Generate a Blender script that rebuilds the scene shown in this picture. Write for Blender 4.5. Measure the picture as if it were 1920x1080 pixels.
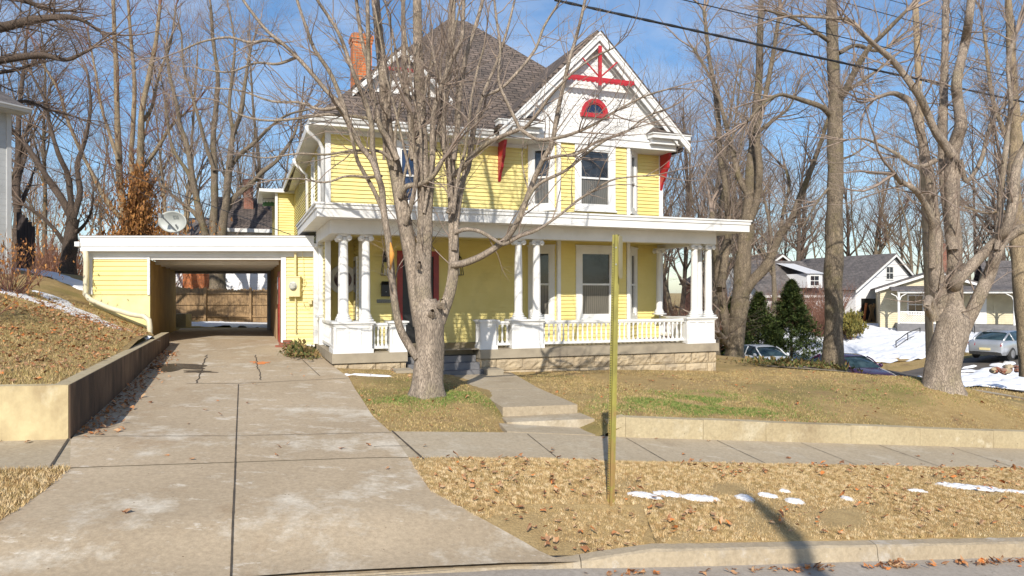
import bpy, math, random
import numpy as np
from math import sin, cos, tan, pi, radians, sqrt, atan2
for _o in list(bpy.data.objects): bpy.data.objects.remove(_o)
scene = bpy.context.scene
COL = scene.collection
CZ = 2.5          # height of the lens above the street datum
F = 1350.0
# ---------------------------------------------------------------- camera
cam_d = bpy.data.cameras.new('camera'); cam = bpy.data.objects.new('camera', cam_d); COL.objects.link(cam)
cam.location = (0, 0, CZ); cam.rotation_euler = (radians(90), 0, 0)
cam_d.sensor_width = 36; cam_d.lens = F/1920*36; cam_d.shift_y = 10/1920; cam_d.clip_start = .1; cam_d.clip_end = 3000
scene.camera = cam
# ---------------------------------------------------------------- light
SUN_EL = radians(33); HEAD = Vh = (0.095, 1.0)
w = bpy.data.worlds.new('World'); scene.world = w; w.use_nodes = True
nt = w.node_tree; nt.nodes.clear()
sky = nt.nodes.new('ShaderNodeTexSky'); sky.sky_type = 'NISHITA'; sky.sun_disc = False
sky.sun_elevation = SUN_EL; sky.sun_rotation = pi + math.atan(HEAD[0])
sky.air_density = 1.0; sky.dust_density = 0.6; sky.ozone_density = 3.2
bg = nt.nodes.new('ShaderNodeBackground'); bg.inputs[1].default_value = 0.115
wo = nt.nodes.new('ShaderNodeOutputWorld')
_tc = nt.nodes.new('ShaderNodeTexCoord'); _mp = nt.nodes.new('ShaderNodeMapping'); _mp.inputs['Scale'].default_value = (1, 1, 2.6); _cn = nt.nodes.new('ShaderNodeTexNoise'); _cn.inputs['Scale'].default_value = 2.6; _cn.inputs['Detail'].default_value = 8; _cn.inputs['Roughness'].default_value = .6; _cn.inputs['Distortion'].default_value = .5
_cr = nt.nodes.new('ShaderNodeMapRange'); _cr.inputs['From Min'].default_value = .46; _cr.inputs['From Max'].default_value = .80; _cr.inputs['To Max'].default_value = .7
_mx = nt.nodes.new('ShaderNodeMix'); _mx.data_type = 'RGBA'; _mx.inputs[7].default_value = (6.2, 6.6, 7.4, 1)
nt.links.new(_tc.outputs['Generated'], _mp.inputs[0]); nt.links.new(_mp.outputs[0], _cn.inputs['Vector']); nt.links.new(_cn.outputs['Fac'], _cr.inputs['Value']); nt.links.new(_cr.outputs[0], _mx.inputs[0]); _hs = nt.nodes.new('ShaderNodeHueSaturation'); _hs.inputs['Saturation'].default_value = 1.12; _hs.inputs['Value'].default_value = 1.12; nt.links.new(sky.outputs[0], _hs.inputs['Color']); nt.links.new(_hs.outputs[0], _mx.inputs[6]); nt.links.new(_mx.outputs[2], bg.inputs[0])
nt.links.new(bg.outputs[0], wo.inputs[0])
sl = bpy.data.lights.new('sun', 'SUN'); sl.energy = 4.7; sl.angle = radians(.5); sl.color = (1, .93, .82)
so = bpy.data.objects.new('sun', sl); COL.objects.link(so)
import mathutils
_d = mathutils.Vector((HEAD[0], HEAD[1], -tan(SUN_EL)*sqrt(1+HEAD[0]**2)))
so.rotation_euler = _d.to_track_quat('-Z', 'Y').to_euler(); so.location = (-5, -20, 25)
scene.view_settings.view_transform = 'Standard'; scene.view_settings.look = 'None'
scene.view_settings.exposure = 0.24; scene.view_settings.gamma = 1
scene.cycles.max_bounces = 6; scene.cycles.diffuse_bounces = 4; scene.cycles.glossy_bounces = 3
scene.cycles.transparent_max_bounces = 8

ORD = 'first second third fourth fifth sixth seventh eighth ninth tenth eleventh twelfth thirteenth fourteenth fifteenth sixteenth seventeenth eighteenth nineteenth twentieth'.split()
ORD += ['twenty-'+x for x in ORD[:9]]+['thirtieth']+['thirty-'+x for x in ORD[:9]]
# ---------------------------------------------------------------- helpers
def at(px, py, d): return ((px-960)/F*d, d, (550-py)/F*d+CZ)
def tag(o, label, cat, group=None, kind=None):
    o['label'] = label; o['category'] = cat
    if group: o['group'] = group
    if kind: o['kind'] = kind
    return o
def empty(name, loc, rz=0, parent=None):
    o = bpy.data.objects.new(name, None); COL.objects.link(o); o.location = loc; o.rotation_euler = (0, 0, rz)
    o.empty_display_size = .3
    if parent: o.parent = parent
    return o
def thing(name, label, cat, loc=(0,0,0), rz=0, group=None):
    return tag(empty(name, loc, rz), label, cat, group)
def copy_tree(o, parent=None):
    c = o.copy(); COL.objects.link(c); c.parent = parent
    for ch in list(o.children): copy_tree(ch, c)
    return c
def mesh_np(name, verts, faces_flat, counts, mat, parent=None, smooth=False, uv=True, loc=None):
    verts = np.asarray(verts, dtype=np.float32).reshape(-1, 3)
    ff = np.asarray(faces_flat, dtype=np.int32); cn = np.asarray(counts, dtype=np.int32)
    me = bpy.data.meshes.new(name)
    me.vertices.add(len(verts)); me.vertices.foreach_set('co', verts.ravel())
    me.loops.add(len(ff)); me.loops.foreach_set('vertex_index', ff)
    me.polygons.add(len(cn)); st = np.zeros(len(cn), dtype=np.int32); st[1:] = np.cumsum(cn)[:-1]
    me.polygons.foreach_set('loop_start', st); me.polygons.foreach_set('loop_total', cn)
    me.update(calc_edges=True)
    me.polygons.foreach_set('use_smooth', np.full(len(cn), bool(smooth)))
    if uv:
        nr = np.zeros(len(cn)*3, dtype=np.float32); me.polygons.foreach_get('normal', nr); nr = nr.reshape(-1, 3)
        t = np.stack([-nr[:,1], nr[:,0], np.zeros(len(nr))], 1); ln = np.linalg.norm(t, axis=1)
        flat = ln < .05; t[flat] = (1,0,0); ln[flat] = 1; t /= ln[:,None]
        b = np.cross(nr, t)
        t = np.repeat(t, cn, axis=0); b = np.repeat(b, cn, axis=0); p = verts[ff]
        u = np.stack([(p*t).sum(1), (p*b).sum(1)], 1)
        lay = me.uv_layers.new(name='uv'); lay.data.foreach_set('uv', u.astype(np.float32).ravel())
    me.materials.append(mat)
    o = bpy.data.objects.new(name, me); COL.objects.link(o)
    if parent: o.parent = parent
    if loc is not None: o.location = loc
    return o
class MB:
    def __init__(s, tf=None): s.v = []; s.f = []; s.tf = tf
    def add(s, vs, fs):
        n = len(s.v); s.v += [tuple(v) for v in vs]; s.f += [[i+n for i in f] for f in fs]; return s
    def box(s, x0, x1, y0, y1, z0, z1):
        return s.add([(x0,y0,z0),(x1,y0,z0),(x1,y1,z0),(x0,y1,z0),(x0,y0,z1),(x1,y0,z1),(x1,y1,z1),(x0,y1,z1)],
              [(0,3,2,1),(4,5,6,7),(0,1,5,4),(1,2,6,5),(2,3,7,6),(3,0,4,7)])
    def obox(s, P, e, s0, s1, t0, t1, z0, z1):   # e horizontal unit along the wall; outward = right of e
        n = (e[1], -e[0])
        q = lambda a, b, z: (P[0]+e[0]*a+n[0]*b, P[1]+e[1]*a+n[1]*b, z)
        return s.add([q(s0,t1,z0),q(s1,t1,z0),q(s1,t0,z0),q(s0,t0,z0),q(s0,t1,z1),q(s1,t1,z1),q(s1,t0,z1),q(s0,t0,z1)],
              [(0,3,2,1),(4,5,6,7),(0,1,5,4),(1,2,6,5),(2,3,7,6),(3,0,4,7)])
    def hexa(s, lo, hi):  # two quads of 4 points, lo and hi ordered the same (ccw from above)
        return s.add(list(lo)+list(hi), [(0,3,2,1),(4,5,6,7),(0,1,5,4),(1,2,6,5),(2,3,7,6),(3,0,4,7)])
    def prism(s, poly, z0, z1):
        n = len(poly); return s.add([(x,y,z0) for x,y in poly]+[(x,y,z1) for x,y in poly],
              [tuple(reversed(range(n))), tuple(range(n,2*n))]+[(i,(i+1)%n,(i+1)%n+n,i+n) for i in range(n)])
    def slab(s, pts, th):   # planar polygon of 3D points thickened along -normal
        a = np.array(pts, float); nn = np.cross(a[1]-a[0], a[2]-a[0]); nn /= np.linalg.norm(nn)
        b = a - nn*th; n = len(a)
        return s.add(list(map(tuple, a))+list(map(tuple, b)), [tuple(range(n)), tuple(reversed(range(n,2*n)))]+[(i,i+n,(i+1)%n+n,(i+1)%n) for i in range(n)])
    def lathe(s, c, prof, n=16, axis=2, cap=True):   # prof: (radius, height)
        vs = []; m = len(prof)
        for r, h in prof:
            for k in range(n):
                a = 2*pi*k/n; q = [r*cos(a), r*sin(a), h]
                if axis == 1: q = [q[0], q[2], -q[1]]
                if axis == 0: q = [q[2], q[0], q[1]]
                vs.append((c[0]+q[0], c[1]+q[1], c[2]+q[2]))
        fs = [(i*n+k, i*n+(k+1)%n, (i+1)*n+(k+1)%n, (i+1)*n+k) for i in range(m-1) for k in range(n)]
        if cap: fs += [tuple(reversed(range(n))), tuple(range((m-1)*n, m*n))]
        return s.add(vs, fs)
    def tube(s, pts, r, n=8):
        V, Fq = tube_np(np.array(pts, float), np.full(len(pts), r) if np.isscalar(r) else np.array(r, float), n)
        fs = [tuple(q) for q in Fq]; fs += [tuple(reversed(range(n))), tuple(range((len(pts)-1)*n, len(pts)*n))]
        return s.add([tuple(v) for v in V], fs)
    def build(s, name, mat, parent=None, smooth=False, loc=None):
        vs = [s.tf(*v) for v in s.v] if s.tf else s.v
        return mesh_np(name, vs, [i for f in s.f for i in f], [len(f) for f in s.f], mat, parent, smooth, True, loc)
def tube_np(P, R, n):
    T = np.gradient(P, axis=0); T /= np.linalg.norm(T, axis=1)[:,None]+1e-9
    m = T.mean(0); ref = np.eye(3)[np.argmin(np.abs(m))]
    A = np.cross(T, ref); A /= np.linalg.norm(A, axis=1)[:,None]+1e-9; B = np.cross(T, A)
    a = np.arange(n)*2*pi/n
    V = P[:,None,:] + (R[:,:,None] if R.ndim == 2 else R[:,None,None])*(np.cos(a)[None,:,None]*A[:,None,:] + np.sin(a)[None,:,None]*B[:,None,:])
    m_ = len(P); i = np.arange(m_-1)[:,None]*n; k = np.arange(n)[None,:]; k2 = (k+1)%n
    Fq = np.stack([i+k, i+k2, i+n+k2, i+n+k], -1).reshape(-1, 4)
    return V.reshape(-1, 3), Fq
class Tubes:
    def __init__(s): s.V = []; s.F = []; s.n = 0
    def add(s, P, R, n):
        V, Fq = tube_np(P, R, n); s.V.append(V); s.F.append(Fq+s.n); s.n += len(V)
    def build(s, name, mat, parent=None, origin=(0,0,0)):
        if not s.V: return None
        V = np.concatenate(s.V)-np.array(origin); Fq = np.concatenate(s.F)
        return mesh_np(name, V, Fq.ravel(), np.full(len(Fq), 4), mat, parent, True, False)

# ---------------------------------------------------------------- materials
def nodes(name):
    m = bpy.data.materials.new(name); m.use_nodes = True; t = m.node_tree
    return m, t, t.nodes['Principled BSDF'], t.links
def N(t, kind, **kw):
    n = t.nodes.new('ShaderNode'+kind)
    for k, v in kw.items():
        if k in n.inputs: n.inputs[k].default_value = v
        else: setattr(n, k, v)
    return n
def rgb(c): return (c[0], c[1], c[2], 1)
def coords(t, mode='Object', scale=(1,1,1)):
    tc = N(t, 'TexCoord'); mp = N(t, 'Mapping'); mp.inputs['Scale'].default_value = scale
    t.links.new(tc.outputs[mode], mp.inputs[0]); return mp.outputs[0]
def noisemix(t, vec, c1, c2, scale, lo=.4, hi=.6, detail=6, rough=.6):
    n = N(t, 'TexNoise', Scale=scale, Detail=detail, Roughness=rough); t.links.new(vec, n.inputs['Vector'])
    r = N(t, 'MapRange'); r.inputs['From Min'].default_value = lo; r.inputs['From Max'].default_value = hi
    t.links.new(n.outputs['Fac'], r.inputs['Value'])
    return mixc(t, r.outputs[0], c1, c2), r.outputs[0], n
def mixc(t, fac, a, b, blend='MIX'):
    mx = N(t, 'Mix', data_type='RGBA', blend_type=blend)
    for sk, v in ((mx.inputs[0], fac), (mx.inputs[6], a), (mx.inputs[7], b)):
        if isinstance(v, (tuple, list)): sk.default_value = rgb(v)
        elif isinstance(v, (int, float)): sk.default_value = v
        else: t.links.new(v, sk)
    return mx.outputs[2]
def bump(t, bs, h, strength=.3, dist=.01, prev=None):
    b = N(t, 'Bump', Strength=strength, Distance=dist); t.links.new(h, b.inputs['Height'])
    if prev is not None: t.links.new(prev, b.inputs['Normal'])
    t.links.new(b.outputs[0], bs.inputs['Normal']); return b.outputs[0]
def mat_noise(name, c1, c2, scale=3, rough=.7, bscale=40, bstr=.2, bdist=.01, lo=.35, hi=.65, c3=None, s3=.5, lo3=.5, hi3=.7, stretch=(1,1,1), metal=0):
    m, t, b, L = nodes(name); v = coords(t, 'Object', stretch)
    c, f, n = noisemix(t, v, c1, c2, scale, lo, hi)
    if c3:
        _, f3, _ = noisemix(t, v, c1, c2, s3, lo3, hi3); c = mixc(t, f3, c, c3)
    L.new(c, b.inputs['Base Color']); b.inputs['Roughness'].default_value = rough; b.inputs['Metallic'].default_value = metal
    if bstr:
        n2 = N(t, 'TexNoise', Scale=bscale, Detail=5); L.new(v, n2.inputs['Vector']); bump(t, b, n2.outputs['Fac'], bstr, bdist)
    return m
def mat_brick(name, c1, c2, mortar, bw, bh, ms=.01, rough=.85, bstr=.5, bdist=.01, var=None):
    m, t, b, L = nodes(name); v = coords(t, 'UV')
    br = N(t, 'TexBrick', Scale=1.0); br.inputs['Color1'].default_value = rgb(c1); br.inputs['Color2'].default_value = rgb(c2); br.inputs['Mortar'].default_value = rgb(mortar)
    br.inputs['Brick Width'].default_value = bw; br.inputs['Row Height'].default_value = bh; br.inputs['Mortar Size'].default_value = ms
    L.new(v, br.inputs['Vector'])
    c, f, n = noisemix(t, v, (.75,.75,.75), (1.15,1.12,1.1), 2.5)
    c = mixc(t, 1.0, br.outputs['Color'], c, 'MULTIPLY')
    if var:
        _, f2, _ = noisemix(t, v, c1, c2, .9, .5, .62); c = mixc(t, f2, c, var)
    L.new(c, b.inputs['Base Color']); b.inputs['Roughness'].default_value = rough
    iv = N(t, 'Math', operation='SUBTRACT'); iv.inputs[0].default_value = 1; L.new(br.outputs['Fac'], iv.inputs[1])
    n3 = N(t, 'TexNoise', Scale=14, Detail=4); L.new(v, n3.inputs['Vector'])
    p = bump(t, b, iv.outputs[0], bstr, bdist); bump(t, b, n3.outputs['Fac'], .35, bdist, p)
    return m
M = {}
M['white'] = mat_noise('white_paint', (.74,.74,.73), (.66,.66,.645), 2.2, .45, 60, .08, .004, c3=(.60,.59,.55), s3=1.1, lo3=.58, hi3=.8)
M['yellow'] = mat_noise('yellow_siding', (.74,.635,.255), (.68,.575,.205), 1.3, .5, 50, .06, .004, c3=(.56,.48,.19), s3=.9, lo3=.55, hi3=.8)
M['carport_yellow'] = mat_noise('painted_block', (.78,.70,.36), (.66,.58,.26), 1.6, .7, 30, .3, .006, c3=(.55,.47,.24), s3=.8, lo3=.5, hi3=.75)
M['red'] = mat_noise('red_paint', (.44,.02,.028), (.35,.02,.028), 4, .4, 60, .05)
M['darkred'] = mat_noise('dark_red_door', (.30,.02,.012), (.20,.012,.01), 4, .35, 60, .05)
M['black'] = mat_noise('black_iron', (.012,.012,.013), (.02,.02,.02), 8, .4, 60, .1)
M['metal'] = mat_noise('grey_metal', (.35,.36,.37), (.28,.29,.3), 6, .4, 60, .1, metal=.7)
M['glass'] = None
def mat_glass(name, base, rough=.04, curtain=None):
    m, t, b, L = nodes(name); v = coords(t, 'Object')
    c, f, n = noisemix(t, v, base, tuple(x*1.8+.01 for x in base), 2.5)
    if curtain:
        wv = N(t, 'TexWave', Scale=5.0, Distortion=2.0); L.new(v, wv.inputs['Vector'])
        c = mixc(t, wv.outputs['Fac'], tuple(x*.6 for x in curtain), curtain)
    L.new(c, b.inputs['Base Color']); b.inputs['Roughness'].default_value = rough; b.inputs['IOR'].default_value = 1.6
    n2 = N(t, 'TexNoise', Scale=1.6, Detail=1); L.new(v, n2.inputs['Vector']); bump(t, b, n2.outputs['Fac'], .12, .03)
    return m
M['glass'] = mat_glass('window_glass', (.012,.015,.02))
M['glass_curtain'] = mat_glass('window_glass_with_blind', (.05,.05,.05), .06, (.14,.13,.11))
M['glass_blue'] = mat_glass('window_glass_blue', (.008,.02,.055))
M['shingle'] = mat_brick('roof_shingle', (.17,.135,.115), (.095,.078,.068), (.025,.02,.018), .34, .14, .016, .9, .8, .012)
M['greyshingle'] = mat_brick('grey_shingle', (.17,.155,.15), (.12,.11,.11), (.06,.055,.055), .34, .14, .012, .9, .7, .012)
M['brick'] = mat_brick('chimney_brick', (.62,.17,.035), (.45,.11,.03), (.35,.24,.15), .21, .075, .01, .85, .5, .01)
M['oldbrick'] = mat_brick('old_brick', (.30,.10,.06), (.20,.07,.045), (.25,.2,.16), .21, .075, .01, .9, .5, .01)
M['stone'] = mat_noise('rockface_stone', (.47,.38,.25), (.34,.27,.18), 2.2, .85, 9, 1.0, .05, c3=(.24,.20,.15), s3=1.6, lo3=.52, hi3=.75)
M['slab'] = mat_noise('porch_concrete', (.36,.31,.23), (.27,.23,.17), 2, .85, 30, .3, .008, c3=(.20,.17,.13), s3=1.1, lo3=.52, hi3=.7)
M['porchfloor'] = mat_noise('porch_floor', (.30,.25,.17), (.20,.17,.13), 3, .7, 30, .2)
M['stepgrey'] = mat_noise('step_paint_grey', (.17,.165,.17), (.12,.12,.125), 3, .6, 30, .2)
def mat_concrete(name, c1, c2, stain, light, seed=0, joint=None):
    m, t, b, L = nodes(name); v = coords(t, 'Object')
    mp = v.node; mp.inputs['Location'].default_value = (seed*7.3, seed*3.1, 0)
    c, f, n = noisemix(t, v, c1, c2, .55, .35, .65, 8, .62)
    _, f2, _ = noisemix(t, v, c1, c2, 1.1, .52, .66, 10, .72); f2m = N(t, 'Math', operation='MULTIPLY'); f2m.inputs[1].default_value = .75; L.new(f2, f2m.inputs[0]); c = mixc(t, f2m.outputs[0], c, light)
    v2 = coords(t, 'Object', (1.0, .6, 1)); v2.node.inputs['Location'].default_value = (seed+11, 5, 0)
    _, f3, _ = noisemix(t, v2, c1, c2, .9, .56, .74, 7, .65); f3m = N(t, 'Math', operation='MULTIPLY'); f3m.inputs[1].default_value = .6; L.new(f3, f3m.inputs[0]); c = mixc(t, f3m.outputs[0], c, stain)
    c2_, f4, n4 = noisemix(t, v, (.70,.69,.67), (1.16,1.16,1.15), 20, .3, .7, 8, .8); c = mixc(t, 1.0, c, c2_, 'MULTIPLY')
    v6 = coords(t, 'Object', (1.0, 2.2, 1)); v6.node.inputs['Location'].default_value = (seed*2.1, 3, 0)
    _, f6, _ = noisemix(t, v6, c1, c2, 1.7, .575, .625, 12, .78); f6m = N(t, 'Math', operation='MULTIPLY'); f6m.inputs[1].default_value = .65; L.new(f6, f6m.inputs[0]); c = mixc(t, f6m.outputs[0], c, light)
    v7 = coords(t, 'Object'); v7.node.inputs['Location'].default_value = (seed*5.1, 13, 0); _, f7, _ = noisemix(t, v7, c1, c2, 2.4, .60, .70, 10, .7); f7m = N(t, 'Math', operation='MULTIPLY'); f7m.inputs[1].default_value = .4; L.new(f7, f7m.inputs[0]); c = mixc(t, f7m.outputs[0], c, tuple(x*.8 for x in stain))
    vs2 = N(t, 'TexVoronoi', Scale=9.0); L.new(v, vs2.inputs['Vector']); sp = N(t, 'MapRange'); sp.inputs['From Min'].default_value = .05; sp.inputs['From Max'].default_value = .09; L.new(vs2.outputs['Distance'], sp.inputs['Value'])
    sq = N(t, 'TexWhiteNoise'); L.new(vs2.outputs['Position'], sq.inputs['Vector']); gt = N(t, 'Math', operation='GREATER_THAN'); gt.inputs[1].default_value = .45; L.new(sq.outputs['Value'], gt.inputs[0]); mxx = N(t, 'Math', operation='MAXIMUM'); L.new(sp.outputs[0], mxx.inputs[0]); L.new(gt.outputs[0], mxx.inputs[1])
    c = mixc(t, mxx.outputs[0], tuple(x*.55 for x in stain), c)
    L.new(c, b.inputs['Base Color']); b.inputs['Roughness'].default_value = .85
    n5 = N(t, 'TexNoise', Scale=55, Detail=6, Roughness=.7); L.new(v, n5.inputs['Vector']); bump(t, b, n5.outputs['Fac'], .35, .008)
    return m
M['drive'] = mat_concrete('driveway_concrete', (.47,.375,.26), (.37,.29,.195), (.31,.205,.11), (.66,.60,.50), 1)
M['walk'] = mat_concrete('sidewalk_concrete', (.44,.365,.26), (.36,.295,.205), (.28,.215,.14), (.51,.45,.35), 2)
M['kerb'] = mat_concrete('kerb_concrete', (.42,.345,.24), (.35,.28,.19), (.25,.19,.12), (.48,.44,.38), 3)
M['road'] = mat_concrete('road_surface', (.39,.34,.285), (.32,.28,.235), (.22,.175,.125), (.43,.385,.33), 4)
M['wallconc'] = mat_concrete('retaining_concrete', (.46,.385,.245), (.37,.295,.175), (.22,.155,.085), (.54,.48,.35), 5)
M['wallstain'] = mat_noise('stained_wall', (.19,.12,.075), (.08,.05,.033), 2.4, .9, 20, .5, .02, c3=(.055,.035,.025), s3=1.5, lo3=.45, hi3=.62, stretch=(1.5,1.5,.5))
M['asphalt'] = mat_noise('asphalt', (.13,.11,.095), (.09,.08,.07), 1.2, .9, 60, .4)
def mat_grass(name, a, b_, green, dirt, gl=(.5,.62), gscale=.35):
    m, t, b, L = nodes(name); v = coords(t, 'Object')
    c, f, n = noisemix(t, v, a, b_, 5, .35, .65, 8, .75)
    _, f1, _ = noisemix(t, v, a, b_, gscale, gl[0], gl[1], 6, .6); c = mixc(t, f1, c, green)
    v3 = coords(t, 'Object'); v3.node.inputs['Location'].default_value = (31, 17, 0)
    _, f2, _ = noisemix(t, v3, a, b_, 1.1, .55, .68, 8, .7); c = mixc(t, f2, c, dirt)
    c4, f4, n4 = noisemix(t, v, (.6,.58,.55), (1.25,1.25,1.2), 45, .3, .7, 5, .8); c = mixc(t, 1.0, c, c4, 'MULTIPLY')
    L.new(c, b.inputs['Base Color']); b.inputs['Roughness'].default_value = .95
    n5 = N(t, 'TexNoise', Scale=38, Detail=6, Roughness=.8); L.new(v, n5.inputs['Vector']); bump(t, b, n5.outputs['Fac'], .9, .03)
    return m
M['lawn'] = mat_grass('winter_lawn', (.46,.33,.145), (.35,.24,.095), (.25,.20,.065), (.28,.18,.085), (.50,.64), .5)
M['strip'] = mat_grass('dry_strip', (.52,.375,.18), (.42,.29,.13), (.32,.23,.09), (.28,.175,.075), (.58,.72), .6)
M['ivyground'] = mat_noise('ground_ivy', (.07,.10,.02), (.14,.15,.04), 14, .8, 40, .5)
def mat_blade(name, cols):
    m, t, b, L = nodes(name); v = coords(t, 'Object')
    n = N(t, 'TexWhiteNoise', noise_dimensions='3D'); sn = N(t, 'Vector' + 'Math', operation='SNAP'); sn.inputs[1].default_value = (.045,.045,.5)
    L.new(v, sn.inputs[0]); L.new(sn.outputs[0], n.inputs['Vector'])
    r = N(t, 'ValToRGB'); L.new(n.outputs['Value'], r.inputs[0]); cr = r.color_ramp; cr.interpolation = 'CONSTANT'
    cr.elements[0].color = rgb(cols[0]); cr.elements[1].color = rgb(cols[-1]); cr.elements[1].position = 1-1/len(cols)
    for i, c in enumerate(cols[1:-1], 1):
        e = cr.elements.new(i/len(cols)); e.color = rgb(c)
    L.new(r.outputs[0], b.inputs['Base Color']); b.inputs['Roughness'].default_value = .85
    return m
M['blade_dry'] = mat_blade('dry_grass_blades', [(.62,.46,.25), (.50,.35,.17), (.66,.52,.31), (.40,.26,.11), (.55,.41,.20), (.31,.22,.09)])
M['blade_lawn'] = mat_blade('lawn_grass_blades', [(.50,.365,.17), (.39,.27,.11), (.42,.33,.13), (.28,.22,.075), (.54,.40,.20), (.28,.18,.07)])
M['blade_green'] = mat_blade('green_grass_blades', [(.11,.19,.03), (.16,.23,.045), (.08,.14,.022), (.20,.24,.06), (.30,.26,.09)])
M['leaf'] = mat_blade('fallen_leaf', [(.36,.15,.055), (.24,.10,.04), (.42,.22,.10), (.15,.065,.03), (.45,.29,.16), (.50,.17,.04), (.30,.17,.09)])
M['leaf_orange'] = mat_blade('dead_leaf', [(.36,.16,.045), (.25,.10,.03), (.42,.20,.05), (.17,.08,.03)])
M['leaf_green'] = mat_blade('ivy_leaf', [(.07,.09,.02), (.13,.12,.03), (.05,.065,.015), (.22,.14,.05), (.16,.10,.04)])
M['conifer'] = mat_blade('conifer_foliage', [(.035,.065,.012), (.055,.09,.016), (.08,.115,.02), (.115,.13,.025), (.025,.05,.012)])
M['shrubgold'] = mat_blade('golden_shrub_foliage', [(.16,.14,.03), (.22,.17,.035), (.10,.10,.02)])
M['wallfront'] = mat_noise('weathered_wall_front', (.56,.46,.26), (.30,.22,.12), 1.5, .85, 22, .4, .012, lo=.38, hi=.62, c3=(.62,.55,.38), s3=1.9, lo3=.52, hi3=.66, stretch=(1,1,.7))
M['snow_dirty'] = mat_noise('dirty_snow', (.72,.73,.75), (.50,.47,.43), 22, .6, 30, .6, .02, lo=.5, hi=.75)
M['snow'] = mat_noise('snow', (.84,.86,.90), (.78,.80,.85), 2, .6, 7, .5, .04)
def mat_bark(name, a, b_, moss=None, sc=6, crack=.5):
    m, t, b, L = nodes(name); v = coords(t, 'Object', (1,1,.22)); vo = coords(t, 'Object')
    c, f, n = noisemix(t, v, a, b_, sc*2, .40, .60, 9, .75)
    _, f0, _ = noisemix(t, vo, a, b_, 2.6, .46, .60, 7, .65); c = mixc(t, f0, c, tuple(x*.62 for x in a))
    if moss:
        _, f1, _ = noisemix(t, vo, a, b_, 1.3, .52, .66, 4); fm = N(t, 'Math', operation='MULTIPLY'); fm.inputs[1].default_value = .7; L.new(f1, fm.inputs[0]); c = mixc(t, fm.outputs[0], c, moss)
    vn = N(t, 'TexVoronoi', feature='DISTANCE_TO_EDGE', Scale=sc*6); dn = N(t, 'TexNoise', Scale=9, Detail=3); L.new(v, dn.inputs['Vector'])
    va = N(t, 'VectorMath', operation='ADD'); vs_ = N(t, 'VectorMath', operation='SCALE'); vs_.inputs['Scale'].default_value = .12; L.new(dn.outputs['Color'], vs_.inputs[0]); L.new(v, va.inputs[0]); L.new(vs_.outputs[0], va.inputs[1]); L.new(va.outputs[0], vn.inputs['Vector'])
    r = N(t, 'MapRange'); r.inputs['From Min'].default_value = 0; r.inputs['From Max'].default_value = .16; L.new(vn.outputs['Distance'], r.inputs['Value'])
    c = mixc(t, r.outputs[0], tuple(x*(1-crack) + y*0 for x, y in zip(b_, a)), c) if crack > .3 else c
    L.new(c, b.inputs['Base Color']); b.inputs['Roughness'].default_value = .9
    n5 = N(t, 'TexNoise', Scale=sc*5, Detail=6, Roughness=.75); L.new(v, n5.inputs['Vector']); p = bump(t, b, r.outputs[0], crack*crack*2, .012); bump(t, b, n5.outputs['Fac'], .8, .02, p)
    return m
M['bark'] = mat_bark('maple_bark', (.47,.385,.30), (.25,.20,.155), (.31,.26,.165), 7, .45)
M['bark_grey'] = mat_bark('grey_bark', (.30,.24,.165), (.16,.125,.09), (.19,.16,.07))
M['bark_pale'] = mat_bark('pale_bark', (.42,.33,.21), (.28,.21,.13))
M['bark_dark'] = mat_bark('dark_bark', (.15,.105,.075), (.075,.055,.042))
M['twig'] = mat_noise('twig', (.34,.265,.215), (.20,.155,.125), 3, .9, 10, 0)
M['twig_red'] = mat_noise('red_twig', (.26,.13,.085), (.17,.08,.055), 3, .9, 10, 0)
M['twig_bg'] = mat_noise('brown_twig', (.22,.155,.115), (.13,.095,.075), 3, .9, 10, 0)
M['wood'] = mat_noise('fence_wood', (.38,.25,.13), (.25,.16,.08), 5, .85, 30, .4, .01, stretch=(4,4,.6), c3=(.18,.12,.07), s3=1.3)
M['pole'] = mat_noise('pole_wood', (.40,.31,.19), (.27,.20,.12), 5, .85, 30, .4, .01, stretch=(4,4,.4))
M['cable'] = mat_noise('cable', (.012,.014,.018), (.02,.022,.026), 5, .5, 30, 0)
# ================================================================ GROUND
# c = distance line parallel to the main street: c = Y - .3 X ; heights are relative to the lens, CZ added at build
ZS = np.array([(-60, 1.0), (-25, -.9), (-12, -1.62), (-5.4, -1.795), (-1.65, -1.92), (0, -2.03), (1.61, -2.19), (5.4, -2.52), (9.4, -2.87), (16, -3.4), (25, -4.0), (60, -5.0), (120, -5)])
def zs(X): return np.interp(X, ZS[:,0], ZS[:,1])
def z_front(X, c): return zs(X) - .055*(10.4-c) - .02*np.clip((9.1-c)/2.6, 0, 1)
def z_street(X): return z_front(X, 6.46) - .15
def P3(px, py, d): return ((px-960)/F*d, d, (550-py)/F*d)
class RBF:
    def __init__(s, pts):
        a = np.array(pts, float); s.p = a[:,:2]; n = len(a)
        D = np.linalg.norm(s.p[:,None]-s.p[None], axis=2); A = np.zeros((n+3, n+3)); A[:n,:n] = D + np.eye(n)*1e-3
        A[:n,n] = 1; A[:n,n+1:] = s.p; A[n,:n] = 1; A[n+1:,:n] = s.p.T
        s.w = np.linalg.solve(A, np.concatenate([a[:,2], [0,0,0]])); s.n = n
    def __call__(s, X, Y):
        X = np.asarray(X, float); Y = np.asarray(Y, float); sh = X.shape; q = np.stack([X.ravel(), Y.ravel()], 1)
        D = np.linalg.norm(q[:,None]-s.p[None], axis=2)
        return (D@s.w[:s.n] + s.w[s.n] + q@s.w[s.n+1:]).reshape(sh)
def cp(X, c, z): return (X, c+.3*X, z)
G_pts = []
for X in (-60, -25, -12, -5.4, -4, -3, -1.65, -.8, -.1): G_pts.append(cp(X, 10.4, float(zs(X))))
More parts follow.
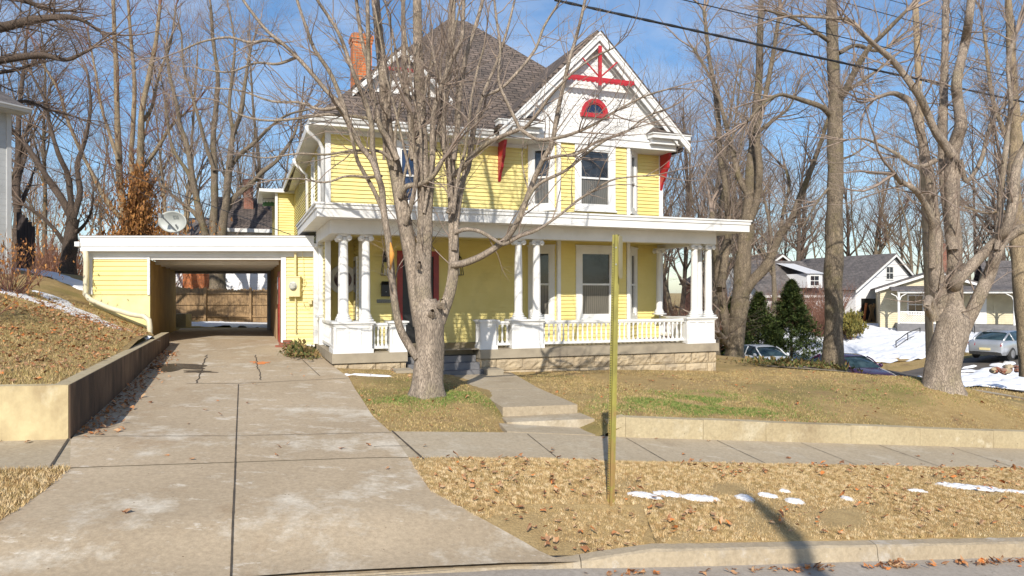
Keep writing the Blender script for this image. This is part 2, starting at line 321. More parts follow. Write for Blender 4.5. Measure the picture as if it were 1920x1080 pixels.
G_pts += [cp(.05, 10.4, -2.13), cp(.4, 10.45, -2.24), cp(.9, 10.5, -2.24), (.3, 11.2, -2.18), (.9, 11.4, -2.16), (.35, 12.0, -2.02), (1.0, 12.2, -2.02), cp(1.45, 10.5, -2.08), cp(1.5, 10.6, -1.98), cp(1.8, 10.6, -1.93)]
for X in (3.0, 5.4, 7.5, 9.4, 12, 16, 25, 60): G_pts.append(cp(X, 10.6, float(zs(X))+.27))
G_pts += [(-3.3, 14, -1.66), (-5.2, 14, -1.64), (-7, 14, -1.62), (-5.1, 18.6, -1.43), (-8.6, 18, -1.44), (-4.6, 12, -1.76), (-2.6, 12, -1.80), (-6.5, 20, -1.36), (-9.5, 20, -1.36), (-8.9, 26.4, -1.36), (-12.2, 26.4, -1.36),
   (-1.47, 12.4, -1.745), (-1.0, 11.6, -1.80), (-1.6, 11.4, -1.86), (-.6, 12.6, -1.79), (-1.9, 14.2, -1.70), (-2.6, 13.2, -1.76), (-2.4, 15.3, -1.72), (-.4, 14.5, -1.88), (0.2, 13.2, -1.90), (1.55, 12.3, -1.88), (1.5, 11.7, -1.92), (-.35, 12.0, -1.86), (-.25, 11.4, -1.98), (-4.0, 15.6, -1.6), (-1.2, 16.4, -1.84), (.5, 16.8, -1.88),
   (1.0, 14.5, -1.88), (3, 13.5, -1.93), (3, 17.5, -1.92), (5.5, 18.9, -2.06), (8, 20, -2.1), (6, 16.5, -2.0), (9.2, 15.8, -1.93), (8.2, 17, -1.98), (6.5, 14.2, -2.12),
   P3(1400,790,11.9), P3(1560,694,21.5), P3(1740,708,16.8), P3(1400,672,24.5), P3(1380,668,27), P3(1850,738,16.5), P3(1920,763,16.8), P3(1920,750,21.5), P3(1850,724,25.0),
   (9.8, 26, -3.1), (12, 24, -2.9), (14, 27.5, -4.0), (9.5, 33, -4.2), (15, 33, -4.25), (12, 40, -4.2), (21, 38, -4.2), (19, 31, -4.2), (22, 28, -4.15), (30, 25, -4.3), (6, 45, -4.1),
   (24.5, 37, -3.5), (29, 40, -3.25), (33, 38, -3.3), (23, 46, -3.75), (16, 46, -3.9), (10, 48, -3.9), (20, 62, -2.65), (30, 58, -2.4), (36, 60, -2.3), (10, 62, -2.9), (24, 52, -3.1), (15, 54, -3.4), (34, 46, -2.9),
   (2, 30, -2.2), (0, 40, -2.0), (0, 60, -2.5), (-5, 30, -1.45), (-12, 34, -1.42), (-15.5, 34, -1.2), (-17, 50, -.6), (-8, 50, -1.5), (-30, 60, -.4), (60, 60, -2.4), (0, 150, -1.5), (90, 150, -2), (-80, 150, 1), (200, 300, 0), (-200, 300, 2), (0, 600, 0), (150, 80, -4)]
Grnd = RBF(G_pts)
def H(X, Y):
    X = np.asarray(X, float); Y = np.asarray(Y, float); c = Y-.3*X
    return np.where(c <= 10.4, z_front(X, np.minimum(c, 10.4)), Grnd(X, Y))
Hill_pts = [(-5.5, 8.9, -1.12), cp(-6.3, 10.6, -1.12), cp(-12, 10.6, -1.0), cp(-25, 10.6, -.6), cp(-60, 10.6, 1.3), (-7.3, 12.8, -1.09), (-8.85, 17.6, -1.03), (-9.2, 18.9, -.99), (-9.6, 18.9, -.95),
   P3(60,640,12), P3(20,562,15.5), P3(0,543,17), P3(100,560,18), P3(150,563,19), P3(220,600,18.6), P3(200,700,10.5), (-6.4, 10.2, -1.08), P3(110,520,21.5), P3(60,508,24), P3(140,514,26), (-13.2, 22, -.15),
   (-20, 20, .8), (-20, 40, .7), (-40, 30, 1.6), (-40, 60, 1.2), (-15, 30, .0), (-16, 34, -1.2), (-18, 50, -.6), (-90, 60, 3), (-90, 20, 3)]
Hill = RBF(Hill_pts)
def ground_hit(px, py, fn=None):
    fn = fn or H
    k = (px-960)/F; s = (550-py)/F; d = np.linspace(2, 120, 4000); z = fn(k*d, d); i = np.argmax(s*d <= z)
    return k*d[i], d[i], float(z[i])
def grid_sheet(name, X, Y, Z, mat, kind=None, label=None, cat=None, smooth=True, skirt=0, group=None):
    n, m = X.shape; V = np.stack([X, Y, Z+CZ], -1).reshape(-1, 3)
    i = np.arange(n-1)[:,None]*m; k = np.arange(m-1)[None,:]
    Fq = np.stack([i+k, i+k+1, i+m+k+1, i+m+k], -1).reshape(-1, 4)
    if skirt:
        rim = list(range(m))+[r*m+m-1 for r in range(1, n)]+[(n-1)*m+q for q in range(m-2, -1, -1)]+[r*m for r in range(n-2, 0, -1)]
        b = len(V); V = np.concatenate([V, V[rim]-np.array([0,0,skirt])]); L_ = len(rim)
        Fs = np.array([(rim[q], b+q, b+(q+1)%L_, rim[(q+1)%L_]) for q in range(L_)]); Fq = np.concatenate([Fq, Fs])
    o = mesh_np(name, V, Fq.ravel(), np.full(len(Fq), 4), mat, None, smooth and not skirt, False)
    if kind: o['kind'] = kind
    if label: tag(o, label, cat, group, kind)
    return o
def strip_sheet(name, cs, XL, XR, n, fn, off, mat, **kw):   # rows at c, from XL(c) to XR(c)
    cs = np.asarray(cs, float); t = np.linspace(0, 1, n)[None,:]
    X = XL(cs)[:,None]*(1-t)+XR(cs)[:,None]*t; Y = cs[:,None]+.3*X
    return grid_sheet(name, X, Y, fn(X, Y)+off, mat, **kw)
I = lambda a: (lambda c: np.interp(c, [p[0] for p in a], [p[1] for p in a]))
rs = np.random.RandomState(3)
def rough(X, Y, a):
    return a*(np.sin(X*3.1+1.3*np.sin(Y*2.3))*np.sin(Y*2.7+1.1*np.sin(X*1.9))*.6+.4*np.sin(X*9.3+Y*4)*np.sin(Y*8.1-X*5))
# main sheet: everything beyond the sidewalk, out to the horizon
xs = np.concatenate([np.linspace(-400, -60, 10)[:-1], np.linspace(-60, -12, 20)[:-1], np.arange(-12, 26, .25), np.linspace(26, 60, 20), np.linspace(60, 400, 12)[1:]])
cs = np.concatenate([[10.41], np.arange(10.6, 24, .22), np.linspace(24, 70, 50), np.linspace(72, 800, 24)])
Xg, Cg = np.meshgrid(xs, cs); Yg = Cg+.3*Xg
def H2(X, Y): return H(X, Y)+rough(X, Y, .012)
far = np.clip((Yg-140)/200, 0, 1)
Zg = np.where(Cg < 10.5, H(Xg, Yg), H2(Xg, Yg)) - .004
# dip under the driveway so the paving lies in it
DL = I([(6.31,-5.9),(7.0,-4.75),(7.43,-4.42),(8.0,-4.5),(8.67,-4.62),(9.1,-4.72),(10.4,-5.38),(19.8,-8.62),(21.87,-9.58),(22.4,-9.72),(31.2,-12.6)])
DR = I([(6.31,.62),(6.46,.33),(6.71,.13),(7.25,-.40),(7.84,-.82),(8.7,-1.12),(9.1,-1.25),(10.4,-1.68),(11.4,-2.08),(15.05,-3.2),(20.1,-5.15),(20.9,-5.2),(20.95,-6.0),(31.2,-9.0)])
ind = (Xg > DL(Cg)+.06) & (Xg < DR(Cg)-.06) & (Cg < 31)
Zg = np.where(ind, Zg-.05, Zg)
grid_sheet('lawn_ground', Xg, Yg, Zg, M['lawn'], kind='structure')
# sheet below the strip / under the street so nothing is open
xs2 = np.concatenate([np.linspace(-60, -8, 14)[:-1], np.arange(-8, 14, .2), np.linspace(14, 90, 20)])
def band(name, c0, c1, nc, off, mat, xs_=xs2, fn=H, **kw):
    X, C = np.meshgrid(xs_, np.linspace(c0, c1, nc)); Y = C+.3*X; return grid_sheet(name, X, Y, fn(X, Y)+off, mat, **kw)
band('street', -14, 6.32, 12, 0, M['road'], fn=lambda X, Y: z_street(X), kind='structure')
# sidewalk as one slab
band('sidewalk', 9.1, 10.42, 4, .018, M['walk'], fn=lambda X, Y: z_front(X, np.minimum(Y-.3*X, 10.4)), kind='structure', skirt=.1)
# driveway
cd = np.concatenate([np.arange(6.32, 10.4, .12), np.arange(10.4, 31.2, .3)])
def Hd(X, Y):
    c = Y-.3*X; z = H(X, Y); g = z_street(X)+.03; t = np.clip((c-6.32)/1.1, 0, 1); t = t*t*(3-2*t); return np.where(c < 7.42, g*(1-t)+z*t, z)
cd1 = cd[cd <= 9.13]; strip_sheet('driveway_apron', cd1, DL, DR, 30, Hd, .024, M['drive'], kind='structure')
cd2 = np.concatenate([[9.12], np.arange(9.3, 31.2, .25)]); strip_sheet('driveway', cd2, DL, DR, 24, Hd, .026, M['drive'], kind='structure')
# control joints and cracks: thin dark strips sunk in the paving
def joint(name, pts, wd, off=.032, mat=None, jit=0, parent=None):
    tb = []; P = []
    for (a, b) in zip(pts[:-1], pts[1:]):
        L = math.hypot(b[0]-a[0], b[1]-a[1]); n = max(2, int(L/.12))
        for i in range(n): P.append((a[0]+(b[0]-a[0])*i/n, a[1]+(b[1]-a[1])*i/n))
    P.append(pts[-1]); P = np.array(P); P = P+rs.normal(0, jit, P.shape)
    T = np.gradient(P, axis=0); T /= np.linalg.norm(T, axis=1)[:,None]; Nn = np.stack([-T[:,1], T[:,0]], 1)
    ww = wd*(1+.5*rs.rand(len(P)))[:,None]/2; A = P+Nn*ww; B = P-Nn*ww
    z = Hd(P[:,0], P[:,1])+off+CZ
    V = np.concatenate([np.c_[A, z], np.c_[B, z]]); n = len(P); i = np.arange(n-1)
    Fq = np.stack([i+n, i+n+1, i+1, i], 1); return V, Fq
def joints(name, lst, mat):
    Vs = []; Fs = []; n = 0
    for a in lst:
        V, Fq = joint(name, *a); Vs.append(V); Fs.append(Fq+n); n += len(V)
    o = mesh_np(name, np.concatenate(Vs), np.concatenate(Fs).ravel(), np.full(sum(map(len, Fs)), 4), mat, None, False, False); o['kind'] = 'structure'; return o
M['joint'] = mat_noise('joint_dirt', (.05,.04,.03), (.09,.07,.05), 9, .95, 30, 0)
GH = lambda px, py: ground_hit(px, py)[:2]
joints('driveway_joints', [([GH(432,1078), GH(440,905), GH(447,724)], .013), ([GH(350,722), GH(447,722), GH(655,712)], .017, .032, None, .008),
  ([GH(368,722), GH(388,668)], .02, .032, None, .015), ([GH(490,716), GH(478,668)], .016, .032, None, .012), ([GH(600,708), GH(560,670)], .012),
  ([GH(128,828), GH(95,880)], .018), ([GH(735,812), GH(795,866)], .02), ([GH(135,823), GH(445,822), GH(737,816)], .009, .033, None, .006),
  ([GH(700,842), GH(762,840)], .01, .032, None, .008), ([GH(395,690), GH(590,685)], .008, .032, None, .006),
  ([ground_hit(600,1063)[:2], ground_hit(850,1048)[:2]], .006)], M['joint'])
joints('sidewalk_joints', [([(x, 9.12+.3*x), (x-.38, 10.34+.3*(x-.38))], .008, .026) for x in (.6, 2.1, 3.6, 5.1, 6.6, 8.1, -7, -8.5)], M['joint'])
# street seams
sj = []
for pts in ([(.0, 5.2), (2.2, 5.95), (9, 8.1)], [(1.6, 5.6), (2.5, 4.2)], [(4.6, 6.6), (6, 4.6)]):
    sj.append(pts)
def street_strip(lst, wd):
    mb = MB()
    for pts in lst:
        for a, b in zip(pts[:-1], pts[1:]):
            n = 12
            for i in range(n):
                p = [(a[0]+(b[0]-a[0])*(i+q)/n, a[1]+(b[1]-a[1])*(i+q)/n) for q in (0, 1)]
                dx, dy = b[0]-a[0], b[1]-a[1]; l = math.hypot(dx, dy); nx, ny = -dy/l*wd/2, dx/l*wd/2
                z = [float(z_street(q[0]))+CZ+.004 for q in p]
                mb.add([(p[0][0]-nx,p[0][1]-ny,z[0]),(p[1][0]-nx,p[1][1]-ny,z[1]),(p[1][0]+nx,p[1][1]+ny,z[1]),(p[0][0]+nx,p[0][1]+ny,z[0])], [(0,1,2,3)])
    return mb
o = street_strip(sj, .02).build('street_joints', M['joint']); o['kind'] = 'structure'
# kerb: profile swept along X, dipping at the driveway
def kerb(name, xa, xb, mat):
    xs_ = np.linspace(xa, xb, int((xb-xa)/.1)+1); prof = [(6.26, -.05), (6.30, .0), (6.33, .135), (6.36, .15), (6.50, .152), (6.50, -.1)]
    dip = np.interp(xs_, [-6.6, -5.9, .35, 1.3], [1, .12, .12, 1])
    mb = MB(); vs = []
    for x, dp in zip(xs_, dip):
        zz = float(z_street(x))
        for c, h in prof: vs.append((x, c+.3*x+.004*rs.randn(), zz+CZ+(h*dp if h > 0 else h)+.002*rs.randn()))
    n = len(prof); fs = []
    for i in range(len(xs_)-1):
        for k in range(n-1): fs.append((i*n+k, (i+1)*n+k, (i+1)*n+k+1, i*n+k+1))
    fs += [tuple(range(n)), tuple(reversed(range((len(xs_)-1)*n, len(xs_)*n)))]
    o = mb.add(vs, fs).build(name, mat); o['kind'] = 'structure'; return o
kerb('kerb', -6.6, .62, M['kerb']); kerb('kerb', .628, 3.78, M['kerb']); kerb('kerb', 3.786, 30, M['kerb']); kerb('kerb', -40, -6.61, M['kerb'])
# dry strips between kerb and sidewalk
cst = np.concatenate([[6.49], np.linspace(6.55, 9.1, 24)])
def Hs(X, Y): return np.where((Y-.3*X < 7.4) & (X < 1.4) & (X > -6.6), Hd(X, Y)+.012, 0)+np.where((Y-.3*X < 7.4) & (X < 1.4) & (X > -6.6), 0, 1)*np.where(Y-.3*X < 6.5, z_front(X, 6.5)-.0, H(X, Y)+.02+rough(X, Y, .012)+.04*np.clip((Y-.3*X-6.5)*1.2, 0, 1)*np.clip((9.1-(Y-.3*X))*2, 0, 1)*np.clip((X-DR(Y-.3*X))*1.5, 0, 1))
strip_sheet('grass_strip', cst, lambda c: DR(c)-.02, lambda c: c*0+40., 260, Hs, 0, M['strip'], kind='structure')
strip_sheet('grass_strip', cst, lambda c: c*0-30., lambda c: DL(c)+.02, 120, Hs, 0, M['strip'], kind='structure')
# hillside left of the driveway, held by the retaining wall
HR = I([(10.5,-5.5),(20.25,-8.75),(21.85,-9.62),(22.4,-9.74),(22.6,-11.2),(30.5,-13.9),(34,-15.2),(60,-22)])
ch = np.concatenate([np.arange(10.5, 24, .25), np.linspace(24.2, 62, 40)])
tt = np.concatenate([np.linspace(0, .08, 30)[:-1], np.linspace(.08, 1, 50)**1.0])
Cc = ch[:,None]; Xr = HR(ch)[:,None]; Xh = Xr-tt[None,:]*80; Yh = Cc+.3*Xh
grid_sheet('hillside', Xh[:, ::-1], Yh[:, ::-1], (Hill(Xh, Yh)+rough(Xh, Yh, .02))[:, ::-1], M['lawn'], kind='structure')
# ---- retaining wall (top follows the hill)
def wall_run(mb, pts, th, side=1):  # pts: (x, y, zlo, zhi)
    for a, b in zip(pts[:-1], pts[1:]):
        dx, dy = b[0]-a[0], b[1]-a[1]; l = math.hypot(dx, dy); nx, ny = -dy/l*th*side, dx/l*th*side
        q = [(a[0],a[1]), (b[0],b[1]), (b[0]+nx,b[1]+ny), (a[0]+nx,a[1]+ny)]
        if side < 0: q = [q[1], q[0], q[3], q[2]]; zz = [b, a, a, b]
        else: zz = [a, b, b, a]
        mb.hexa([(x,y,z[2]+CZ) for (x,y),z in zip(q, zz)], [(x,y,z[3]+CZ) for (x,y),z in zip(q, zz)])
rw = thing('retaining_wall', 'stained concrete retaining wall holding the leafy bank left of the driveway', 'wall', (-5.4, 8.78, CZ-1.8))
orig = lambda ox, oy, oz: (lambda x, y, z: (x-ox, y-oy, z-oz))
rwt = orig(-5.4, 8.78, CZ-1.8)
mb = MB(rwt); e_ = [( -5.40+(-3.62*k/10), 8.80+10.16*k/10, -2.1, -1.12+.09*k/10) for k in range(11)]
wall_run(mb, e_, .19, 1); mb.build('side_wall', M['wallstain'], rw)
mb = MB(rwt); wall_run(mb, [(x, 10.4+.3*x, float(zs(x))-.3, -1.12+max(0, (-6-x))*.03) for x in (-30, -20, -14, -10, -7, -5.41)], .2, 1); mb.build('front_wall', M['wallfront'], rw)
mb = MB(rwt)
for a, b in zip(e_[:-1], e_[1:]):
    dx, dy = b[0]-a[0], b[1]-a[1]; l = math.hypot(dx, dy); nx, ny = -dy/l, dx/l
    q = [(a[0]-nx*-.01,a[1]-ny*-.01), (b[0]+nx*.01,b[1]+ny*.01), (b[0]+nx*.185,b[1]+ny*.185), (a[0]+nx*.185,a[1]+ny*.185)]; zz = [a[3],b[3],b[3],a[3]]
    mb.hexa([(x,y,z+CZ+.001) for (x,y),z in zip(q, zz)], [(x,y,z+CZ+.006) for (x,y),z in zip(q, zz)])
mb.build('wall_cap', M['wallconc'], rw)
# ---- low wall along the sidewalk
lw = thing('low_wall', 'low pale concrete retaining wall between sidewalk and upper lawn', 'wall', (5, 12, CZ-2.5)); lt = orig(5, 12, CZ-2.5)
X0 = 1.72; bp = [X0, 3.0, 4.1, 5.7, 7.1, 8.7, 10.6, 13, 16, 20, 26]
for i, (a, b) in enumerate(zip(bp[:-1], bp[1:])):
    mb = MB(lt); dz = .006*(i % 2); top = lambda x: float(zs(x))+.32+dz
    g = .006; q = [(a+g, 10.4+.3*(a+g)), (b, 10.4+.3*b), (b-.06, 10.6+.3*b), (a+g-.06, 10.6+.3*(a+g))]; zz = [a, b, b, a]
    mb.hexa([(x,y,float(zs(k))-.3+CZ) for (x,y),k in zip(q, zz)], [(x,y,top(k)+CZ) for (x,y),k in zip(q, zz)]); mb.build('wall_block', M['wallconc'], lw)
mb = MB(lt); aa = [(1.72, 10.92), (1.55, 10.90), (1.47, 11.02), (1.45, 11.2), (1.5, 11.5)]
wall_run(mb, [(p[0], p[1], -2.5, -1.865-.03*i) for i, p in enumerate(aa)], .2, -1); mb.build('wall_return', M['wallconc'], lw)
# ---- front walk: sloping slab and one step
u2 = (cos(radians(15.3)), sin(radians(15.3))); v2 = (-u2[1], u2[0])
wk = tag(empty('front_walk', (-.15, 11.65, CZ-1.9)), 'concrete front walk', 'walk', kind='structure'); wt = orig(-.15, 11.65, CZ-1.9)
def q2(o, s, t): return (o[0]+u2[0]*s+v2[0]*t, o[1]+u2[1]*s+v2[1]*t)
oo = (-.15, 11.6)
mb = MB(wt)
lo = [q2(oo,0,0), q2(oo,1.28,0), q2(oo,1.28,2.2), q2(oo,.02,2.2)]; hi = [-1.835,-1.845,-1.845,-1.835]
mb.hexa([(x,y,-2.4+CZ) for x,y in lo], [(x,y,z+CZ) for (x,y),z in zip(lo, hi)])
lo = [q2(oo,.0,2.21), q2(oo,1.28,2.21), q2(oo,1.5,5.0), q2(oo,-.1,5.0)]; hi = [-1.833,-1.843,-1.845,-1.835]
mb.hexa([(x,y,-2.4+CZ) for x,y in lo], [(x,y,z+CZ) for (x,y),z in zip(lo, hi)])
ob = mb.build('walk_slab', M['walk'], wk)
mb = MB(wt); o2 = (-.02, 11.1); lo = [q2(o2,-.06,0), q2(o2,1.36,-.06), q2(o2,1.34,.55), q2(o2,-.02,.55)]
mb.hexa([(x,y,-2.5+CZ) for x,y in lo], [(x,y,-1.985+CZ) for x,y in lo]); mb.build('walk_step', M['walk'], wk)
mb = MB(wt); o2 = (.02, 10.5); lo = [q2(o2,-.1,-.02), q2(o2,1.45,.02), q2(o2,1.4,.60), q2(o2,-.06,.62)]
mb.hexa([(x,y,-2.5+CZ) for x,y in lo], [(x,y,float(H(x,min(y,10.39+.3*x)))+.021+CZ) for x,y in lo]); mb.build('walk_landing', M['walk'], wk)
# apron walk along porch foot (left patch and right side)
# ---- side street, far walk, snow
def road_line(name, pts, wd, off, mat, fn=H, skirt=0, kind='structure'):
    pts = np.array(pts, float); n = 60; t = np.linspace(0, len(pts)-1, n); P = np.stack([np.interp(t, range(len(pts)), pts[:,k]) for k in (0, 1)], 1)
    T = np.gradient(P, axis=0); T /= np.linalg.norm(T, axis=1)[:,None]; Nn = np.stack([-T[:,1], T[:,0]], 1)
    s = np.linspace(.5, -.5, 9)[None,:,None]*wd; Q = P[:,None,:]+Nn[:,None,:]*s
    return grid_sheet(name, Q[...,0], Q[...,1], fn(Q[...,0], Q[...,1])+off, mat, kind=kind, skirt=skirt)
road_line('side_street', [(24, 14), (20, 26), (18.2, 33), (15.2, 41), (11, 52), (6, 66)], 8.0, .05, M['asphalt'])
road_line('side_sidewalk', [(15.2, 17.6), (14.6, 21.5), (13.6, 26), (11.5, 33)], 1.4, .06, M['walk'], skirt=.08)
road_line('gravel_drive', [(21, 36.5), (25, 37.4), (33, 39.5), (44, 42)], 3.4, .06, M['asphalt'])
road_line('porch_side_path', [(7.3, 20.5), (9.0, 19.4), (11.2, 19.6)], .7, .03, M['walk'])
def blob(name, cx, cy, rx, ry, thr, seed, h=.05, fn=H, res=.06, label=None, freq=1.0, kind='stuff', ang=0, group=None, sink=.12, mat=None):
    nx = max(8, int(2*rx/res)); ny = max(8, int(2*ry/res)); a, b = np.meshgrid(np.linspace(-1, 1, nx), np.linspace(-1, 1, ny))
    r = np.random.RandomState(seed); f = np.zeros_like(a)
    for k in range(14):
        q = r.uniform(.8, 9, 2)*freq; f += np.sin(a*rx*q[0]*1.3*r.choice([-1,1])+b*ry*q[1]*1.7+r.uniform(0, 6.28))/(1+.22*np.hypot(*q))
    f = f/1.6; e = 1-(a**2+b**2)**1.5; v = np.clip((e*(.8 if freq > 4 else 1.4)+f*(1.3 if freq > 4 else .8)-thr), -1, 1)
    X = cx+a*rx*cos(ang)-b*ry*sin(ang); Y = cy+a*rx*sin(ang)+b*ry*cos(ang)
    Z = fn(X, Y)+np.clip(v*h*2.5, -sink, h)
    o = grid_sheet(name, X, Y, Z, mat or M['snow']); tag(o, label, 'snow', group, kind); return o
blob('snow', 23, 49.5, 17, 8.6, .18, 5, .14, res=.16, label='melting snow lying over the yards across the side street', freq=.45)
blob('snow', 26.5, 32.8, 8, 3.6, .30, 8, .14, res=.12, label='patchy snow beside the street below the parked silver car', freq=.7)
blob('snow', 12.5, 45, 6, 8, .25, 9, .14, res=.12, label='snow on the verge behind the parked white car', freq=.6)
for i, (px, py, rx, ry, sd) in enumerate([(1208,940,.20,.09,1),(1252,938,.17,.09,2),(1313,946,.22,.10,3),(1396,944,.11,.13,4),(1440,941,.12,.08,5),(1472,932,.08,.05,7),(1490,952,.12,.10,6),(1588,945,.08,.08,8),(1720,930,.14,.05,13),(1800,921,.36,.12,10),(1850,926,.28,.12,11),(1908,932,.22,.08,12)]):
    x, y, z = ground_hit(px, py); blob('snow', x, y, rx*1.0, ry*1.0, .45, 20+sd, .012, fn=lambda X, Y: Hs(X, Y)+.016, res=.012, freq=10, sink=.07,
        mat=M['snow_dirty'], label=ORD[i]+' small snow patch from the left on the grass strip by the kerb', group='snow patches on the grass strip')
blob('snow', *ground_hit(60, 562, Hill)[:2], 3.0, .42, .42, 40, .03, fn=Hill, res=.05, label='long streak of snow across the bank below the twiggy bush', freq=1.2, ang=-.15)
blob('snow', *ground_hit(150, 585, Hill)[:2], 2.0, .36, .5, 41, .03, fn=Hill, res=.05, label='thin icy streak of snow beside the carport downspout', freq=1.2, ang=-.5)
blob('snow', *ground_hit(110, 520, Hill)[:2], 3, .7, .3, 42, .05, fn=Hill, res=.06, label='snow streak on the bank top behind the carport corner', freq=1.2, ang=-.3)
blob('snow', -2.9, 14.7, .55, .09, .4, 43, .02, res=.03, label='icy snow sliver at the porch foot behind the front tree', freq=3)
blob('snow', -11.3, 31.0, 2.6, 2.2, .0, 45, .05, fn=lambda X, Y: H(X, Y)+.03, res=.08, label='snow covering the back yard seen through the carport', freq=1)
# ---- grass blades and fallen leaves
def blades(name, n, area, fn, hgt, mat, label, mask=None, wd=.006, seed=1, lean=.9, off=0):
    r = np.random.RandomState(seed); x0, x1, c0, c1 = area; X = r.uniform(x0, x1, n); c = r.uniform(c0, c1, n); Y = c+.3*X
    if mask is not None: k = mask(X, Y, c); X, Y = X[k], Y[k]
    n = len(X); Z = fn(X, Y)+CZ+off; h = hgt*r.uniform(.5, 1.3, n); a = r.uniform(0, 2*pi, n); b = r.uniform(0, 2*pi, n); ln = h*lean*r.uniform(.2, 1.3, n)
    w_ = wd*r.uniform(.7, 1.4, n)
    A = np.stack([X-np.cos(a)*w_, Y-np.sin(a)*w_, Z-.01], 1); B = np.stack([X+np.cos(a)*w_, Y+np.sin(a)*w_, Z-.01], 1)
    C = np.stack([X+np.cos(b)*ln, Y+np.sin(b)*ln, Z+h], 1)
    V = np.stack([A, B, C], 1).reshape(-1, 3)
    o = mesh_np(name, V, np.arange(3*n), np.full(n, 3), mat, None, False, False); tag(o, label, 'grass', None, 'stuff'); return o
def lawn_noise(X, Y, s, sd):
    r = np.random.RandomState(sd); f = X*0
    for k in range(10): q = r.normal(0, s, 2); f = f+np.sin(X*q[0]+Y*q[1]+r.uniform(0, 6.3))
    return f
blades('grass', 430000, (-1.3, 13, 6.5, 9.12), Hs, .024, M['blade_dry'], 'short straw coloured grass between kerb and sidewalk', lambda X, Y, c: (X > DR(c)-.02) & (X < 1.1*Y) & (rs.rand(len(X)) < .75+.2*lawn_noise(X, Y, 3, 8)), seed=2, wd=.004)
blades('grass', 26000, (-6.6, -4.3, 6.5, 9.12), Hs, .045, M['blade_dry'], 'short straw coloured grass corner left of the driveway', lambda X, Y, c: (X < DL(c)+.02), seed=3)
pw = lambda X, Y, m_: ((X-oo[0])*u2[0]+(Y-oo[1])*u2[1] > m_[0]) & ((X-oo[0])*u2[0]+(Y-oo[1])*u2[1] < m_[1])
inhouse = lambda X, Y: (Y*.9366-X*.3503 > 15.75) & (X*.9366+Y*.3503 > 1.5) & (X*.9366+Y*.3503 < 12.1)
mk = lambda X, Y, c: (X > DR(c)) & ~pw(X, Y, (-.0, 1.30)) & ~inhouse(X, Y) & (X < .76*Y) & ((c > 10.62) | (X < 0))
blades('grass', 200000, (-5, 12, 10.42, 17.5), H2, .022, M['blade_lawn'], 'short tan winter grass covering the front lawn', lambda X, Y, c: mk(X, Y, c) & (rs.rand(len(X)) < np.clip(1.5-c/16, .25, 1)*(.7+.18*lawn_noise(X, Y, 2.5, 9))), seed=4, wd=.005)
def gm(X, Y, c):
    g = 3.0*np.exp(-(((X-3.5)/1.25)**2+((c-11.95)/.72)**2))+.8*np.exp(-(((X+1.4)/.9)**2+((Y-12.4)/.9)**2))+.22*np.exp(-(((X-7.8)/1.6)**2+((c-13)/.8)**2))+.35*np.exp(-(((X-1.9)/.8)**2+((c-11.5)/.4)**2))
    return mk(X, Y, c) & (rs.rand(len(X)) < g*(.5+.25*lawn_noise(X, Y, 4, 5)))
blades('grass', 420000, (-4, 12, 10.42, 16), H2, .026, M['blade_green'], 'patches of greener grass on the lawn and round the front tree', gm, seed=5)
blades('grass', 90000, (-12, -5.4, 10.55, 22), Hill, .045, M['blade_lawn'], 'rough brown grass on the bank above the retaining wall', lambda X, Y, c: (X < HR(c)-.1) & (X > -.76*Y), seed=6)
blades('grass', 30000, (9, 30, 15, 28), H, .05, M['blade_lawn'], 'dry grass by the side sidewalk', lambda X, Y, c: (X < .76*Y) & (X > .55*Y), seed=7, wd=.01)
def leaves(name, X, Y, Z, size, mat, label, seed=1, cat='leaves', flat=.35, kind='stuff', parent=None):
    r = np.random.RandomState(seed); n = len(X); k = 7
    a0 = r.uniform(0, 2*pi, n); s = size*r.uniform(.55, 1.35, n); tl = r.normal(0, flat, (n, 2))
    ang = np.array([0, .9, 1.6, 2.6, 3.7, 4.7, 5.4]); rad = np.array([1.0, .45, .95, .55, .6, .95, .5])
    lx = np.cos(ang[None]+a0[:,None])*rad*s[:,None]; ly = np.sin(ang[None]+a0[:,None])*rad*s[:,None]*r.uniform(.5, 1, n)[:,None]
    lz = lx*tl[:,:1]+ly*tl[:,1:]+r.uniform(-.15, .35, (n, k))*s[:,None]
    lz = lz-lz.min(1, keepdims=True)+.003
    if parent is not None or flat > 1: lz = lz-s[:,None]
    V = np.stack([X[:,None]+lx, Y[:,None]+ly, Z[:,None]+lz], -1).reshape(-1, 3)
    o = mesh_np(name, V, np.arange(n*k), np.full(n, k), mat, parent, False, False)
    if label: tag(o, label, cat, None, kind)
    return o
def scatter(n, area, mask, seed):
    r = np.random.RandomState(seed); X = r.uniform(area[0], area[1], n); c = r.uniform(area[2], area[3], n); Y = c+.3*X; k = mask(X, Y, c); return X[k], Y[k]
X, Y = scatter(1500, (-1.3, 9, 6.5, 9.1), lambda X, Y, c: (X > DR(c)) & (rs.rand(len(X)) < .32+.9*np.exp(-((X-DR(c)-.5)/.35)**2)*(c < 8)+.12*lawn_noise(X, Y, 2, 3)), 11)
leaves('fallen_leaves', X, Y, Hs(X, Y)+CZ+.03, .042, M['leaf'], 'brown and orange fallen leaves on the dry grass strip', 12)
X, Y = scatter(13000, (-12, -5.6, 10.6, 21.5), lambda X, Y, c: (X < HR(c)-.05) & (rs.rand(len(X)) < .10+.55*np.exp(-((X-HR(c)+1.3)/1.3)**2)*(.6+.2*lawn_noise(X, Y, 1.5, 6))*(c > 12)), 13)
leaves('fallen_leaves', X, Y, Hill(X, Y)+CZ+.02, .038, M['leaf'], 'drift of brown fallen leaves on the bank left of the driveway', 14)
WX = lambda Y: -5.4-(Y-8.8)*.3556
r_ = np.random.RandomState(15); Y = r_.uniform(9, 17.6, 480); X = WX(Y)+np.abs(r_.normal(0, .2, 480))+.03
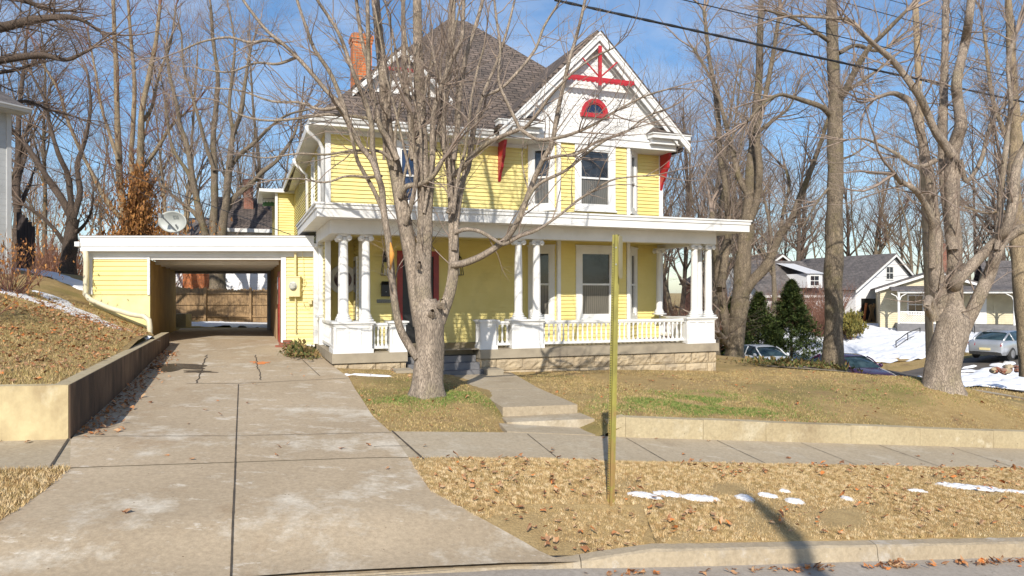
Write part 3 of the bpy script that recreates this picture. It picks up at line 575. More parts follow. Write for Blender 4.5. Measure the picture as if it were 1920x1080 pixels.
leaves('fallen_leaves', X, Y, H(X, Y)+CZ+.032, .04, M['leaf'], 'fallen leaves gathered in the shade at the foot of the retaining wall', 16)
X, Y = scatter(75, (-5, 0, 6.6, 19), lambda X, Y, c: (X > DL(c)+.2) & (X < DR(c)-.1) & (rs.rand(len(X)) < .7), 17)
leaves('fallen_leaves', X, Y, H(X, Y)+CZ+.035, .045, M['leaf'], 'a few single fallen leaves on the driveway concrete', 18)
X, Y = scatter(1500, (-4.8, 11, 10.7, 17), lambda X, Y, c: mk(X, Y, c) & (rs.rand(len(X)) < .22), 19)
leaves('fallen_leaves', X, Y, H2(X, Y)+CZ+.012, .04, M['leaf'], 'fallen leaves scattered thinly over the front lawn', 20)
r_ = np.random.RandomState(21); X = np.concatenate([r_.uniform(.8, 8, 60), r_.normal(3.9, .12, 25), r_.normal(1.0, .12, 14), r_.normal(5.2, .25, 40), r_.normal(6.3, .15, 20), r_.normal(2.6, .3, 20)]); Y = 6.18+.3*X-np.abs(r_.normal(0, .06, len(X)))
leaves('fallen_leaves', X, Y, z_street(X)+CZ+.006, .045, M['leaf'], 'fallen leaves along the gutter below the kerb', 22)
X, Y = scatter(500, (-6.5, 9, 9.15, 10.38), lambda X, Y, c: (rs.rand(len(X)) < .04+.5*np.exp(-((X-1.35)/.25)**2)*(c > 9.9)+.35*(c > 10.2)*(X < -5.2)), 23)
leaves('fallen_leaves', X, Y, H(X, Y)+CZ+.022, .04, M['leaf'], 'fallen leaves on the sidewalk by the wall and steps', 24)

# wet dark patch and orange spray mark near the carport
M['wet'] = mat_noise('wet_concrete', (.09,.075,.055), (.14,.11,.075), 2, .18, 20, .05); M['spray'] = mat_noise('orange_spray_paint', (.75,.20,.03), (.5,.25,.12), 9, .8, 20, 0)
def flat_patch(name, px, py, rx, ry, seed, mat, n=40, off=.004, ang=0, fnz=None):
    x, y, _ = ground_hit(px, py); r = np.random.RandomState(seed); a = np.arange(n)*2*pi/n; q = 1+sum(r.uniform(.05, .22)*np.sin(k*a+r.uniform(0, 6.3)) for k in range(1, 8)); X = x+rx*np.cos(a)*q; Y = y+ry*np.sin(a)*q
    ff = lambda X, Y: H(X, Y)+CZ+.026+off
    V = np.c_[np.r_[x, X], np.r_[y, Y], np.r_[ff(np.array([x]), np.array([y])), ff(X, Y)]]
    o = mesh_np(name, V, np.array([(0, 1+k, 1+(k+1)%n) for k in range(n)]).ravel(), np.full(n, 3), mat, None, False, False); o['kind'] = 'structure'; return o
flat_patch('puddle', 338, 691, .55, .5, 1, M['wet']); flat_patch('puddle', 372, 700, .3, .16, 2, M['wet']); flat_patch('paint_mark', 492, 683, .17, .2, 3, M['spray']); flat_patch('paint_mark', 474, 681, .06, .08, 5, M['spray'])
# ================================================================ HOUSE  (U along the facade, V depth, z relative to the lens)
A0 = radians(20.5); CU, SU = cos(A0), sin(A0)
HO = (6.8, 18.4, -1.9)
def hw(U, V, z=-1.9): return (U*CU-V*SU, U*SU+V*CU, z+CZ)
htf = orig(*HO)
house = thing('house', 'yellow two storey clapboard house with white gable, red trim and columned porch', 'house', hw(*HO), A0)
def HB(): return MB(htf)
def clap(mb, P, e, spans, z0, z1, ex=.102, ops=()):
    n = (e[1], -e[0]); nrow = int(math.ceil((z1-z0)/ex-1e-6))
    q = lambda s, t, z: (P[0]+e[0]*s+n[0]*t, P[1]+e[1]*s+n[1]*t, z)
    for i in range(nrow):
        a = z0+i*ex; b = min(z1, a+ex); sp = spans(.5*(a+b)) if callable(spans) else spans
        if sp is None: continue
        segs = [sp]
        for o in ops:
            if o[2] < b-.01 and o[3] > a+.01:
                ns = []
                for s in segs:
                    if o[0] > s[0]: ns.append((s[0], min(s[1], o[0])))
                    if o[1] < s[1]: ns.append((max(s[0], o[1]), s[1]))
                    if False: pass
                segs = [s for s in ns if s[1]-s[0] > .01]
        for s0, s1 in segs:
            mb.add([q(s0,.030,a), q(s1,.030,a), q(s1,.002,b), q(s0,.002,b), q(s0,-.03,a), q(s1,-.03,a)], [(0,1,2,3), (4,5,1,0), (0,3,4), (1,5,2)])
def window(P, e, s0, s1, z0, z1, trim=.13, root=house, tf=htf, mat=None, head=.16, rail=.5, sill=True, split=True, wide=None):
    mb = MB(tf); t0, t1 = -.02, .045; tr = trim
    mb.obox(P, e, s0-tr, s0, t0, t1, z0-.1, z1+head); mb.obox(P, e, s1, s1+tr, t0, t1, z0-.1, z1+head)
    mb.obox(P, e, s0, s1, t0, t1-.002, z1, z1+head-.003); mb.obox(P, e, s0-tr-.02, s1+tr+.02, t0, t1+.025, z1+head, z1+head+.035)
    f = mb.build('window', M['white'], root)
    m2 = MB(tf); m2.obox(P, e, s0-tr-.03, s1+tr+.03, t0, t1+.04, z0-.15, z0-.1); m2.obox(P, e, s0, s1, t0, t1, z0-.098, z0); m2.build('sill', M['white'], f)
    m3 = MB(tf); w_ = .045; zm = z0+(z1-z0)*rail
    m3.obox(P, e, s0, s0+w_, -.06, .02, z0, z1); m3.obox(P, e, s1-w_, s1, -.06, .02, z0, z1); m3.obox(P, e, s0+w_, s1-w_, -.06, .019, z1-w_, z1); m3.obox(P, e, s0+w_, s1-w_, -.06, .019, z0, z0+w_+.02)
    if split: m3.obox(P, e, s0+w_, s1-w_, -.06, .012, zm-.025, zm+.025)
    m3.build('sash', M['white'], f)
    m4 = MB(tf); m4.obox(P, e, s0+.01, s1-.01, -.12, -.02, zm, z1-.01); m4.build('pane', mat or M['glass'], f)
    m5 = MB(tf); m5.obox(P, e, s0+.01, s1-.01, -.12, -.03, z0+.01, zm-.003); m5.build('pane', M['glass_curtain'] if mat is None else mat, f)
    return f
E1 = (1, 0); EL = (0, -1)          # front walls look to -V ; left wall looks to -U
d7 = .70710678
zf0, zf1 = -1.30, 1.42             # first floor; second 2.0 .. 4.1
VM = 18.4; VB = VM-.69; VO = 19.45
UL, UR = 1.95, 11.6
bay = [(7.27, VM), (7.96, VB), (10.08, VB), (10.77, VM)]
# px -> U on a plane V
def pU(px, V): k = (px-960)/F; return V*(k*CU+SU)/(CU-k*SU)
mb = HB()
def win_s(px0, px1, V, u0): return pU(px0, V)-u0, pU(px1, V)-u0
w2m = win_s(750, 782, VM, UL)
opsm2 = [(w2m[0]-.1, w2m[1]+.1, 2.25, 3.85)]
clap(mb, (UL, VM), E1, (.1, bay[0][0]-UL), 2.0, 4.1, ops=opsm2)
clap(mb, (bay[3][0], VM), E1, (0, UR-bay[3][0]-.1), 2.0, 4.1)
clap(mb, (UL, 31.5), EL, (0, 31.5-VM-.1), -1.2, 4.1, ops=[(9.3, 10.2, 2.0, 3.8), (11.3, 12.2, 2.2, 3.8)])
clap(mb, (UR, VM), (0, 1), (.1, 12.0), -1.5, 4.1)
# first floor front
ent = 2.78
opsm1 = [(pU(745,VM)-ent, pU(821,VM)-ent, zf0, .98)]
clap(mb, (ent, VM), E1, (.06, bay[0][0]-ent), zf0, zf1+.02, ops=opsm1)
clap(mb, (bay[3][0], VM), E1, (0, UR-bay[3][0]-.1), zf0, zf1+.02)
clap(mb, (1.8, VO), E1, (.0, ent-1.8), zf0, zf1+.02)
clap(mb, (ent, VO), EL, (0, VO-VM-.06), zf0, zf1+.02)
# bay faces, both floors
e45l = (d7, -d7); e45r = (d7, d7); Lc = .69/d7
BW1 = (pU(1089,VB)-7.96, pU(1145,VB)-7.96); BW2 = (pU(1087,VB)-7.96, pU(1143,VB)-7.96)
z1b, z1t = -.63, 1.12; z2b, z2t = 2.38, 3.93
cw = (.24, Lc-.24)
for (za, zb, b, t, bw) in ((zf0, zf1+.02, z1b, z1t, BW1), (2.0, 4.06, z2b, z2t, BW2)):
    clap(mb, bay[1], E1, (.06, 2.12-.06), za, zb, ops=[(bw[0]-.05, bw[1]+.05, b, t)])
    clap(mb, bay[0], e45l, (0, Lc-.06), za, zb, ops=[(cw[0]-.05, cw[1]+.05, b, t)])
    clap(mb, bay[2], e45r, (.06, Lc), za, zb, ops=[(cw[0]-.05, cw[1]+.05, b, t)])
mb.build('clapboard_wall', M['yellow'], house)
# trim: corner boards, water table, frieze
mb = HB()
mb.box(UL-.03, UL+.10, VM-.035, VM+.1, -1.3, 4.1); mb.build('corner_trim', M['white'], house); mb = HB(); mb.box(UR-.10, UR+.03, VM-.035, VM+.1, -1.3, 4.1)
mb.build('corner_trim', M['white'], house); mb = HB(); mb.box(ent-.03, ent+.07, VM-.035, VM+.08, zf0, zf1)
for i, (bx, by) in enumerate(bay[1:3]):
    for za, zb in ((zf0, zf1), (2.0, 4.06)):
        s = -1 if i == 0 else 1
        mb.build('corner_trim', M['white'], house); mb = HB(); mb.box(bx-.05, bx+.05, by-.045, by+.06, za, zb)
mb.build('corner_trim', M['white'], house); mb = HB(); mb.box(UL, 7.3, VM-.05, VM, 3.97, 4.12)
mb.build('frieze_board', M['white'], house)
mb = HB(); mb.box(UL+.1, UR-.1, VM+1.12, 30.9, -1.9, 4.0); mb.box(ent+.1, 7.2, VM+.1, VM+1.1, zf0, 4.0); mb.box(7.2, 10.9, VM+.1, VM+.95, zf0, 4.0); mb.box(10.9, 11.5, VM+.1, VM+.95, zf0, 4.0); mb.build('inner_wall', M['yellow'], house)
# windows
window(bay[1], E1, *BW1, z1b, z1t, trim=.16); window(bay[0], e45l, *cw, z1b, z1t, trim=.14); window(bay[2], e45r, *cw, z1b, z1t, trim=.14)
window(bay[1], E1, *BW2, z2b, z2t, trim=.16, head=.13); window(bay[0], e45l, *cw, z2b, z2t, trim=.14, head=.13); window(bay[2], e45r, *cw, z2b, z2t, trim=.14, head=.13)
window((UL, VM), E1, w2m[0], w2m[1], 2.35, 3.75, trim=.1, mat=M['glass_blue'])
window((UL, 31.5), EL, 9.4, 10.1, 2.1, 3.7, trim=.14); window((UL, 31.5), EL, 11.4, 12.1, 2.35, 3.7, trim=.14)
# sidelight in the little return beside the oval window
mb = HB(); mb.box(ent-.05, ent+.005, VM+.32, VM+.86, -.9, .95); f = mb.build('window', M['white'], house)
mb = HB(); mb.box(ent-.06, ent-.02, VM+.42, VM+.76, -.8, .85); mb.build('pane', M['glass'], f)
# oval window
def ring(mb, c, rx, rz, wd, y0, y1, n=40, a0=0, a1=2*pi, close=True):
    vs = []; m = n if close else n+1
    for k in range(m):
        a = a0+(a1-a0)*k/n
        for (r_, y) in ((0, y0), (wd, y0), (wd, y1), (0, y1)): vs.append((c[0]+(rx+r_)*cos(a), y, c[2]+(rz+r_)*sin(a)))
    fs = []
    for k in range(n):
        a, b = k*4, ((k+1) % m)*4
        for j in range(4): fs.append((a+j, a+(j+1)%4, b+(j+1)%4, b+j))
    if not close: fs += [(0,1,2,3), (m*4-1, m*4-2, m*4-3, m*4-4)]
    return mb.add(vs, fs)
oc = (pU(641, VO)+.02, 0, (550-524)/F*19.0)
mb = HB(); ring(mb, oc, .23, .245, .14, VO-.07, VO-.0); f = mb.build('oval_window', M['white'], house)
mb = HB(); mb.add([(oc[0]+.24*cos(a*pi/20), VO-.035, oc[2]+.255*sin(a*pi/20)) for a in range(40)], [tuple(range(40))]); mb.build('pane', mat_glass('stained_glass', (.05,.01,.03)), f)
# front door: dark red trim with storm door and two lamps
dU0, dU1 = pU(744, VM), pU(822, VM)
mb = HB(); mb.box(dU0, dU0+.14, VM-.06, VM+.02, zf0, 1.1); mb.box(dU1-.14, dU1, VM-.06, VM+.02, zf0, 1.1); mb.box(dU0+.14, dU1-.14, VM-.058, VM+.02, .96, 1.1)
f = mb.build('front_door', M['darkred'], house)
mb = HB(); mb.box(dU0+.14, dU1-.14, VM+.0, VM+.08, zf0, .96); mb.build('door_leaf', M['black'], f)
# ---- main hip roof
eV, eU0, eU1, eB, ez = VM-.5, UL-.45, 12.05, 31.9, 4.22
ap0, ap1 = (6.25, 22.65, 8.92), (6.9, 22.65, 8.92)
bk = 26.5
mb = HB()
mb.slab([(eU0,eV,ez),(eU1,eV,ez),ap1,ap0], .12); mb.slab([(eU0,eB,ez-.15),(eU0,eV,ez),ap0,(ap0[0],bk,7.0)], .12); mb.slab([(eU1,eV,ez),(eU1,eB,ez),(ap1[0],bk,7.0),ap1], .12)
mb.slab([(eU1,eB,ez),(eU0,eB,ez-.15),(ap0[0],bk,7.0),(ap1[0],bk,7.0)], .12); mb.add([ap0,ap1,(ap1[0],bk,7.0),(ap0[0],bk,7.0)], [(0,1,2,3)])
roof = mb.build('roof', M['shingle'], house)
mb = HB(); mb.box(eU0+.02, 6.2, eV+.03, VM, ez-.14, ez-.10); mb.box(eU0+.02, UL, VM+.001, 31.5, ez-.14, ez-.10); mb.box(UR, eU1, VM+.001, 31.5, ez-.14, ez-.10); mb.build('soffit', M['white'], house)
def gutter(mb, x0, x1, y, z):  # box gutter with ogee face along U at V=y
    prof = [(0,-.02),(0,-.13),(-.03,-.14),(-.055,-.12),(-.08,-.06),(-.11,-.04),(-.11,-.0),(-.09,-.0),(-.02,-.02)]
    n = len(prof); mb.add([(x0,y+a,z+b) for a,b in prof]+[(x1,y+a,z+b) for a,b in prof], [(i,(i+1)%n,(i+1)%n+n,i+n) for i in range(n)]+[tuple(reversed(range(n))), tuple(range(n,2*n))])
def gutter_side(mb, y0, y1, x, z, s=-1):
    prof = [(0,-.02),(0,-.13),(-.03,-.14),(-.055,-.12),(-.08,-.06),(-.11,-.04),(-.11,-.0),(-.09,-.0),(-.02,-.02)]
    n = len(prof); mb.add([(x-a*s,y0,z+b) for a,b in prof]+[(x-a*s,y1,z+b) for a,b in prof], [(i,i+n,(i+1)%n+n,(i+1)%n) for i in range(n)]+[tuple(range(n)), tuple(reversed(range(n,2*n)))])
mb = HB(); gutter(mb, eU0-.02, 6.15, eV, ez+.06); mb.build('gutter', M['white'], house)
mb = HB(); prof_y = eV-.1; gutter_side(mb, eV-.1, 31.9, eU0, ez+.06, 1); mb.build('gutter', M['white'], house)
mb = HB(); mb.box(eU0+.02, 6.3, eV+.002, eV+.03, ez-.15, ez+.0); mb.box(eU0+.002, eU0+.03, eV+.03, 31.8, ez-.15, ez+.0); mb.build('fascia', M['white'], house)
mb = HB(); mb.tube([(eU0-.05,eV+.25,4.1),(eU0-.02,eV+.26,3.95),(UL-.2,VM-.05,3.78),(UL-.09,VM+.05,3.6),(UL-.08,VM+.06,2.15)], .05, 8); mb.build('downspout', M['white'], house, True)
mb = HB(); mb.tube([(eU0-.05,22.9,4.1),(eU0-.0,22.9,3.95),(UL-.1,23,3.65),(UL-.08,23,1.4)], .05, 8); mb.build('downspout', M['white'], house, True)
# ---- chimney
def chimney(mb, x, y, z0, z1, w_, flare=.05):
    mb.box(x-w_, x+w_, y-w_, y+w_, z0, z1-.28); mb.box(x-w_-flare*.5, x+w_+flare*.5, y-w_-flare*.5, y+w_+flare*.5, z1-.28, z1-.18); mb.box(x-w_-flare, x+w_+flare, y-w_-flare, y+w_+flare, z1-.18, z1-.06); mb.box(x-w_+.02, x+w_-.02, y-w_+.02, y+w_-.02, z1-.06, z1)
mb = HB(); chimney(mb, pU(677,21.2), 21.2, 4.8, 7.5, .27); mb.build('chimney', M['brick'], house)
# ---- front gable over the bay
GU, GV, gz0, gzp = 9.02, 17.38, 4.24, 7.05
gl, gr = GU-2.83, GU+2.83
pk = (GU, gzp)
mb = HB()
mb.slab([(gl,GV,gz0),(GU,GV,gzp),(GU,22.0,gzp),(gl,VM+.2,gz0)][::-1], .09); mb.slab([(GU,GV,gzp),(gr,GV,gz0),(gr,19.5,gz0),(GU,22.0,gzp)][::-1], .09)
mb.build('gable_roof', M['shingle'], house)
sl_ = (gzp-gz0)/2.83
# fish scale shingle wall
zb = 4.30; vg = 17.70
hwid = lambda z: (gzp-.14-z)/sl_
mb = HB(); mb.add([(GU-hwid(zb-.05),vg+.03,zb-.05),(GU+hwid(zb-.05),vg+.03,zb-.05),(GU,vg+.03,gzp-.14)], [(0,1,2)]); mb.build('gable_wall', M['white'], house)
mb = HB(); rowh = .115; sw = .145; r0 = 0; z = zb
lun = (pU(1114, 17.7), (550-208)/F*19.9)   # lunette centre
while z < gzp-.3:
    hwz = hwid(z+rowh*.5); off = (r0 % 2)*sw*.5; k0 = int(-hwz/sw)-1
    for k in range(k0, -k0+1):
        c = GU+k*sw+off
        if abs(c-GU) > hwz-sw*.35: continue
        x0, x1 = c-sw*.48, c+sw*.48; t = vg+.004
        if (((c-lun[0])/.40)**2+((z-lun[1])/.36)**2) < .8 and z > lun[1]-.05: continue
        arc = [(c+sw*.48*cos(a), vg-.012, z+.03-.05*sin(a)*1.0) for a in [pi*i/5 for i in range(6)]]
        mb.add([(x1, t, z+rowh+.03), (x0, t, z+rowh+.03)]+[(p[0], p[1], p[2]) for p in arc[::-1]], [tuple(range(8))])
    z += rowh; r0 += 1
mb.build('fish_scale_shingles', M['white'], house)
# bottom trim and soffit of the gable
mb = HB(); mb.box(6.42, 11.62, vg-.05, vg+.04, 4.06, 4.30); mb.box(6.42, 11.62, vg-.075, vg-.05, 4.255, 4.31); mb.box(6.42, 11.62, vg-.065, vg-.05, 4.06, 4.10); mb.build('gable_band', M['white'], house)
mb = HB(); mb.box(6.42, 11.62, vg+.041, VM, 4.062, 4.10); mb.box(6.42, 6.46, vg+.041, VM, 4.101, 4.45); mb.box(11.58, 11.62, vg+.041, VM, 4.101, 4.45); mb.build('soffit', M['white'], house)
# rake boards
def rake(mb, c, z_pk, half, slope, y0, y1, w_, dz=0, zb_=None):
    for s in (-1, 1):
        p = [(c, z_pk-dz), (c+s*half, z_pk-dz-half*slope), (c+s*half, z_pk-dz-half*slope-w_), (c, z_pk-dz-w_)]
        if s > 0: p = p[::-1]
        mb.add([(a,y0,b) for a,b in p]+[(a,y1,b) for a,b in p], [(0,1,2,3),(7,6,5,4)]+[(i,i+4,(i+1)%4+4,(i+1)%4) for i in range(4)])
mb = HB(); rake(mb, GU, gzp+.0, 2.86, sl_, GV-.03, GV+.04, .20, .02); rake(mb, GU, gzp, 2.86, sl_, GV-.055, GV-.031, .06, -.005); rake(mb, GU, gzp, 2.5, sl_, GV+.041, GV+.08, .12, .26)
mb.build('rake_board', M['white'], house)
mb = HB(); rake(mb, GU, gzp, 2.75, sl_, GV+.042, vg+.03, .03, .115); mb.build('rake_soffit', M['white'], house)
# cornice returns
for cx0, cx1 in ((gl-.05, gl+1.18), (gr-1.18, gr+.05)):
    mb = HB(); mb.box(cx0+.06, cx1-.06, GV+.12, vg-.055, 4.20, 4.34); mb.box(cx0+.0, cx1, GV-.02, vg-.055, 4.34, 4.45); mb.box(cx0-.03, cx1+.03, GV-.05, vg-.055, 4.45, 4.48)
    rt = mb.build('cornice_return', M['white'], house)
    mb = HB(); mb.add([(cx0-.04,GV-.06,4.483),(cx1+.04,GV-.06,4.483),(cx1+.04,vg-.01,4.483),(cx0-.04,vg-.01,4.483),(cx0+.2,vg-.01,4.70),(cx1-.2,vg-.01,4.70)], [(0,1,5,4),(1,2,5),(0,4,3),(0,3,2,1),(3,4,5,2)]); mb.build('shingle_cap', M['shingle'], rt)
# red T truss in the peak
ty = GV+.0
zT = (550-151)/F*19.5
mb = HB(); mb.box(GU-.045, GU+.045, ty-.06, ty-.005, zT-.16, gzp-.38)
hb = (gzp-.25-zT)/sl_
mb.box(GU-hb+.0, GU+hb-.0, ty-.058, ty-.008, zT-.05, zT+.05)
n_s = 14
for k in range(n_s):
    c = GU-hb+.06+(k+.5)*(2*hb-.12)/n_s; r_ = (2*hb-.12)/n_s/2
    mb.add([(c+r_*cos(a), yy, zT-.049-.05*sin(a)) for yy in (ty-.05, ty-.02) for a in [pi*i/6 for i in range(7)]], [tuple(range(7)), tuple(reversed(range(7,14)))]+[(i,i+7,i+8,i+1) for i in range(6)])
for s in (-1, 1): mb.tube([(GU+s*.03, ty-.03, zT+.08), (GU+s*.52, ty-.03, zT+.52)], .022, 6)
mb.build('gable_truss', M['red'], house)
# lunette window
mb = HB(); lc = (lun[0], 0, lun[1]-.12); ring(mb, lc, .29, .29, .11, vg-.07, vg-.0, 24, 0, pi, False); mb.box(lc[0]-.43, lc[0]+.43, vg-.09, vg-.0, lc[2]-.11, lc[2]-.001); f = mb.build('half_round_window', M['red'], house)
mb = HB(); mb.add([(lc[0]+.29*cos(pi*a/20), vg-.02, lc[2]+.29*sin(pi*a/20)) for a in range(21)], [tuple(range(21))]); mb.build('pane', M['glass_blue'], f)
mb = HB(); ring(mb, lc, .255, .255, .04, vg-.045, vg-.021, 24, 0, pi, False); mb.build('sash', M['red'], f)
# red brackets under the gable corners
def bracket(U):
    pf = [(VM, 4.06), (vg+.16, 4.06), (vg+.17, 3.95), (vg+.24, 3.86), (vg+.27, 3.66), (vg+.38, 3.52), (vg+.42, 3.38), (vg+.54, 3.26), (VM-.07, 3.10), (VM-.03, 3.02), (VM, 3.02)]
    mb = HB(); n = len(pf); mb.add([(U-.035,a,b) for a,b in pf]+[(U+.035,a,b) for a,b in pf], [tuple(range(n)), tuple(reversed(range(n,2*n)))]+[(i,i+n,(i+1)%n+n,(i+1)%n) for i in range(n)])
    return mb.build('gable_bracket', M['red'], house)
bracket(6.50); bracket(11.56)
# ---- roof dormer on the left
DU, DV, dzb, dzp = 3.97, 19.0, 5.30, 6.48
mb = HB(); mb.slab([(DU-1.3,DV-.25,dzb-.05),(DU,DV-.25,dzp),(DU,20.6,dzp),(DU-1.3,19.2,dzb-.05)][::-1], .07); mb.slab([(DU,DV-.25,dzp),(DU+1.3,DV-.25,dzb-.05),(DU+1.3,19.2,dzb-.05),(DU,20.6,dzp)][::-1], .07)
dr = mb.build('dormer_roof', M['shingle'], house)
ds = (dzp-dzb+.05)/1.3
mb = HB(); mb.add([(DU-1.15,DV,5.1),(DU+1.15,DV,5.1),(DU+1.15,DV,5.35),(DU,DV,dzp-.1),(DU-1.15,DV,5.35)], [(0,1,2,3,4)])
rake(mb, DU, dzp, 1.33, ds, DV-.28, DV-.22, .15, .01); mb.build('dormer_gable', M['white'], house)
mb = HB(); mb.box(DU-.5, DU+.5, DV-.26, DV-.2, 5.84, 5.93); mb.box(DU-.035, DU+.035, DV-.27, DV-.21, 5.75, 6.25); mb.build('dormer_truss', M['red'], house)
# ================================================================ PORCH
pf0, pf1 = 15.88, VM       # porch front plane / wall
PL, PR = 1.80, 11.72
sto = thing('porch', 'raised porch base', 'porch') if False else None
def U_(px, V=15.9): return pU(px, V)
st0, st1 = U_(764), U_(901)
mb = HB()
mb.box(PL+.0, st0, pf0, VO-.02, -1.52, -1.31); mb.box(st0, st1, pf0+.62, VO-.02, -1.52, -1.311); mb.box(st1, PR+.05, pf0, VM-.02, -1.52, -1.31)
mb.build('porch_slab', M['slab'], house)
mb = HB(); mb.box(PL+.12, PR-.1, pf0+.12, VM-.04, -1.309, -1.295); mb.build('porch_floor', M['porchfloor'], house)
# rock-faced stone courses
def stones(mb, P, e, s0, s1, z0, z1, rows, r):
    n = (e[1], -e[0]); hh = (z1-z0)/rows
    q = lambda s, t, z: (P[0]+e[0]*s+n[0]*t, P[1]+e[1]*s+n[1]*t, z)
    for i in range(rows):
        s = s0-(.3 if i % 2 else 0)
        while s < s1:
            L = r.uniform(.5, .72); a, b = max(s, s0)+.006, min(s+L, s1)-.006; za, zb_ = z0+i*hh+.006, z0+(i+1)*hh-.006; s += L
            if b-a < .05: continue
            nx, nz = 7, 4; vs = []; fs = []
            for iz in range(nz+1):
                for ix in range(nx+1):
                    fx, fz = ix/nx, iz/nz; ed = min(fx, 1-fx)*nx >= .99 and min(fz, 1-fz)*nz >= .99
                    t = (r.uniform(.015, .055) if ed else r.uniform(.0, .008)); vs.append(q(a+(b-a)*fx, t, za+(zb_-za)*fz))
            for iz in range(nz):
                for ix in range(nx): k = iz*(nx+1)+ix; fs.append((k, k+1, k+nx+2, k+nx+1))
            mb.add(vs, fs)
r_ = random.Random(5); mb = HB()
class _R:
    def uniform(s, a, b): return r_.uniform(a, b)
mb.box(PL+.08, st0-.02, pf0+.09, VM, -2.4, -1.521); mb.box(st1+.02, PR-.04, pf0+.09, VM, -2.4, -1.521)
stones(mb, (PL+.05, pf0+.06), E1, 0, st0-PL-.07, -2.10, -1.535, 2, _R()); stones(mb, (st1, pf0+.06), E1, .02, PR-st1, -2.10, -1.535, 2, _R()); stones(mb, (PL+.06, VO), EL, 0, VO-pf0-.06, -2.10, -1.535, 2, _R()); stones(mb, (PR-.01, pf0+.06), (0,1), 0, 2.4, -2.10, -1.535, 2, _R())
mb.build('stone_foundation', M['stone'], house)
# steps: cheek blocks, three treads
nst = 3
for i in range(nst):
    mb = HB(); zt = -1.31-(i+1)*.145; mb.box(st0+.02, st1-.02, pf0+.62-(i+1)*.30, pf0+.62-i*.30-.002, -2.2, zt); mb.build('porch_step', M['stepgrey'], house)
for a, b in ((st0-.36, st0+.01), (st1-.01, st1+.36)):
    mb = HB(); mb.box(a, b, pf0-.55, pf0-.003, -2.3, -1.72); mb.box(a-.02, b+.02, pf0-.57, pf0-.005, -1.718, -1.66) if a < st0-.1 else None; mb.build('step_cheek', M['slab'], house)
# pedestals with recessed panels
def pedestal(u0, u1, v0, v1, npan, name='pedestal'):
    mb = HB(); zt = -.62
    mb.box(u0, u1, v0, v1, -1.31, -1.22); mb.box(u0+.03, u1-.03, v0+.03, v1-.03, -1.221, zt-.08); mb.box(u0-.0, u1+.0, v0-.0, v1+.0, zt-.08, zt-.04); mb.box(u0-.035, u1+.035, v0-.035, v1+.035, zt-.04, zt)
    wd = (u1-u0-.06)/npan
    for k in range(npan+1):
        c = u0+.03+k*wd; a = max(c-.035, u0+.03); b = min(c+.035, u1-.03); mb.box(a, b, v0+.012, v0+.031, -1.15, zt-.14)
    mb.box(u0+.03, u1-.03, v0+.012, v0+.031, -1.22, -1.151); mb.box(u0+.03, u1-.03, v0+.012, v0+.031, zt-.139, zt-.081)
    for k in range(2): vv = v0+.03+(k)*(v1-v0-.13); mb.box(u0+.012, u0+.031, vv, vv+.07, -1.15, zt-.14)
    mb.box(u0+.012, u0+.031, v0+.03, v1-.03, -1.22, -1.151); mb.box(u0+.012, u0+.031, v0+.03, v1-.03, zt-.139, zt-.081)
    return mb.build(name, M['white'], house)
V0 = pf0+.04
pedestal(U_(625), U_(701), V0, V0+.82, 3); pedestal(U_(731), U_(764)+.0, V0, V0+.42, 1); pedestal(U_(901), U_(934), V0, V0+.42, 1); pedestal(U_(961), U_(1022), V0, V0+.42, 3); pedestal(U_(1290), U_(1343), V0, V0+.82, 3)
# railings with turned balusters
def baluster_mesh():
    mb = MB(); mb.box(-.026,.026,-.026,.026,0,.07); mb.lathe((0,0,0), [(.018,.07),(.024,.085),(.017,.10),(.027,.16),(.029,.20),(.02,.28),(.015,.36),(.021,.385),(.016,.40)], 8, cap=False); mb.box(-.024,.024,-.024,.024,.40,.49)
    return mb
bal0 = None
def railing(u0, u1, v, n, along='u', v1=None):
    global bal0
    mb = HB()
    if along == 'u':
        mb.box(u0, u1, v-.05, v+.05, -.715, -.66); mb.box(u0, u1, v-.03, v+.03, -.745, -.716); mb.box(u0, u1, v-.04, v+.04, -1.235, -1.175)
        pts = [(u0+(u1-u0)*(k+.5)/n, v) for k in range(n)]
    else:
        mb.box(u0-.05, u0+.05, v, v1, -.715, -.66); mb.box(u0-.03, u0+.03, v, v1, -.745, -.716); mb.box(u0-.04, u0+.04, v, v1, -1.235, -1.175)
        pts = [(u0, v+(v1-v)*(k+.5)/n) for k in range(n)]
    r = mb.build('railing', M['white'], house)
    for p in pts:
        loc = htf(p[0], p[1], -1.20)
        if bal0 is None: bal0 = baluster_mesh().build('baluster', M['white'], r); b = bal0
        else: b = bal0.copy(); COL.objects.link(b); b.parent = r
        b.location = loc
    return r
rv = V0+.2
railing(U_(701)+.0, U_(731), rv, 4); railing(U_(934), U_(961), rv, 3); railing(U_(1022), U_(1290), rv, 31); railing(U_(625)+.1, 0, V0+.82, 13, 'v', VO-.6)
mb = HB(); mb.box(1.82, 2.06, VO-.6, VO-.3, -1.31, -.62); mb.build('pedestal', M['white'], house)
railing(U_(1343)-.12, 0, V0+.82, 12, 'v', VM)
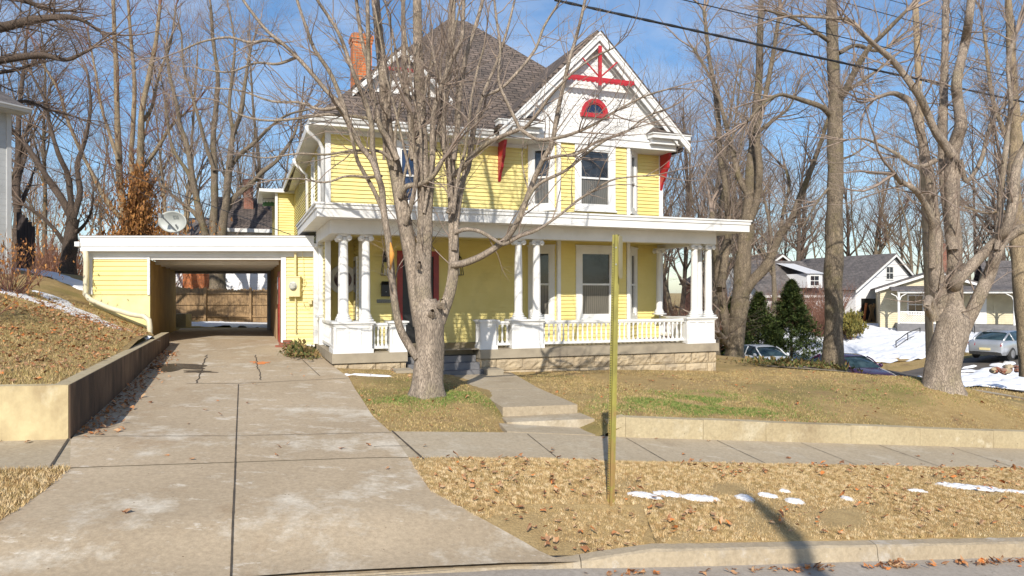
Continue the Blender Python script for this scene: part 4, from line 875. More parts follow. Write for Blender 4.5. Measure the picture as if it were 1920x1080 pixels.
# ionic columns
def column(U, V, zb_=-.62, zt=1.30, r=.098, half=False):
    c = (U, V, zb_); Hh = zt-zb_
    mb = HB(); mb.box(U-.15, U+.15, V-.15, V+.15, zb_, zb_+.05)
    mb.lathe(c, [(.13,.05),(.145,.07),(.145,.09),(.115,.105),(.125,.12),(.122,.14),(r+.004,.155),(r,.2),(r*.995,Hh*.4),(r*.93,Hh*.7),(r*.84,Hh-.16),(r*.84,Hh-.15),(r*.95,Hh-.14),(r*.95,Hh-.125),(r*.86,Hh-.12),(r*.98,Hh-.07)], 20)
    o = mb.build('porch_column', M['white'], house, True)
    mb = HB(); zc = zt-.085
    for s in (-1, 1):
        for w_ in (-1, 1):
            # scroll: spiral roll, axis along V
            mb.lathe((U+s*.105, V+w_*.085, zc), [(.0,-.032),(.052,-.03),(.06,-.018),(.06,.018),(.052,.03),(.0,.032)], 14, axis=1, cap=False)
            mb.lathe((U+s*.105, V+w_*.085-.0, zc), [(.0,-.042),(.024,-.04),(.024,.04),(0,.042)], 10, axis=1, cap=False)
    mb.box(U-.10, U+.10, V-.115, V+.115, zc+.028, zc+.056); mb.box(U-.13, U+.13, V-.13, V+.13, zt-.03, zt)
    mb.build('capital', M['white'], o, True)
    return o
cv = V0+.2
for px in (645, 686): column(U_(px, cv), cv)
column(U_(645, cv)+.02, V0+.62)
for px in (972, 1006): column(U_(px, cv), cv)
for px in (1302, 1328): column(U_(px, cv), cv)
column(U_(1302, cv)+.43, V0+.62)
column(1.89, VO-.45, r=.085); column(pU(1236, VM-.35), VM-.35, r=.09)
mb = HB(); mb.box(1.72, 1.88, VO-.14, VO+.02, -1.31, 1.3); mb.build('pilaster', M['white'], house)
# beam, ceiling, soffit, fascia, porch roof
bz = 1.30
mb = HB(); mb.box(1.78, PR, pf0+.06, pf0+.34, bz, 1.60); mb.box(1.78, 2.06, pf0+.34, VO-.1, bz+.001, 1.60); mb.box(PR-.28, PR, pf0+.34, VM, bz+.001, 1.60); mb.build('porch_beam', M['white'], house)
mb = HB(); mb.box(2.06, PR-.28, pf0+.34, VM, 1.42, 1.46); mb.box(1.8, ent, VM, VO, 1.421, 1.46); mb.build('porch_ceiling', M['yellow'], house)
F0, FL, FR = 15.42, 1.44, 12.38
mb = HB(); mb.box(FL+.05, FR-.05, F0+.05, pf0+.06, 1.60, 1.63); mb.box(FL+.05, 1.95, pf0+.061, 21.0, 1.601, 1.63); mb.box(PR-.1, FR-.05, pf0+.061, 21.0, 1.602, 1.63); mb.build('porch_soffit', M['white'], house)
mb = HB()
mb.box(FL, FR, F0, F0+.05, 1.60, 1.78); mb.box(FL-.025, FR+.025, F0-.025, F0+.05, 1.781, 1.86); mb.box(FL-.05, FR+.05, F0-.05, F0+.05, 1.861, 1.90)
for sx, s in ((FL, 1), (FR, -1)):
    a, b = (sx, sx+.05) if s > 0 else (sx-.05, sx); e = .025*s
    mb.box(a, b, F0+.051, 21, 1.60, 1.78); mb.box(min(a-e*(s>0)*1, a), max(b, b+.025*(s<0)), F0+.051, 21, 1.781, 1.86); mb.box(a-.05*(s>0), b+.05*(s<0), F0+.051, 21, 1.861, 1.90)
mb.build('porch_fascia', M['white'], house)
mb = HB(); mb.add([(FL-.03,F0-.03,1.903),(FR+.03,F0-.03,1.903),(FR-.8,VM,2.18),(FL+.45,VM,2.18)], [(0,1,2,3)]); mb.add([(FL-.03,F0-.03,1.904),(FL+.45,VM,2.18),(FL+.45,21,2.18),(FL-.03,21,1.904)], [(0,1,2,3)]); mb.add([(FR+.03,F0-.03,1.904),(FR+.03,21,1.904),(FR-.8,21,2.18),(FR-.8,VM,2.18)], [(0,1,2,3)])
mb.build('porch_roof', M['greyshingle'], house)
# ---- rear extension of the house with awning
mb = HB(); clap(mb, (1.25, 30.2), E1, (0, .75), 1.2, 4.0); clap(mb, (1.25, 34), EL, (0, 3.8), -1.2, 4.0); mb.build('rear_wall', M['yellow'], house)
mb = HB(); mb.box(1.2, 1.3, 30.1, 30.25, 1.2, 4.0); mb.box(.6, 2.0, 29.9, 34, 4.0, 4.12); mb.build('rear_trim', M['white'], house)
# house things mounted on the walls: lamp, letter box, plaque, meter
def hobj(name, label, cat, U, V, z, group=None): return thing(name, label, cat, hw(U, V, z), A0, group)
def lantern(U, z, label):
    L = hobj('wall_lantern', label, 'lamp', U, VM, z)
    mb = MB(); mb.box(-.06,.06,-.06,-.025,.16,.44); mb.box(-.03,.03,-.14,-.06,.36,.40); mb.build('mount', M['black'], L)
    mb = MB()
    for sx in (-1, 1):
        for sy in (-1, 1): mb.tube([(sx*.07,-.16+sy*.06,.26),(sx*.115,-.16+sy*.10,-.17)], .009, 4)
    mb.box(-.12,.12,-.27,-.05,-.185,-.17); mb.hexa([(-.08,-.23,.26),(.08,-.23,.26),(.08,-.09,.26),(-.08,-.09,.26)], [(-.03,-.18,.34),(.03,-.18,.34),(.03,-.14,.34),(-.03,-.14,.34)]); mb.build('frame', M['black'], L)
    mb = MB()
    for s in (-.03, .03): mb.lathe((s,-.16,-.165), [(.012,0),(.012,.14),(.004,.17)], 6)
    mb.build('candle', M['white'], L)
    return L
lantern(pU(722,VM)+.0, (550-503)/F*18.3, 'black iron wall lantern left of the front door, beside the letter box'); lantern(pU(856,VM), (550-503)/F*19, 'black wall lantern right of the front door, half hidden by the tree')
mbx = hobj('letter_box', 'black letter box on the yellow wall below the lantern', 'mailbox', pU(722,VM), VM-.024, (550-556)/F*18.3)
mb = MB(); mb.box(-.11,.11,-.12,-.001,0,.30); mb.build('box', M['black'], mbx); mb = MB(); mb.hexa([(-.13,-.14,.30),(.13,-.14,.30),(.13,0,.30),(-.13,0,.30)], [(-.09,-.05,.38),(.09,-.05,.38),(.09,0,.39),(-.09,0,.39)]); mb.build('lid', M['black'], mbx)
mb = MB(); mb.lathe((0,-.121,.12), [(.012,-.006),(.012,.006)], 8, axis=1); mb.build('lock', M['metal'], mbx)
pq = hobj('wall_plaque', 'small grey engraved plaque under the letter box', 'plaque', pU(720,VM), VM-.024, (550-568)/F*18.3)
M['plaque'] = mat_noise('plaque_grey', (.24,.25,.22), (.12,.12,.10), 60, .6, 90, .3)
mb = MB(); mb.box(-.19,.19,-.03,-.001,0,.09); mb.build('plate', M['plaque'], pq)
# ================================================================ CARPORT (front parallel to the image plane, sides follow the driveway)
K = (-8.0, 19.0, -1.5)
ctf = lambda x, y, z: (x-.3503*(y)-K[0], .9366*y, z-K[2])
carp = thing('carport', 'flat roofed white and yellow carport joined to the left of the house', 'carport', (K[0], K[1], K[2]+CZ))
CBm = lambda: MB(ctf)
X_ = lambda px: (px-960)/F*19.0
xL, xp0, xo0, xo1, xR = X_(155), X_(166), X_(281), X_(527), X_(590)
zt = 1.46
mb = CBm(); mb.box(xL, xR-.05, -.32, -.27, 1.22, zt); mb.box(xL-.0, xR-.05, -.30, -.24, 1.10, 1.219); mb.box(xL, xL+.05, -.27, 8.0, 1.10, zt); mb.box(xL-.03, xR-.05, -.35, -.24, zt+.001, zt+.03); mb.build('fascia', M['white'], carp)
mb = CBm(); mb.box(xL-.02, xR-.0, -.3, 8.1, zt+.031, zt+.05); mb.build('roof_deck', M['greyshingle'], carp)
mb = CBm(); mb.box(xL+.05, xR-.05, -.239, -.03, 1.10, 1.13); mb.build('soffit', M['white'], carp)
mb = CBm(); mb.box(xp0, xR, -.03, .06, .98, 1.10); mb.box(xp0, xR, -.05, .06, .965, 1.0); mb.box(xp0, xp0+.11, -.04, .05, -.03, .965); mb.box(xo0-.06, xo0, -.045, .12, -.04, .965); mb.box(xp0+.11, xo0-.06, -.035, .05, .90, .965)
mb.box(xo1, xo1+.13, -.045, .12, -1.45, .965); mb.box(xo0, xo1, -.0, .14, .89, .98); mb.build('trim', M['white'], carp)
mb = CBm(); clap(mb, (xp0+.11, 0), E1, (0, xo0-.17-xp0), -.03, .90, .125); mb.build('siding', M['yellow'], carp); mb = CBm(); clap(mb, (xo1+.13, 0), E1, (0, xR-xo1-.13), -1.35, .965, .102); mb.build('siding', M['yellow'], carp)
mb = CBm(); mb.box(xp0+.02, xo0, .0, .2, -1.9, -.035); mb.box(xp0+.02, xp0+.2, .2, 7.9, -1.9, 1.1); mb.box(xp0+.2, xo0-.17, .21, 7.9, -.03, .88); mb.build('side_wall', M['carport_yellow'], carp); mb = CBm(); mb.box(xo0-.169, xo0-.001, .201, 7.9, -1.9, .885); mb.build('inner_side_wall', mat_noise('shade_toned_yellow', (.42,.28,.08), (.30,.19,.055), 1.5, .75, 30, .2), carp)  # inner face: same yellow wall, carport shade put into the colour as dark amber
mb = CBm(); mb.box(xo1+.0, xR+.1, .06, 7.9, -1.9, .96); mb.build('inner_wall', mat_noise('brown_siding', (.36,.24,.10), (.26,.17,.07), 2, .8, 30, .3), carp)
mb = CBm(); mb.box(xo1+.13, xR, -.03, .0, -1.55, -1.351); mb.build('base_board', M['white'], carp)
mb = CBm(); mb.box(xo1-.03, xo1-.001, .75, 1.35, -1.45, .6); dd = mb.build('side_door', M['darkred'], carp); mb = CBm(); mb.box(xo1-.045, xo1-.031, .85, 1.25, -.3, .45); mb.build('pane', M['glass'], dd)
mb = CBm(); mb.box(xo1-.04, xo1-.001, 2.2, 5.8, -1.35, .3); mb.build('plank_panel', M['wood'], carp)
mb = CBm(); mb.box(xo0, xo1, .14, 7.9, .91, .94); mb.build('ceiling', mat_noise('carport_ceiling', (.62,.55,.40), (.52,.45,.32), 2, .7, 20, .1), carp)
for k in range(5): mb = CBm(); y = 1.3+k*1.45; mb.box(xo0, xo1, y, y+.09, .80, .909); mb.build('beam', M['white'], carp)
mb = CBm(); mb.box(xo0, xo1, 7.7, 7.85, .72, .909); mb.box(xo1-.12, xo1, 7.7, 7.85, -1.5, .719); mb.build('rear_frame', mat_noise('grey_paint', (.30,.31,.33), (.22,.23,.25), 3, .6, 30, .1), carp)
mb = CBm(); mb.lathe((X_(403)+.2, 1.6, .80), [(.05,-.02),(.06,.0),(.03,.05),(.03,.11)], 10); mb.build('ceiling_lamp', M['white'], carp)
mb = CBm(); mb.box(xR-.5, xR-.06, -.27, 1.0, zt-.2, zt-.0); mb.build('roof_box', M['white'], carp)
# gutter and long downspout at the left
mb = CBm(); mb.box(xL-.14, xL-.01, -.36, 7.9, 1.22, 1.34); mb.build('gutter', M['white'], carp)
def wp(px, py, d): x, y, z = at(px, py, d); return (x-K[0], y-K[1], z-(K[2]+CZ))
mb = MB(); mb.tube([wp(160,470,18.75), wp(162,490,18.8), wp(161,540,18.85), wp(160,551,18.83), wp(168,561,18.78), wp(205,577,18.55), wp(245,589,18.4), wp(270,593,18.3), wp(279,600,18.28), wp(281,615,18.28), wp(282,667,18.28)], .068, 10); mb.build('downspout', mat_noise('cream_pipe', (.68,.62,.46), (.58,.52,.36), 3, .5, 20, .1), carp, True)
# electric meter with conduit
em = thing('electric_meter', 'cream electric meter box with round glass dial on the siding by the porch', 'meter', at(553, 556, 18.94))
M['cream'] = mat_noise('meter_cream', (.72,.62,.33), (.64,.54,.28), 4, .5, 30, .1)
mb = MB(); mb.box(-.175,.175,-.16,0,0,.52); mb.box(-.185,.185,-.175,-.0,.5,.53); mb.build('box', M['cream'], em)
mb = MB(); mb.lathe((0,-.16,.28), [(.11,.0),(.11,-.03),(.085,-.04),(.085,-.09),(.07,-.10)][::-1] and [(.11,0),(.11,.03),(.085,.035),(.085,.09),(.06,.105)], 18, axis=1); 
o_ = MB(); o_.lathe((0,0,0), [(.11,0),(.11,.03),(.09,.035),(.09,.08),(.06,.10)], 18); g_ = [(x,-.16-z,y+.28) for x,y,z in o_.v]
mb = MB(); mb.add(g_, o_.f); mb.build('dial', mat_noise('dial_glass', (.55,.56,.5), (.3,.3,.28), 20, .15, 20, 0), em)
mb = MB(); mb.tube([(.03,-.06,.53),(.03,-.06,1.15)], .03, 8); mb.tube([(.03,-.05,0),(.03,-.04,-.95)], .018, 6); mb.tube([(.18,-.04,.12)]+[(.22+.07*cos(a),-.04,.40+.09*sin(a)) for a in [x*.5-1.2 for x in range(26)]]+[(.2,-.03,1.5)], .006, 4); mb.build('conduit', M['cream'], em)
mb = MB(); mb.box(.36,.46,-.06,0,-.2,-.08); mb.tube([(.41,-.03,-.2),(.38,-.03,-.28),(.26,-.03,-.27),(.22,-.03,-.12)], .007, 4); mb.build('phone_box', M['cream'], em)
# satellite dish
M['dish'] = mat_noise('dish_grey', (.45,.47,.45), (.36,.38,.36), 3, .5, 20, .05)
sd = thing('satellite_dish', 'grey oval satellite dish standing on the carport roof', 'dish', at(334, 449, 20.5), radians(-14))
mb = MB(); mb.tube([(0,0,0),(0,0,.30),(-.02,-.08,.42)], .025, 8); mb.tube([(.4,.3,0),(0,0,.2)], .014, 6); mb.build('mast', M['metal'], sd)
def dishpt(a, r): x = .47*r*cos(a); y = .30*r*sin(a); return (x-.12, -.10-.14*r*r*0+.14*(1-r*r)-.15*y, .50+y)
vs = []; fs = []; nr, na = 8, 32
for s in (0, 1):
    for i in range(nr+1):
        for k in range(na): p = dishpt(2*pi*k/na, i/nr); vs.append((p[0], p[1]+s*.012, p[2]))
o1 = (nr+1)*na
for i in range(nr):
    for k in range(na):
        a, b, c, d = i*na+k, i*na+(k+1)%na, (i+1)*na+(k+1)%na, (i+1)*na+k; fs += [(a,b,c,d), (d+o1,c+o1,b+o1,a+o1)]
for k in range(na): a = nr*na+k; b = nr*na+(k+1)%na; fs.append((a,b,b+o1,a+o1))
mb = MB(); mb.add(vs, fs); mb.build('reflector', M['dish'], sd, True)
mb = MB(); mb.tube([(-.02,-.02,.22),(-.22,-.38,.62)], .022, 6); mb.box(-.28,-.18,-.46,-.36,.58,.68); mb.build('feed_arm', M['metal'], sd)
mb = MB()
for s in ((-.20,.06,.03,.10), (-.15,.1,.02,.05), (-.11,.1,.03,.10), (-.03,.07,.02,.09)):
    x0, w_, z0, h_ = s
for (x0, x1, z0, z1) in ((-.15,-.12,.58,.68),(-.12,-.08,.65,.68),(-.12,-.08,.58,.61),(-.06,-.03,.58,.68),(0.0,.03,.58,.68),(-.02,.0,.58,.61)):
    yy = lambda x, z: dishpt(math.atan2((z-.5)/.3, (x+.12)/.47), min(1, math.hypot((z-.5)/.3, (x+.12)/.47)))[1]-.012
    mb.add([(x0,yy(x0,z0),z0),(x1,yy(x1,z0),z0),(x1,yy(x1,z1),z1),(x0,yy(x0,z1),z1)], [(0,1,2,3)])
mb.build('emblem', mat_noise('faded_logo', (.25,.27,.27), (.2,.22,.22), 3, .6), sd)
# bricks and ground ivy by the corner of the carport
bp_ = thing('brick_pile', 'loose pile of old red bricks at the carport corner', 'bricks', (at(548,655,18.7)[0], 18.6, float(H(-5.6, 18.6))+CZ+.02))
r_ = random.Random(8)
for i, (x, y, z, a) in enumerate([(-.3,0,0,.1),(-.07,.02,0,-.2),(.17,-.02,0,.5),(-.22,.02,.066,.3),(.0,.0,.066,-.1),(.35,-.1,0,-.6),(-.1,.02,.132,.05)]):
    mb = MB(); mb.box(-.105,.105,-.05,.05,0,.062); b = mb.build('brick', M['oldbrick'], bp_, loc=(x,y,z)); b.rotation_euler = (0,0,a)
n = 700; r_ = np.random.RandomState(4); X = r_.normal(-5.12, .2, n); Y = r_.normal(17.3, .42, n); X = X-(Y-17.4)*.35; k = (X*CU+Y*SU < 1.7); X, Y = X[k], Y[k]
leaves('ground_ivy', X, Y, H(X, Y)+CZ+.02+r_.uniform(0, .14, len(X))*np.exp(-((X+5.15+(Y-17.4)*.35)/.3)**2), .05, M['leaf_green'], 'low green ground ivy at the corner of the porch foundation', 5, 'plant', .9, 'stuff')
n = 900; r_ = np.random.RandomState(14); X = r_.normal(8.1, .7, n); Y = r_.normal(20.6, .35, n)
leaves('ground_ivy', X, Y, H(X, Y)+CZ+.02+r_.uniform(0, .10, len(X)), .06, M['leaf_green'], 'strip of green ground cover at the right end of the porch', 6, 'plant', .9, 'stuff')
# foundation walk beside the porch foot
o = strip_sheet('porch_foot_walk', [12.9+.0, 13.0], lambda c: c*0-.0, lambda c: c*0+.1, 3, H, -.3, M['walk'], kind='structure') if False else None
# ================================================================ street sign seen edge on
gx, gy, gz = ground_hit(1145, 945, Hs)
sg = thing('sign_post', 'tall olive perforated steel post with an edge-on sign, standing in the grass strip', 'sign', (gx, gy, gz+CZ))
print('SIGN', gx, gy, gz)
m, t, b, L = nodes('olive_steel'); v = coords(t, 'Object')
c, f, n_ = noisemix(t, v, (.27,.245,.045), (.19,.17,.035), 6, .35, .65)
sx = N(t, 'SeparateXYZ'); L.new(v, sx.inputs[0]); rr = N(t, 'MapRange'); rr.inputs['From Min'].default_value = 2.3; rr.inputs['From Max'].default_value = .2; L.new(sx.outputs[2], rr.inputs[0])
nz = N(t, 'TexNoise', Scale=9, Detail=6); L.new(v, nz.inputs['Vector']); ad = N(t, 'Math', operation='MULTIPLY'); L.new(rr.outputs[0], ad.inputs[0]); L.new(nz.outputs[0], ad.inputs[1])
r2 = N(t, 'MapRange'); r2.inputs['From Min'].default_value = .30; r2.inputs['From Max'].default_value = .50; L.new(ad.outputs[0], r2.inputs[0])
L.new(mixc(t, r2.outputs[0], c, (.25,.155,.05)), b.inputs['Base Color']); b.inputs['Roughness'].default_value = .55; M['olive'] = m
mb = MB(); pr = [(-.040,.015),(-.040,.012),(-.016,.012),(-.012,-.022),(.012,-.022),(.016,.012),(.040,.012),(.040,.015),(.018,.018),(.014,-.018),(-.014,-.018),(-.018,.018)]
n = len(pr); Hp = (550-440)/F*gy-gz; lean = .06
mb.add([(a,b_,-.2) for a,b_ in pr]+[(a+lean,b_,Hp) for a,b_ in pr], [tuple(reversed(range(n))), tuple(range(n,2*n))]+[(i,(i+1)%n,(i+1)%n+n,i+n) for i in range(n)])
mb.build('post', M['olive'], sg)
mb = MB()
for k in range(100):
    z = .1+k*.027; x = lean*z/Hp
    mb.lathe((x-.028,.012,z), [(.006,-.006),(.006,.001)], 6, axis=1)
ho = mb.build('perforation', M['black'], sg); ho['kind'] = 'stuff'
M['signtan'] = mat_noise('sign_aluminium', (.48,.40,.20), (.40,.33,.15), 5, .45, 20, .05)
def rrect(w_, h_, r): 
    p = []
    for cx, cz, a0 in ((w_/2-r,h_/2-r,0),(-w_/2+r,h_/2-r,pi/2),(-w_/2+r,-h_/2+r,pi),(w_/2-r,-h_/2+r,3*pi/2)): p += [(cx+r*cos(a0+a*pi/8), cz+r*sin(a0+a*pi/8)) for a in range(5)]
    return p
pl = rrect(.30, .46, .04); n = len(pl); sa = radians(72); 
mb = MB(); cx, cz = lean*.92+.055, Hp-.24
mb.add([(cx+a*cos(sa)*.9+o_*sin(sa), .03+a*sin(sa)-o_*cos(sa), cz+b_) for o_ in (0, .003) for a, b_ in pl], [tuple(range(n)), tuple(reversed(range(n,2*n)))]+[(i,i+n,(i+1)%n+n,(i+1)%n) for i in range(n)])
mb.build('sign_plate', M['signtan'], sg)
mb = MB(); mb.lathe((lean*.9,.0,Hp-.14), [(.01,-.03),(.01,.05)], 6, axis=1); mb.lathe((lean*.9,.0,Hp-.32), [(.01,-.03),(.01,.05)], 6, axis=1); mb.build('bolt', M['metal'], sg)
# the pole behind the camera whose rounded head throws its shadow over the kerb
mb = MB(); mb.tube([(0,0,-.3),(0,0,3.2),(-.02,0,4.0),(-.07,-.05,4.6),(-.15,-.1,5.0),(-.26,-.1,5.3)], [.15,.13,.12,.115,.10,.03], 12)
# ================================================================ TREES
def unit(v): return v/(np.linalg.norm(v)+1e-9)
def side_branches(P, R, lvl, r, out, prm):
    """spawn the next level along polyline P with radii R"""
    if lvl > prm['max']: return
    seg = np.linalg.norm(np.diff(P, axis=0), axis=1); L = seg.sum(); cum = np.concatenate([[0], np.cumsum(seg)])
    n = int(r.poisson(max(.5, prm['dens'][lvl]*L))) if prm.get('pois', True) else int(prm['dens'][lvl]*L)
    n = min(n, prm['cap'][lvl])
    for _ in range(n):
        t = prm['start'][lvl]+(1-prm['start'][lvl])*r.rand()**.85; s = t*L; i = min(len(seg)-1, np.searchsorted(cum, s)-1 if s > 0 else 0); i = max(i, 0)
        f = (s-cum[i])/(seg[i]+1e-9); p = P[i]*(1-f)+P[i+1]*f; rr = R[i]*(1-f)+R[i+1]*f
        T = unit(P[i+1]-P[i]); a = r.uniform(0, 2*pi); ref = np.array([cos(a), sin(a), r.normal(0, .4)]); side = unit(ref-T*np.dot(ref, T))
        ang = radians(r.uniform(*prm['ang'])); d = unit(T*cos(ang)+side*sin(ang)+np.array([0, 0, prm['lift'][lvl]]))
        ln = prm['len'][lvl]*r.uniform(.45, 1.25)*(1.15-.6*t); r0 = min(rr*.62, prm['rad'][lvl])*r.uniform(.7, 1.1)
        make_branch(p, d, ln, r0, lvl, r, out, prm)
def make_branch(p, d, ln, r0, lvl, r, out, prm):
    n = prm['seg'][lvl]; P = [p]; st = ln/n; d = d.copy(); j = prm['jit'][lvl]
    for k in range(n):
        d = unit(d+r.normal(0, j, 3)+np.array([0, 0, prm['up'][lvl]])); P.append(P[-1]+d*st)
    P = np.array(P); R = r0*(1-np.linspace(0, 1, n+1)*.78)
    out.append((P, R, lvl)); side_branches(P, R, lvl+1, r, out, prm)
SIDES = {0: 12, 1: 6, 2: 4, 3: 3, 4: 3, 5: 3}
def smooth_line(pts, w_, n=4):
    pts = np.array(pts, float); w_ = np.array(w_, float); m = len(pts); t = np.linspace(0, m-1, (m-1)*n+1)
    # Catmull-Rom
    Q = np.vstack([2*pts[0]-pts[1], pts, 2*pts[-1]-pts[-2]]); out = []
    for x in t:
        i = min(int(x), m-2); f = x-i; a, b, c, d = Q[i], Q[i+1], Q[i+2], Q[i+3]
        out.append(.5*((2*b)+(-a+c)*f+(2*a-5*b+4*c-d)*f*f+(-a+3*b-3*c+d)*f**3))
    return np.array(out), np.interp(t, range(m), w_)
def limb_from_px(pts, d0, w0, w1, r, dd=0, wob=.25):
    """pts: list of (px,py) ; width in px at both ends; dd: depth change over the limb"""
    m = len(pts); dep = d0+np.linspace(0, 1, m)*dd+np.concatenate([[0], r.normal(0, wob, m-1)*np.linspace(.3, 1, m-1)])
    W3 = [at(p[0], p[1], q) for p, q in zip(pts, dep)]; ws = np.interp(np.linspace(0, 1, m), [0, 1], [w0, w1])/F*dep/2
    return smooth_line(W3, ws)
def build_tree(name, out, loc, label, group, bark, twig, split=2, parts=None, sides=None, cat='tree', flared=0):
    t = thing(name, label, cat, loc, 0, group); sd = sides or SIDES
    A, B = Tubes(), Tubes()
    rr = np.random.RandomState(len(out))
    for P, R, l in out:
        n = sd.get(l, 3)
        if l < 2 and n >= 8:
            n = n*2; s_ = np.concatenate([[0], np.cumsum(np.linalg.norm(np.diff(P, axis=0), axis=1))]); a_ = np.arange(n)*2*pi/n; ph = rr.uniform(0, 6.28, 8)
            g = 1+.05*np.sin(2*a_[None]+s_[:,None]*1.7+ph[0])+.04*np.sin(3*a_[None]-s_[:,None]*2.9+ph[1])+.035*np.sin(5*a_[None]+s_[:,None]*4.1+ph[2])+.05*np.sin(s_[:,None]*5+ph[3])
            if l == 0 and flared:
                h = P[:,2]-P[0,2]; fl = np.exp(-h/flared)[:,None]; g = g+fl*(.30*np.maximum(0, np.sin(5*a_+ph[4]))[None]**1.5+.25*np.maximum(0, np.sin(3*a_+ph[5]))[None]**1.5+.10*np.sin(8*a_+ph[6])[None])
            R = R[:,None]*g
        (A if l < split else B).add(P, R, n)
    A.build('trunk', bark, t, loc); B.build('crown', twig, t, loc)
    return t
MAPLE = dict(max=4, dens=[0, 0, 2.9, 4.6, 6.5], cap=[0, 0, 24, 9, 6], start=[0, .1, .12, .1, .1], ang=(28, 62), lift=[0, 0, .10, .05, .0], len=[0, 0, 1.45, .70, .34], rad=[0, 0, .012, .0055, .0034], seg=[0, 0, 7, 5, 3], jit=[0, 0, .13, .15, .15], up=[0, 0, .03, .02, .0])
def flare(P, R, r, sides=20): return P, R
# ---- the maple in front of the house
r = np.random.RandomState(7); D0 = 12.4; L_ = []
tr = [(800,750),(801,725),(802,700),(804,670),(806,650),(806,628),(806,605),(803,582),(800,560)]
ws = [70,62,57,54,54,57,62,60,36]
W3 = [at(a, b, D0) for a, b in tr]; P, R = smooth_line(W3, [w_/F*D0/2 for w_ in ws]); P[:,2] -= .02
L_.append((P, R, 0))
def ml(pts, w0, w1, dd=0, d0=D0, wob=.10, lvl=1): L_.append((*limb_from_px(pts, d0, w0, w1, r, dd, wob), lvl))
ml([(783,672),(765,645),(750,615),(741,575),(735,520),(728,450),(720,400),(716,355),(709,332),(697,300),(675,272),(652,225),(640,200),(612,170),(585,138),(557,107),(530,82),(500,57),(470,20),(448,-12)], 16, 5, -.5, 12.25)
ml([(790,610),(782,560),(774,500),(763,440),(752,380),(742,320),(732,280),(725,237),(722,190),(720,150),(714,100),(710,60),(705,10),(702,-40)], 32, 14, .5)
ml([(800,600),(793,540),(794,480),(797,430),(796,370),(792,300),(789,240),(787,180),(785,120),(783,60),(782,0),(780,-50)], 37, 15, .2)
ml([(824,605),(840,560),(849,520),(851,470),(850,420),(848,370),(845,320),(836,280),(828,240),(832,200),(840,140),(846,80),(848,20),(850,-40)], 24, 13, .8)
ml([(847,497),(868,494),(893,485),(912,475),(932,462),(954,442),(973,410),(985,380),(1000,340),(1018,300),(1035,268),(1043,225),(1052,180),(1060,145),(1068,110),(1078,78),(1088,40),(1096,5),(1104,-30)], 14, 5, -.8)
ml([(852,436),(875,430),(900,434),(925,448),(945,458),(975,443),(1008,431),(1052,401),(1080,378),(1103,363),(1144,339),(1180,332),(1233,328)], 9, 2.5, -1.0)
ml([(850,330),(870,312),(890,288),(912,270),(940,256),(975,242),(987,237),(1010,210),(1030,182),(1050,160),(1075,135),(1110,110),(1150,90)], 11, 3, -1.4)
ml([(975,242),(1010,262),(1060,255),(1110,235),(1160,205),(1210,180),(1260,165)], 8, 3, -.6, 11.2)
ml([(745,300),(728,262),(712,235),(700,180),(692,150),(691,100),(690,60),(689,0),(688,-40)], 12, 7, -.4)
ml([(775,300),(770,225),(766,190),(762,162),(759,120),(757,75),(756,30),(756,-30)], 13, 8, .5)
ml([(805,400),(810,310),(812,225),(820,185),(832,150),(848,110),(865,75),(868,35),(870,-30)], 12, 7, -.6)
ml([(850,300),(858,240),(860,200),(866,150),(875,100),(888,60),(900,20),(912,-30)], 12, 6, .2)
ml([(716,355),(700,290),(697,237),(685,190),(672,160),(660,130),(648,95),(635,62),(615,30),(595,0),(580,-30)], 11, 5, -.7, 12.2)
ml([(652,225),(645,200),(632,165),(618,135),(600,108),(587,87),(572,45),(557,0),(550,-30)], 10, 5, -.5, 12.0)
ml([(697,180),(690,120),(682,90),(675,55),(668,0),(664,-30)], 9, 6, -.3)
ml([(760,420),(772,380),(780,330),(775,260),(772,210)], 11, 6, -.6)
ml([(840,400),(862,350),(880,300),(890,240),(905,180),(930,120),(950,60),(965,0)], 10, 4, .5)
ml([(975,242),(950,190),(935,150),(938,90),(930,30),(925,-20)], 7, 4, .4)
ml([(905,180),(940,165),(975,130),(1005,90),(1020,50),(1045,10)], 7, 4, .6)
ml([(722,240),(700,225),(660,218),(610,215),(560,222),(500,226),(450,215),(410,190)], 8, 3, -.6)
ml([(716,330),(690,332),(650,330),(610,342),(560,335),(510,338)], 6, 2.5, -.8)
ml([(735,300),(715,285),(690,282),(650,284),(610,290),(560,288),(500,296),(450,290)], 7, 2.5, -.6)
ml([(720,400),(700,355),(680,320),(670,300),(660,260),(648,225),(632,200)], 9, 5, -.6)
ml([(530,82),(500,75),(470,80),(430,70),(380,78),(340,95)], 7, 3, -.4, 11.9)
ml([(557,107),(520,120),(480,118),(430,135),(380,130)], 6, 2.5, .5, 11.9)
ml([(640,200),(600,205),(560,192),(510,190),(450,170),(400,165)], 7, 2.5, .6, 12.0)
ml([(1018,300),(1050,292),(1080,290),(1120,265),(1170,250),(1210,220),(1260,200)], 6, 2.5, -.4, 11.6)
ml([(985,380),(1010,345),(1060,320),(1110,280),(1150,255),(1190,240)], 7, 3, -.2, 11.7)
ml([(750,370),(762,350),(790,345),(812,330),(830,300)], 12, 8, -.4)
ml([(852,470),(858,400),(868,340),(880,310),(885,250),(905,210)], 12, 6, .4)
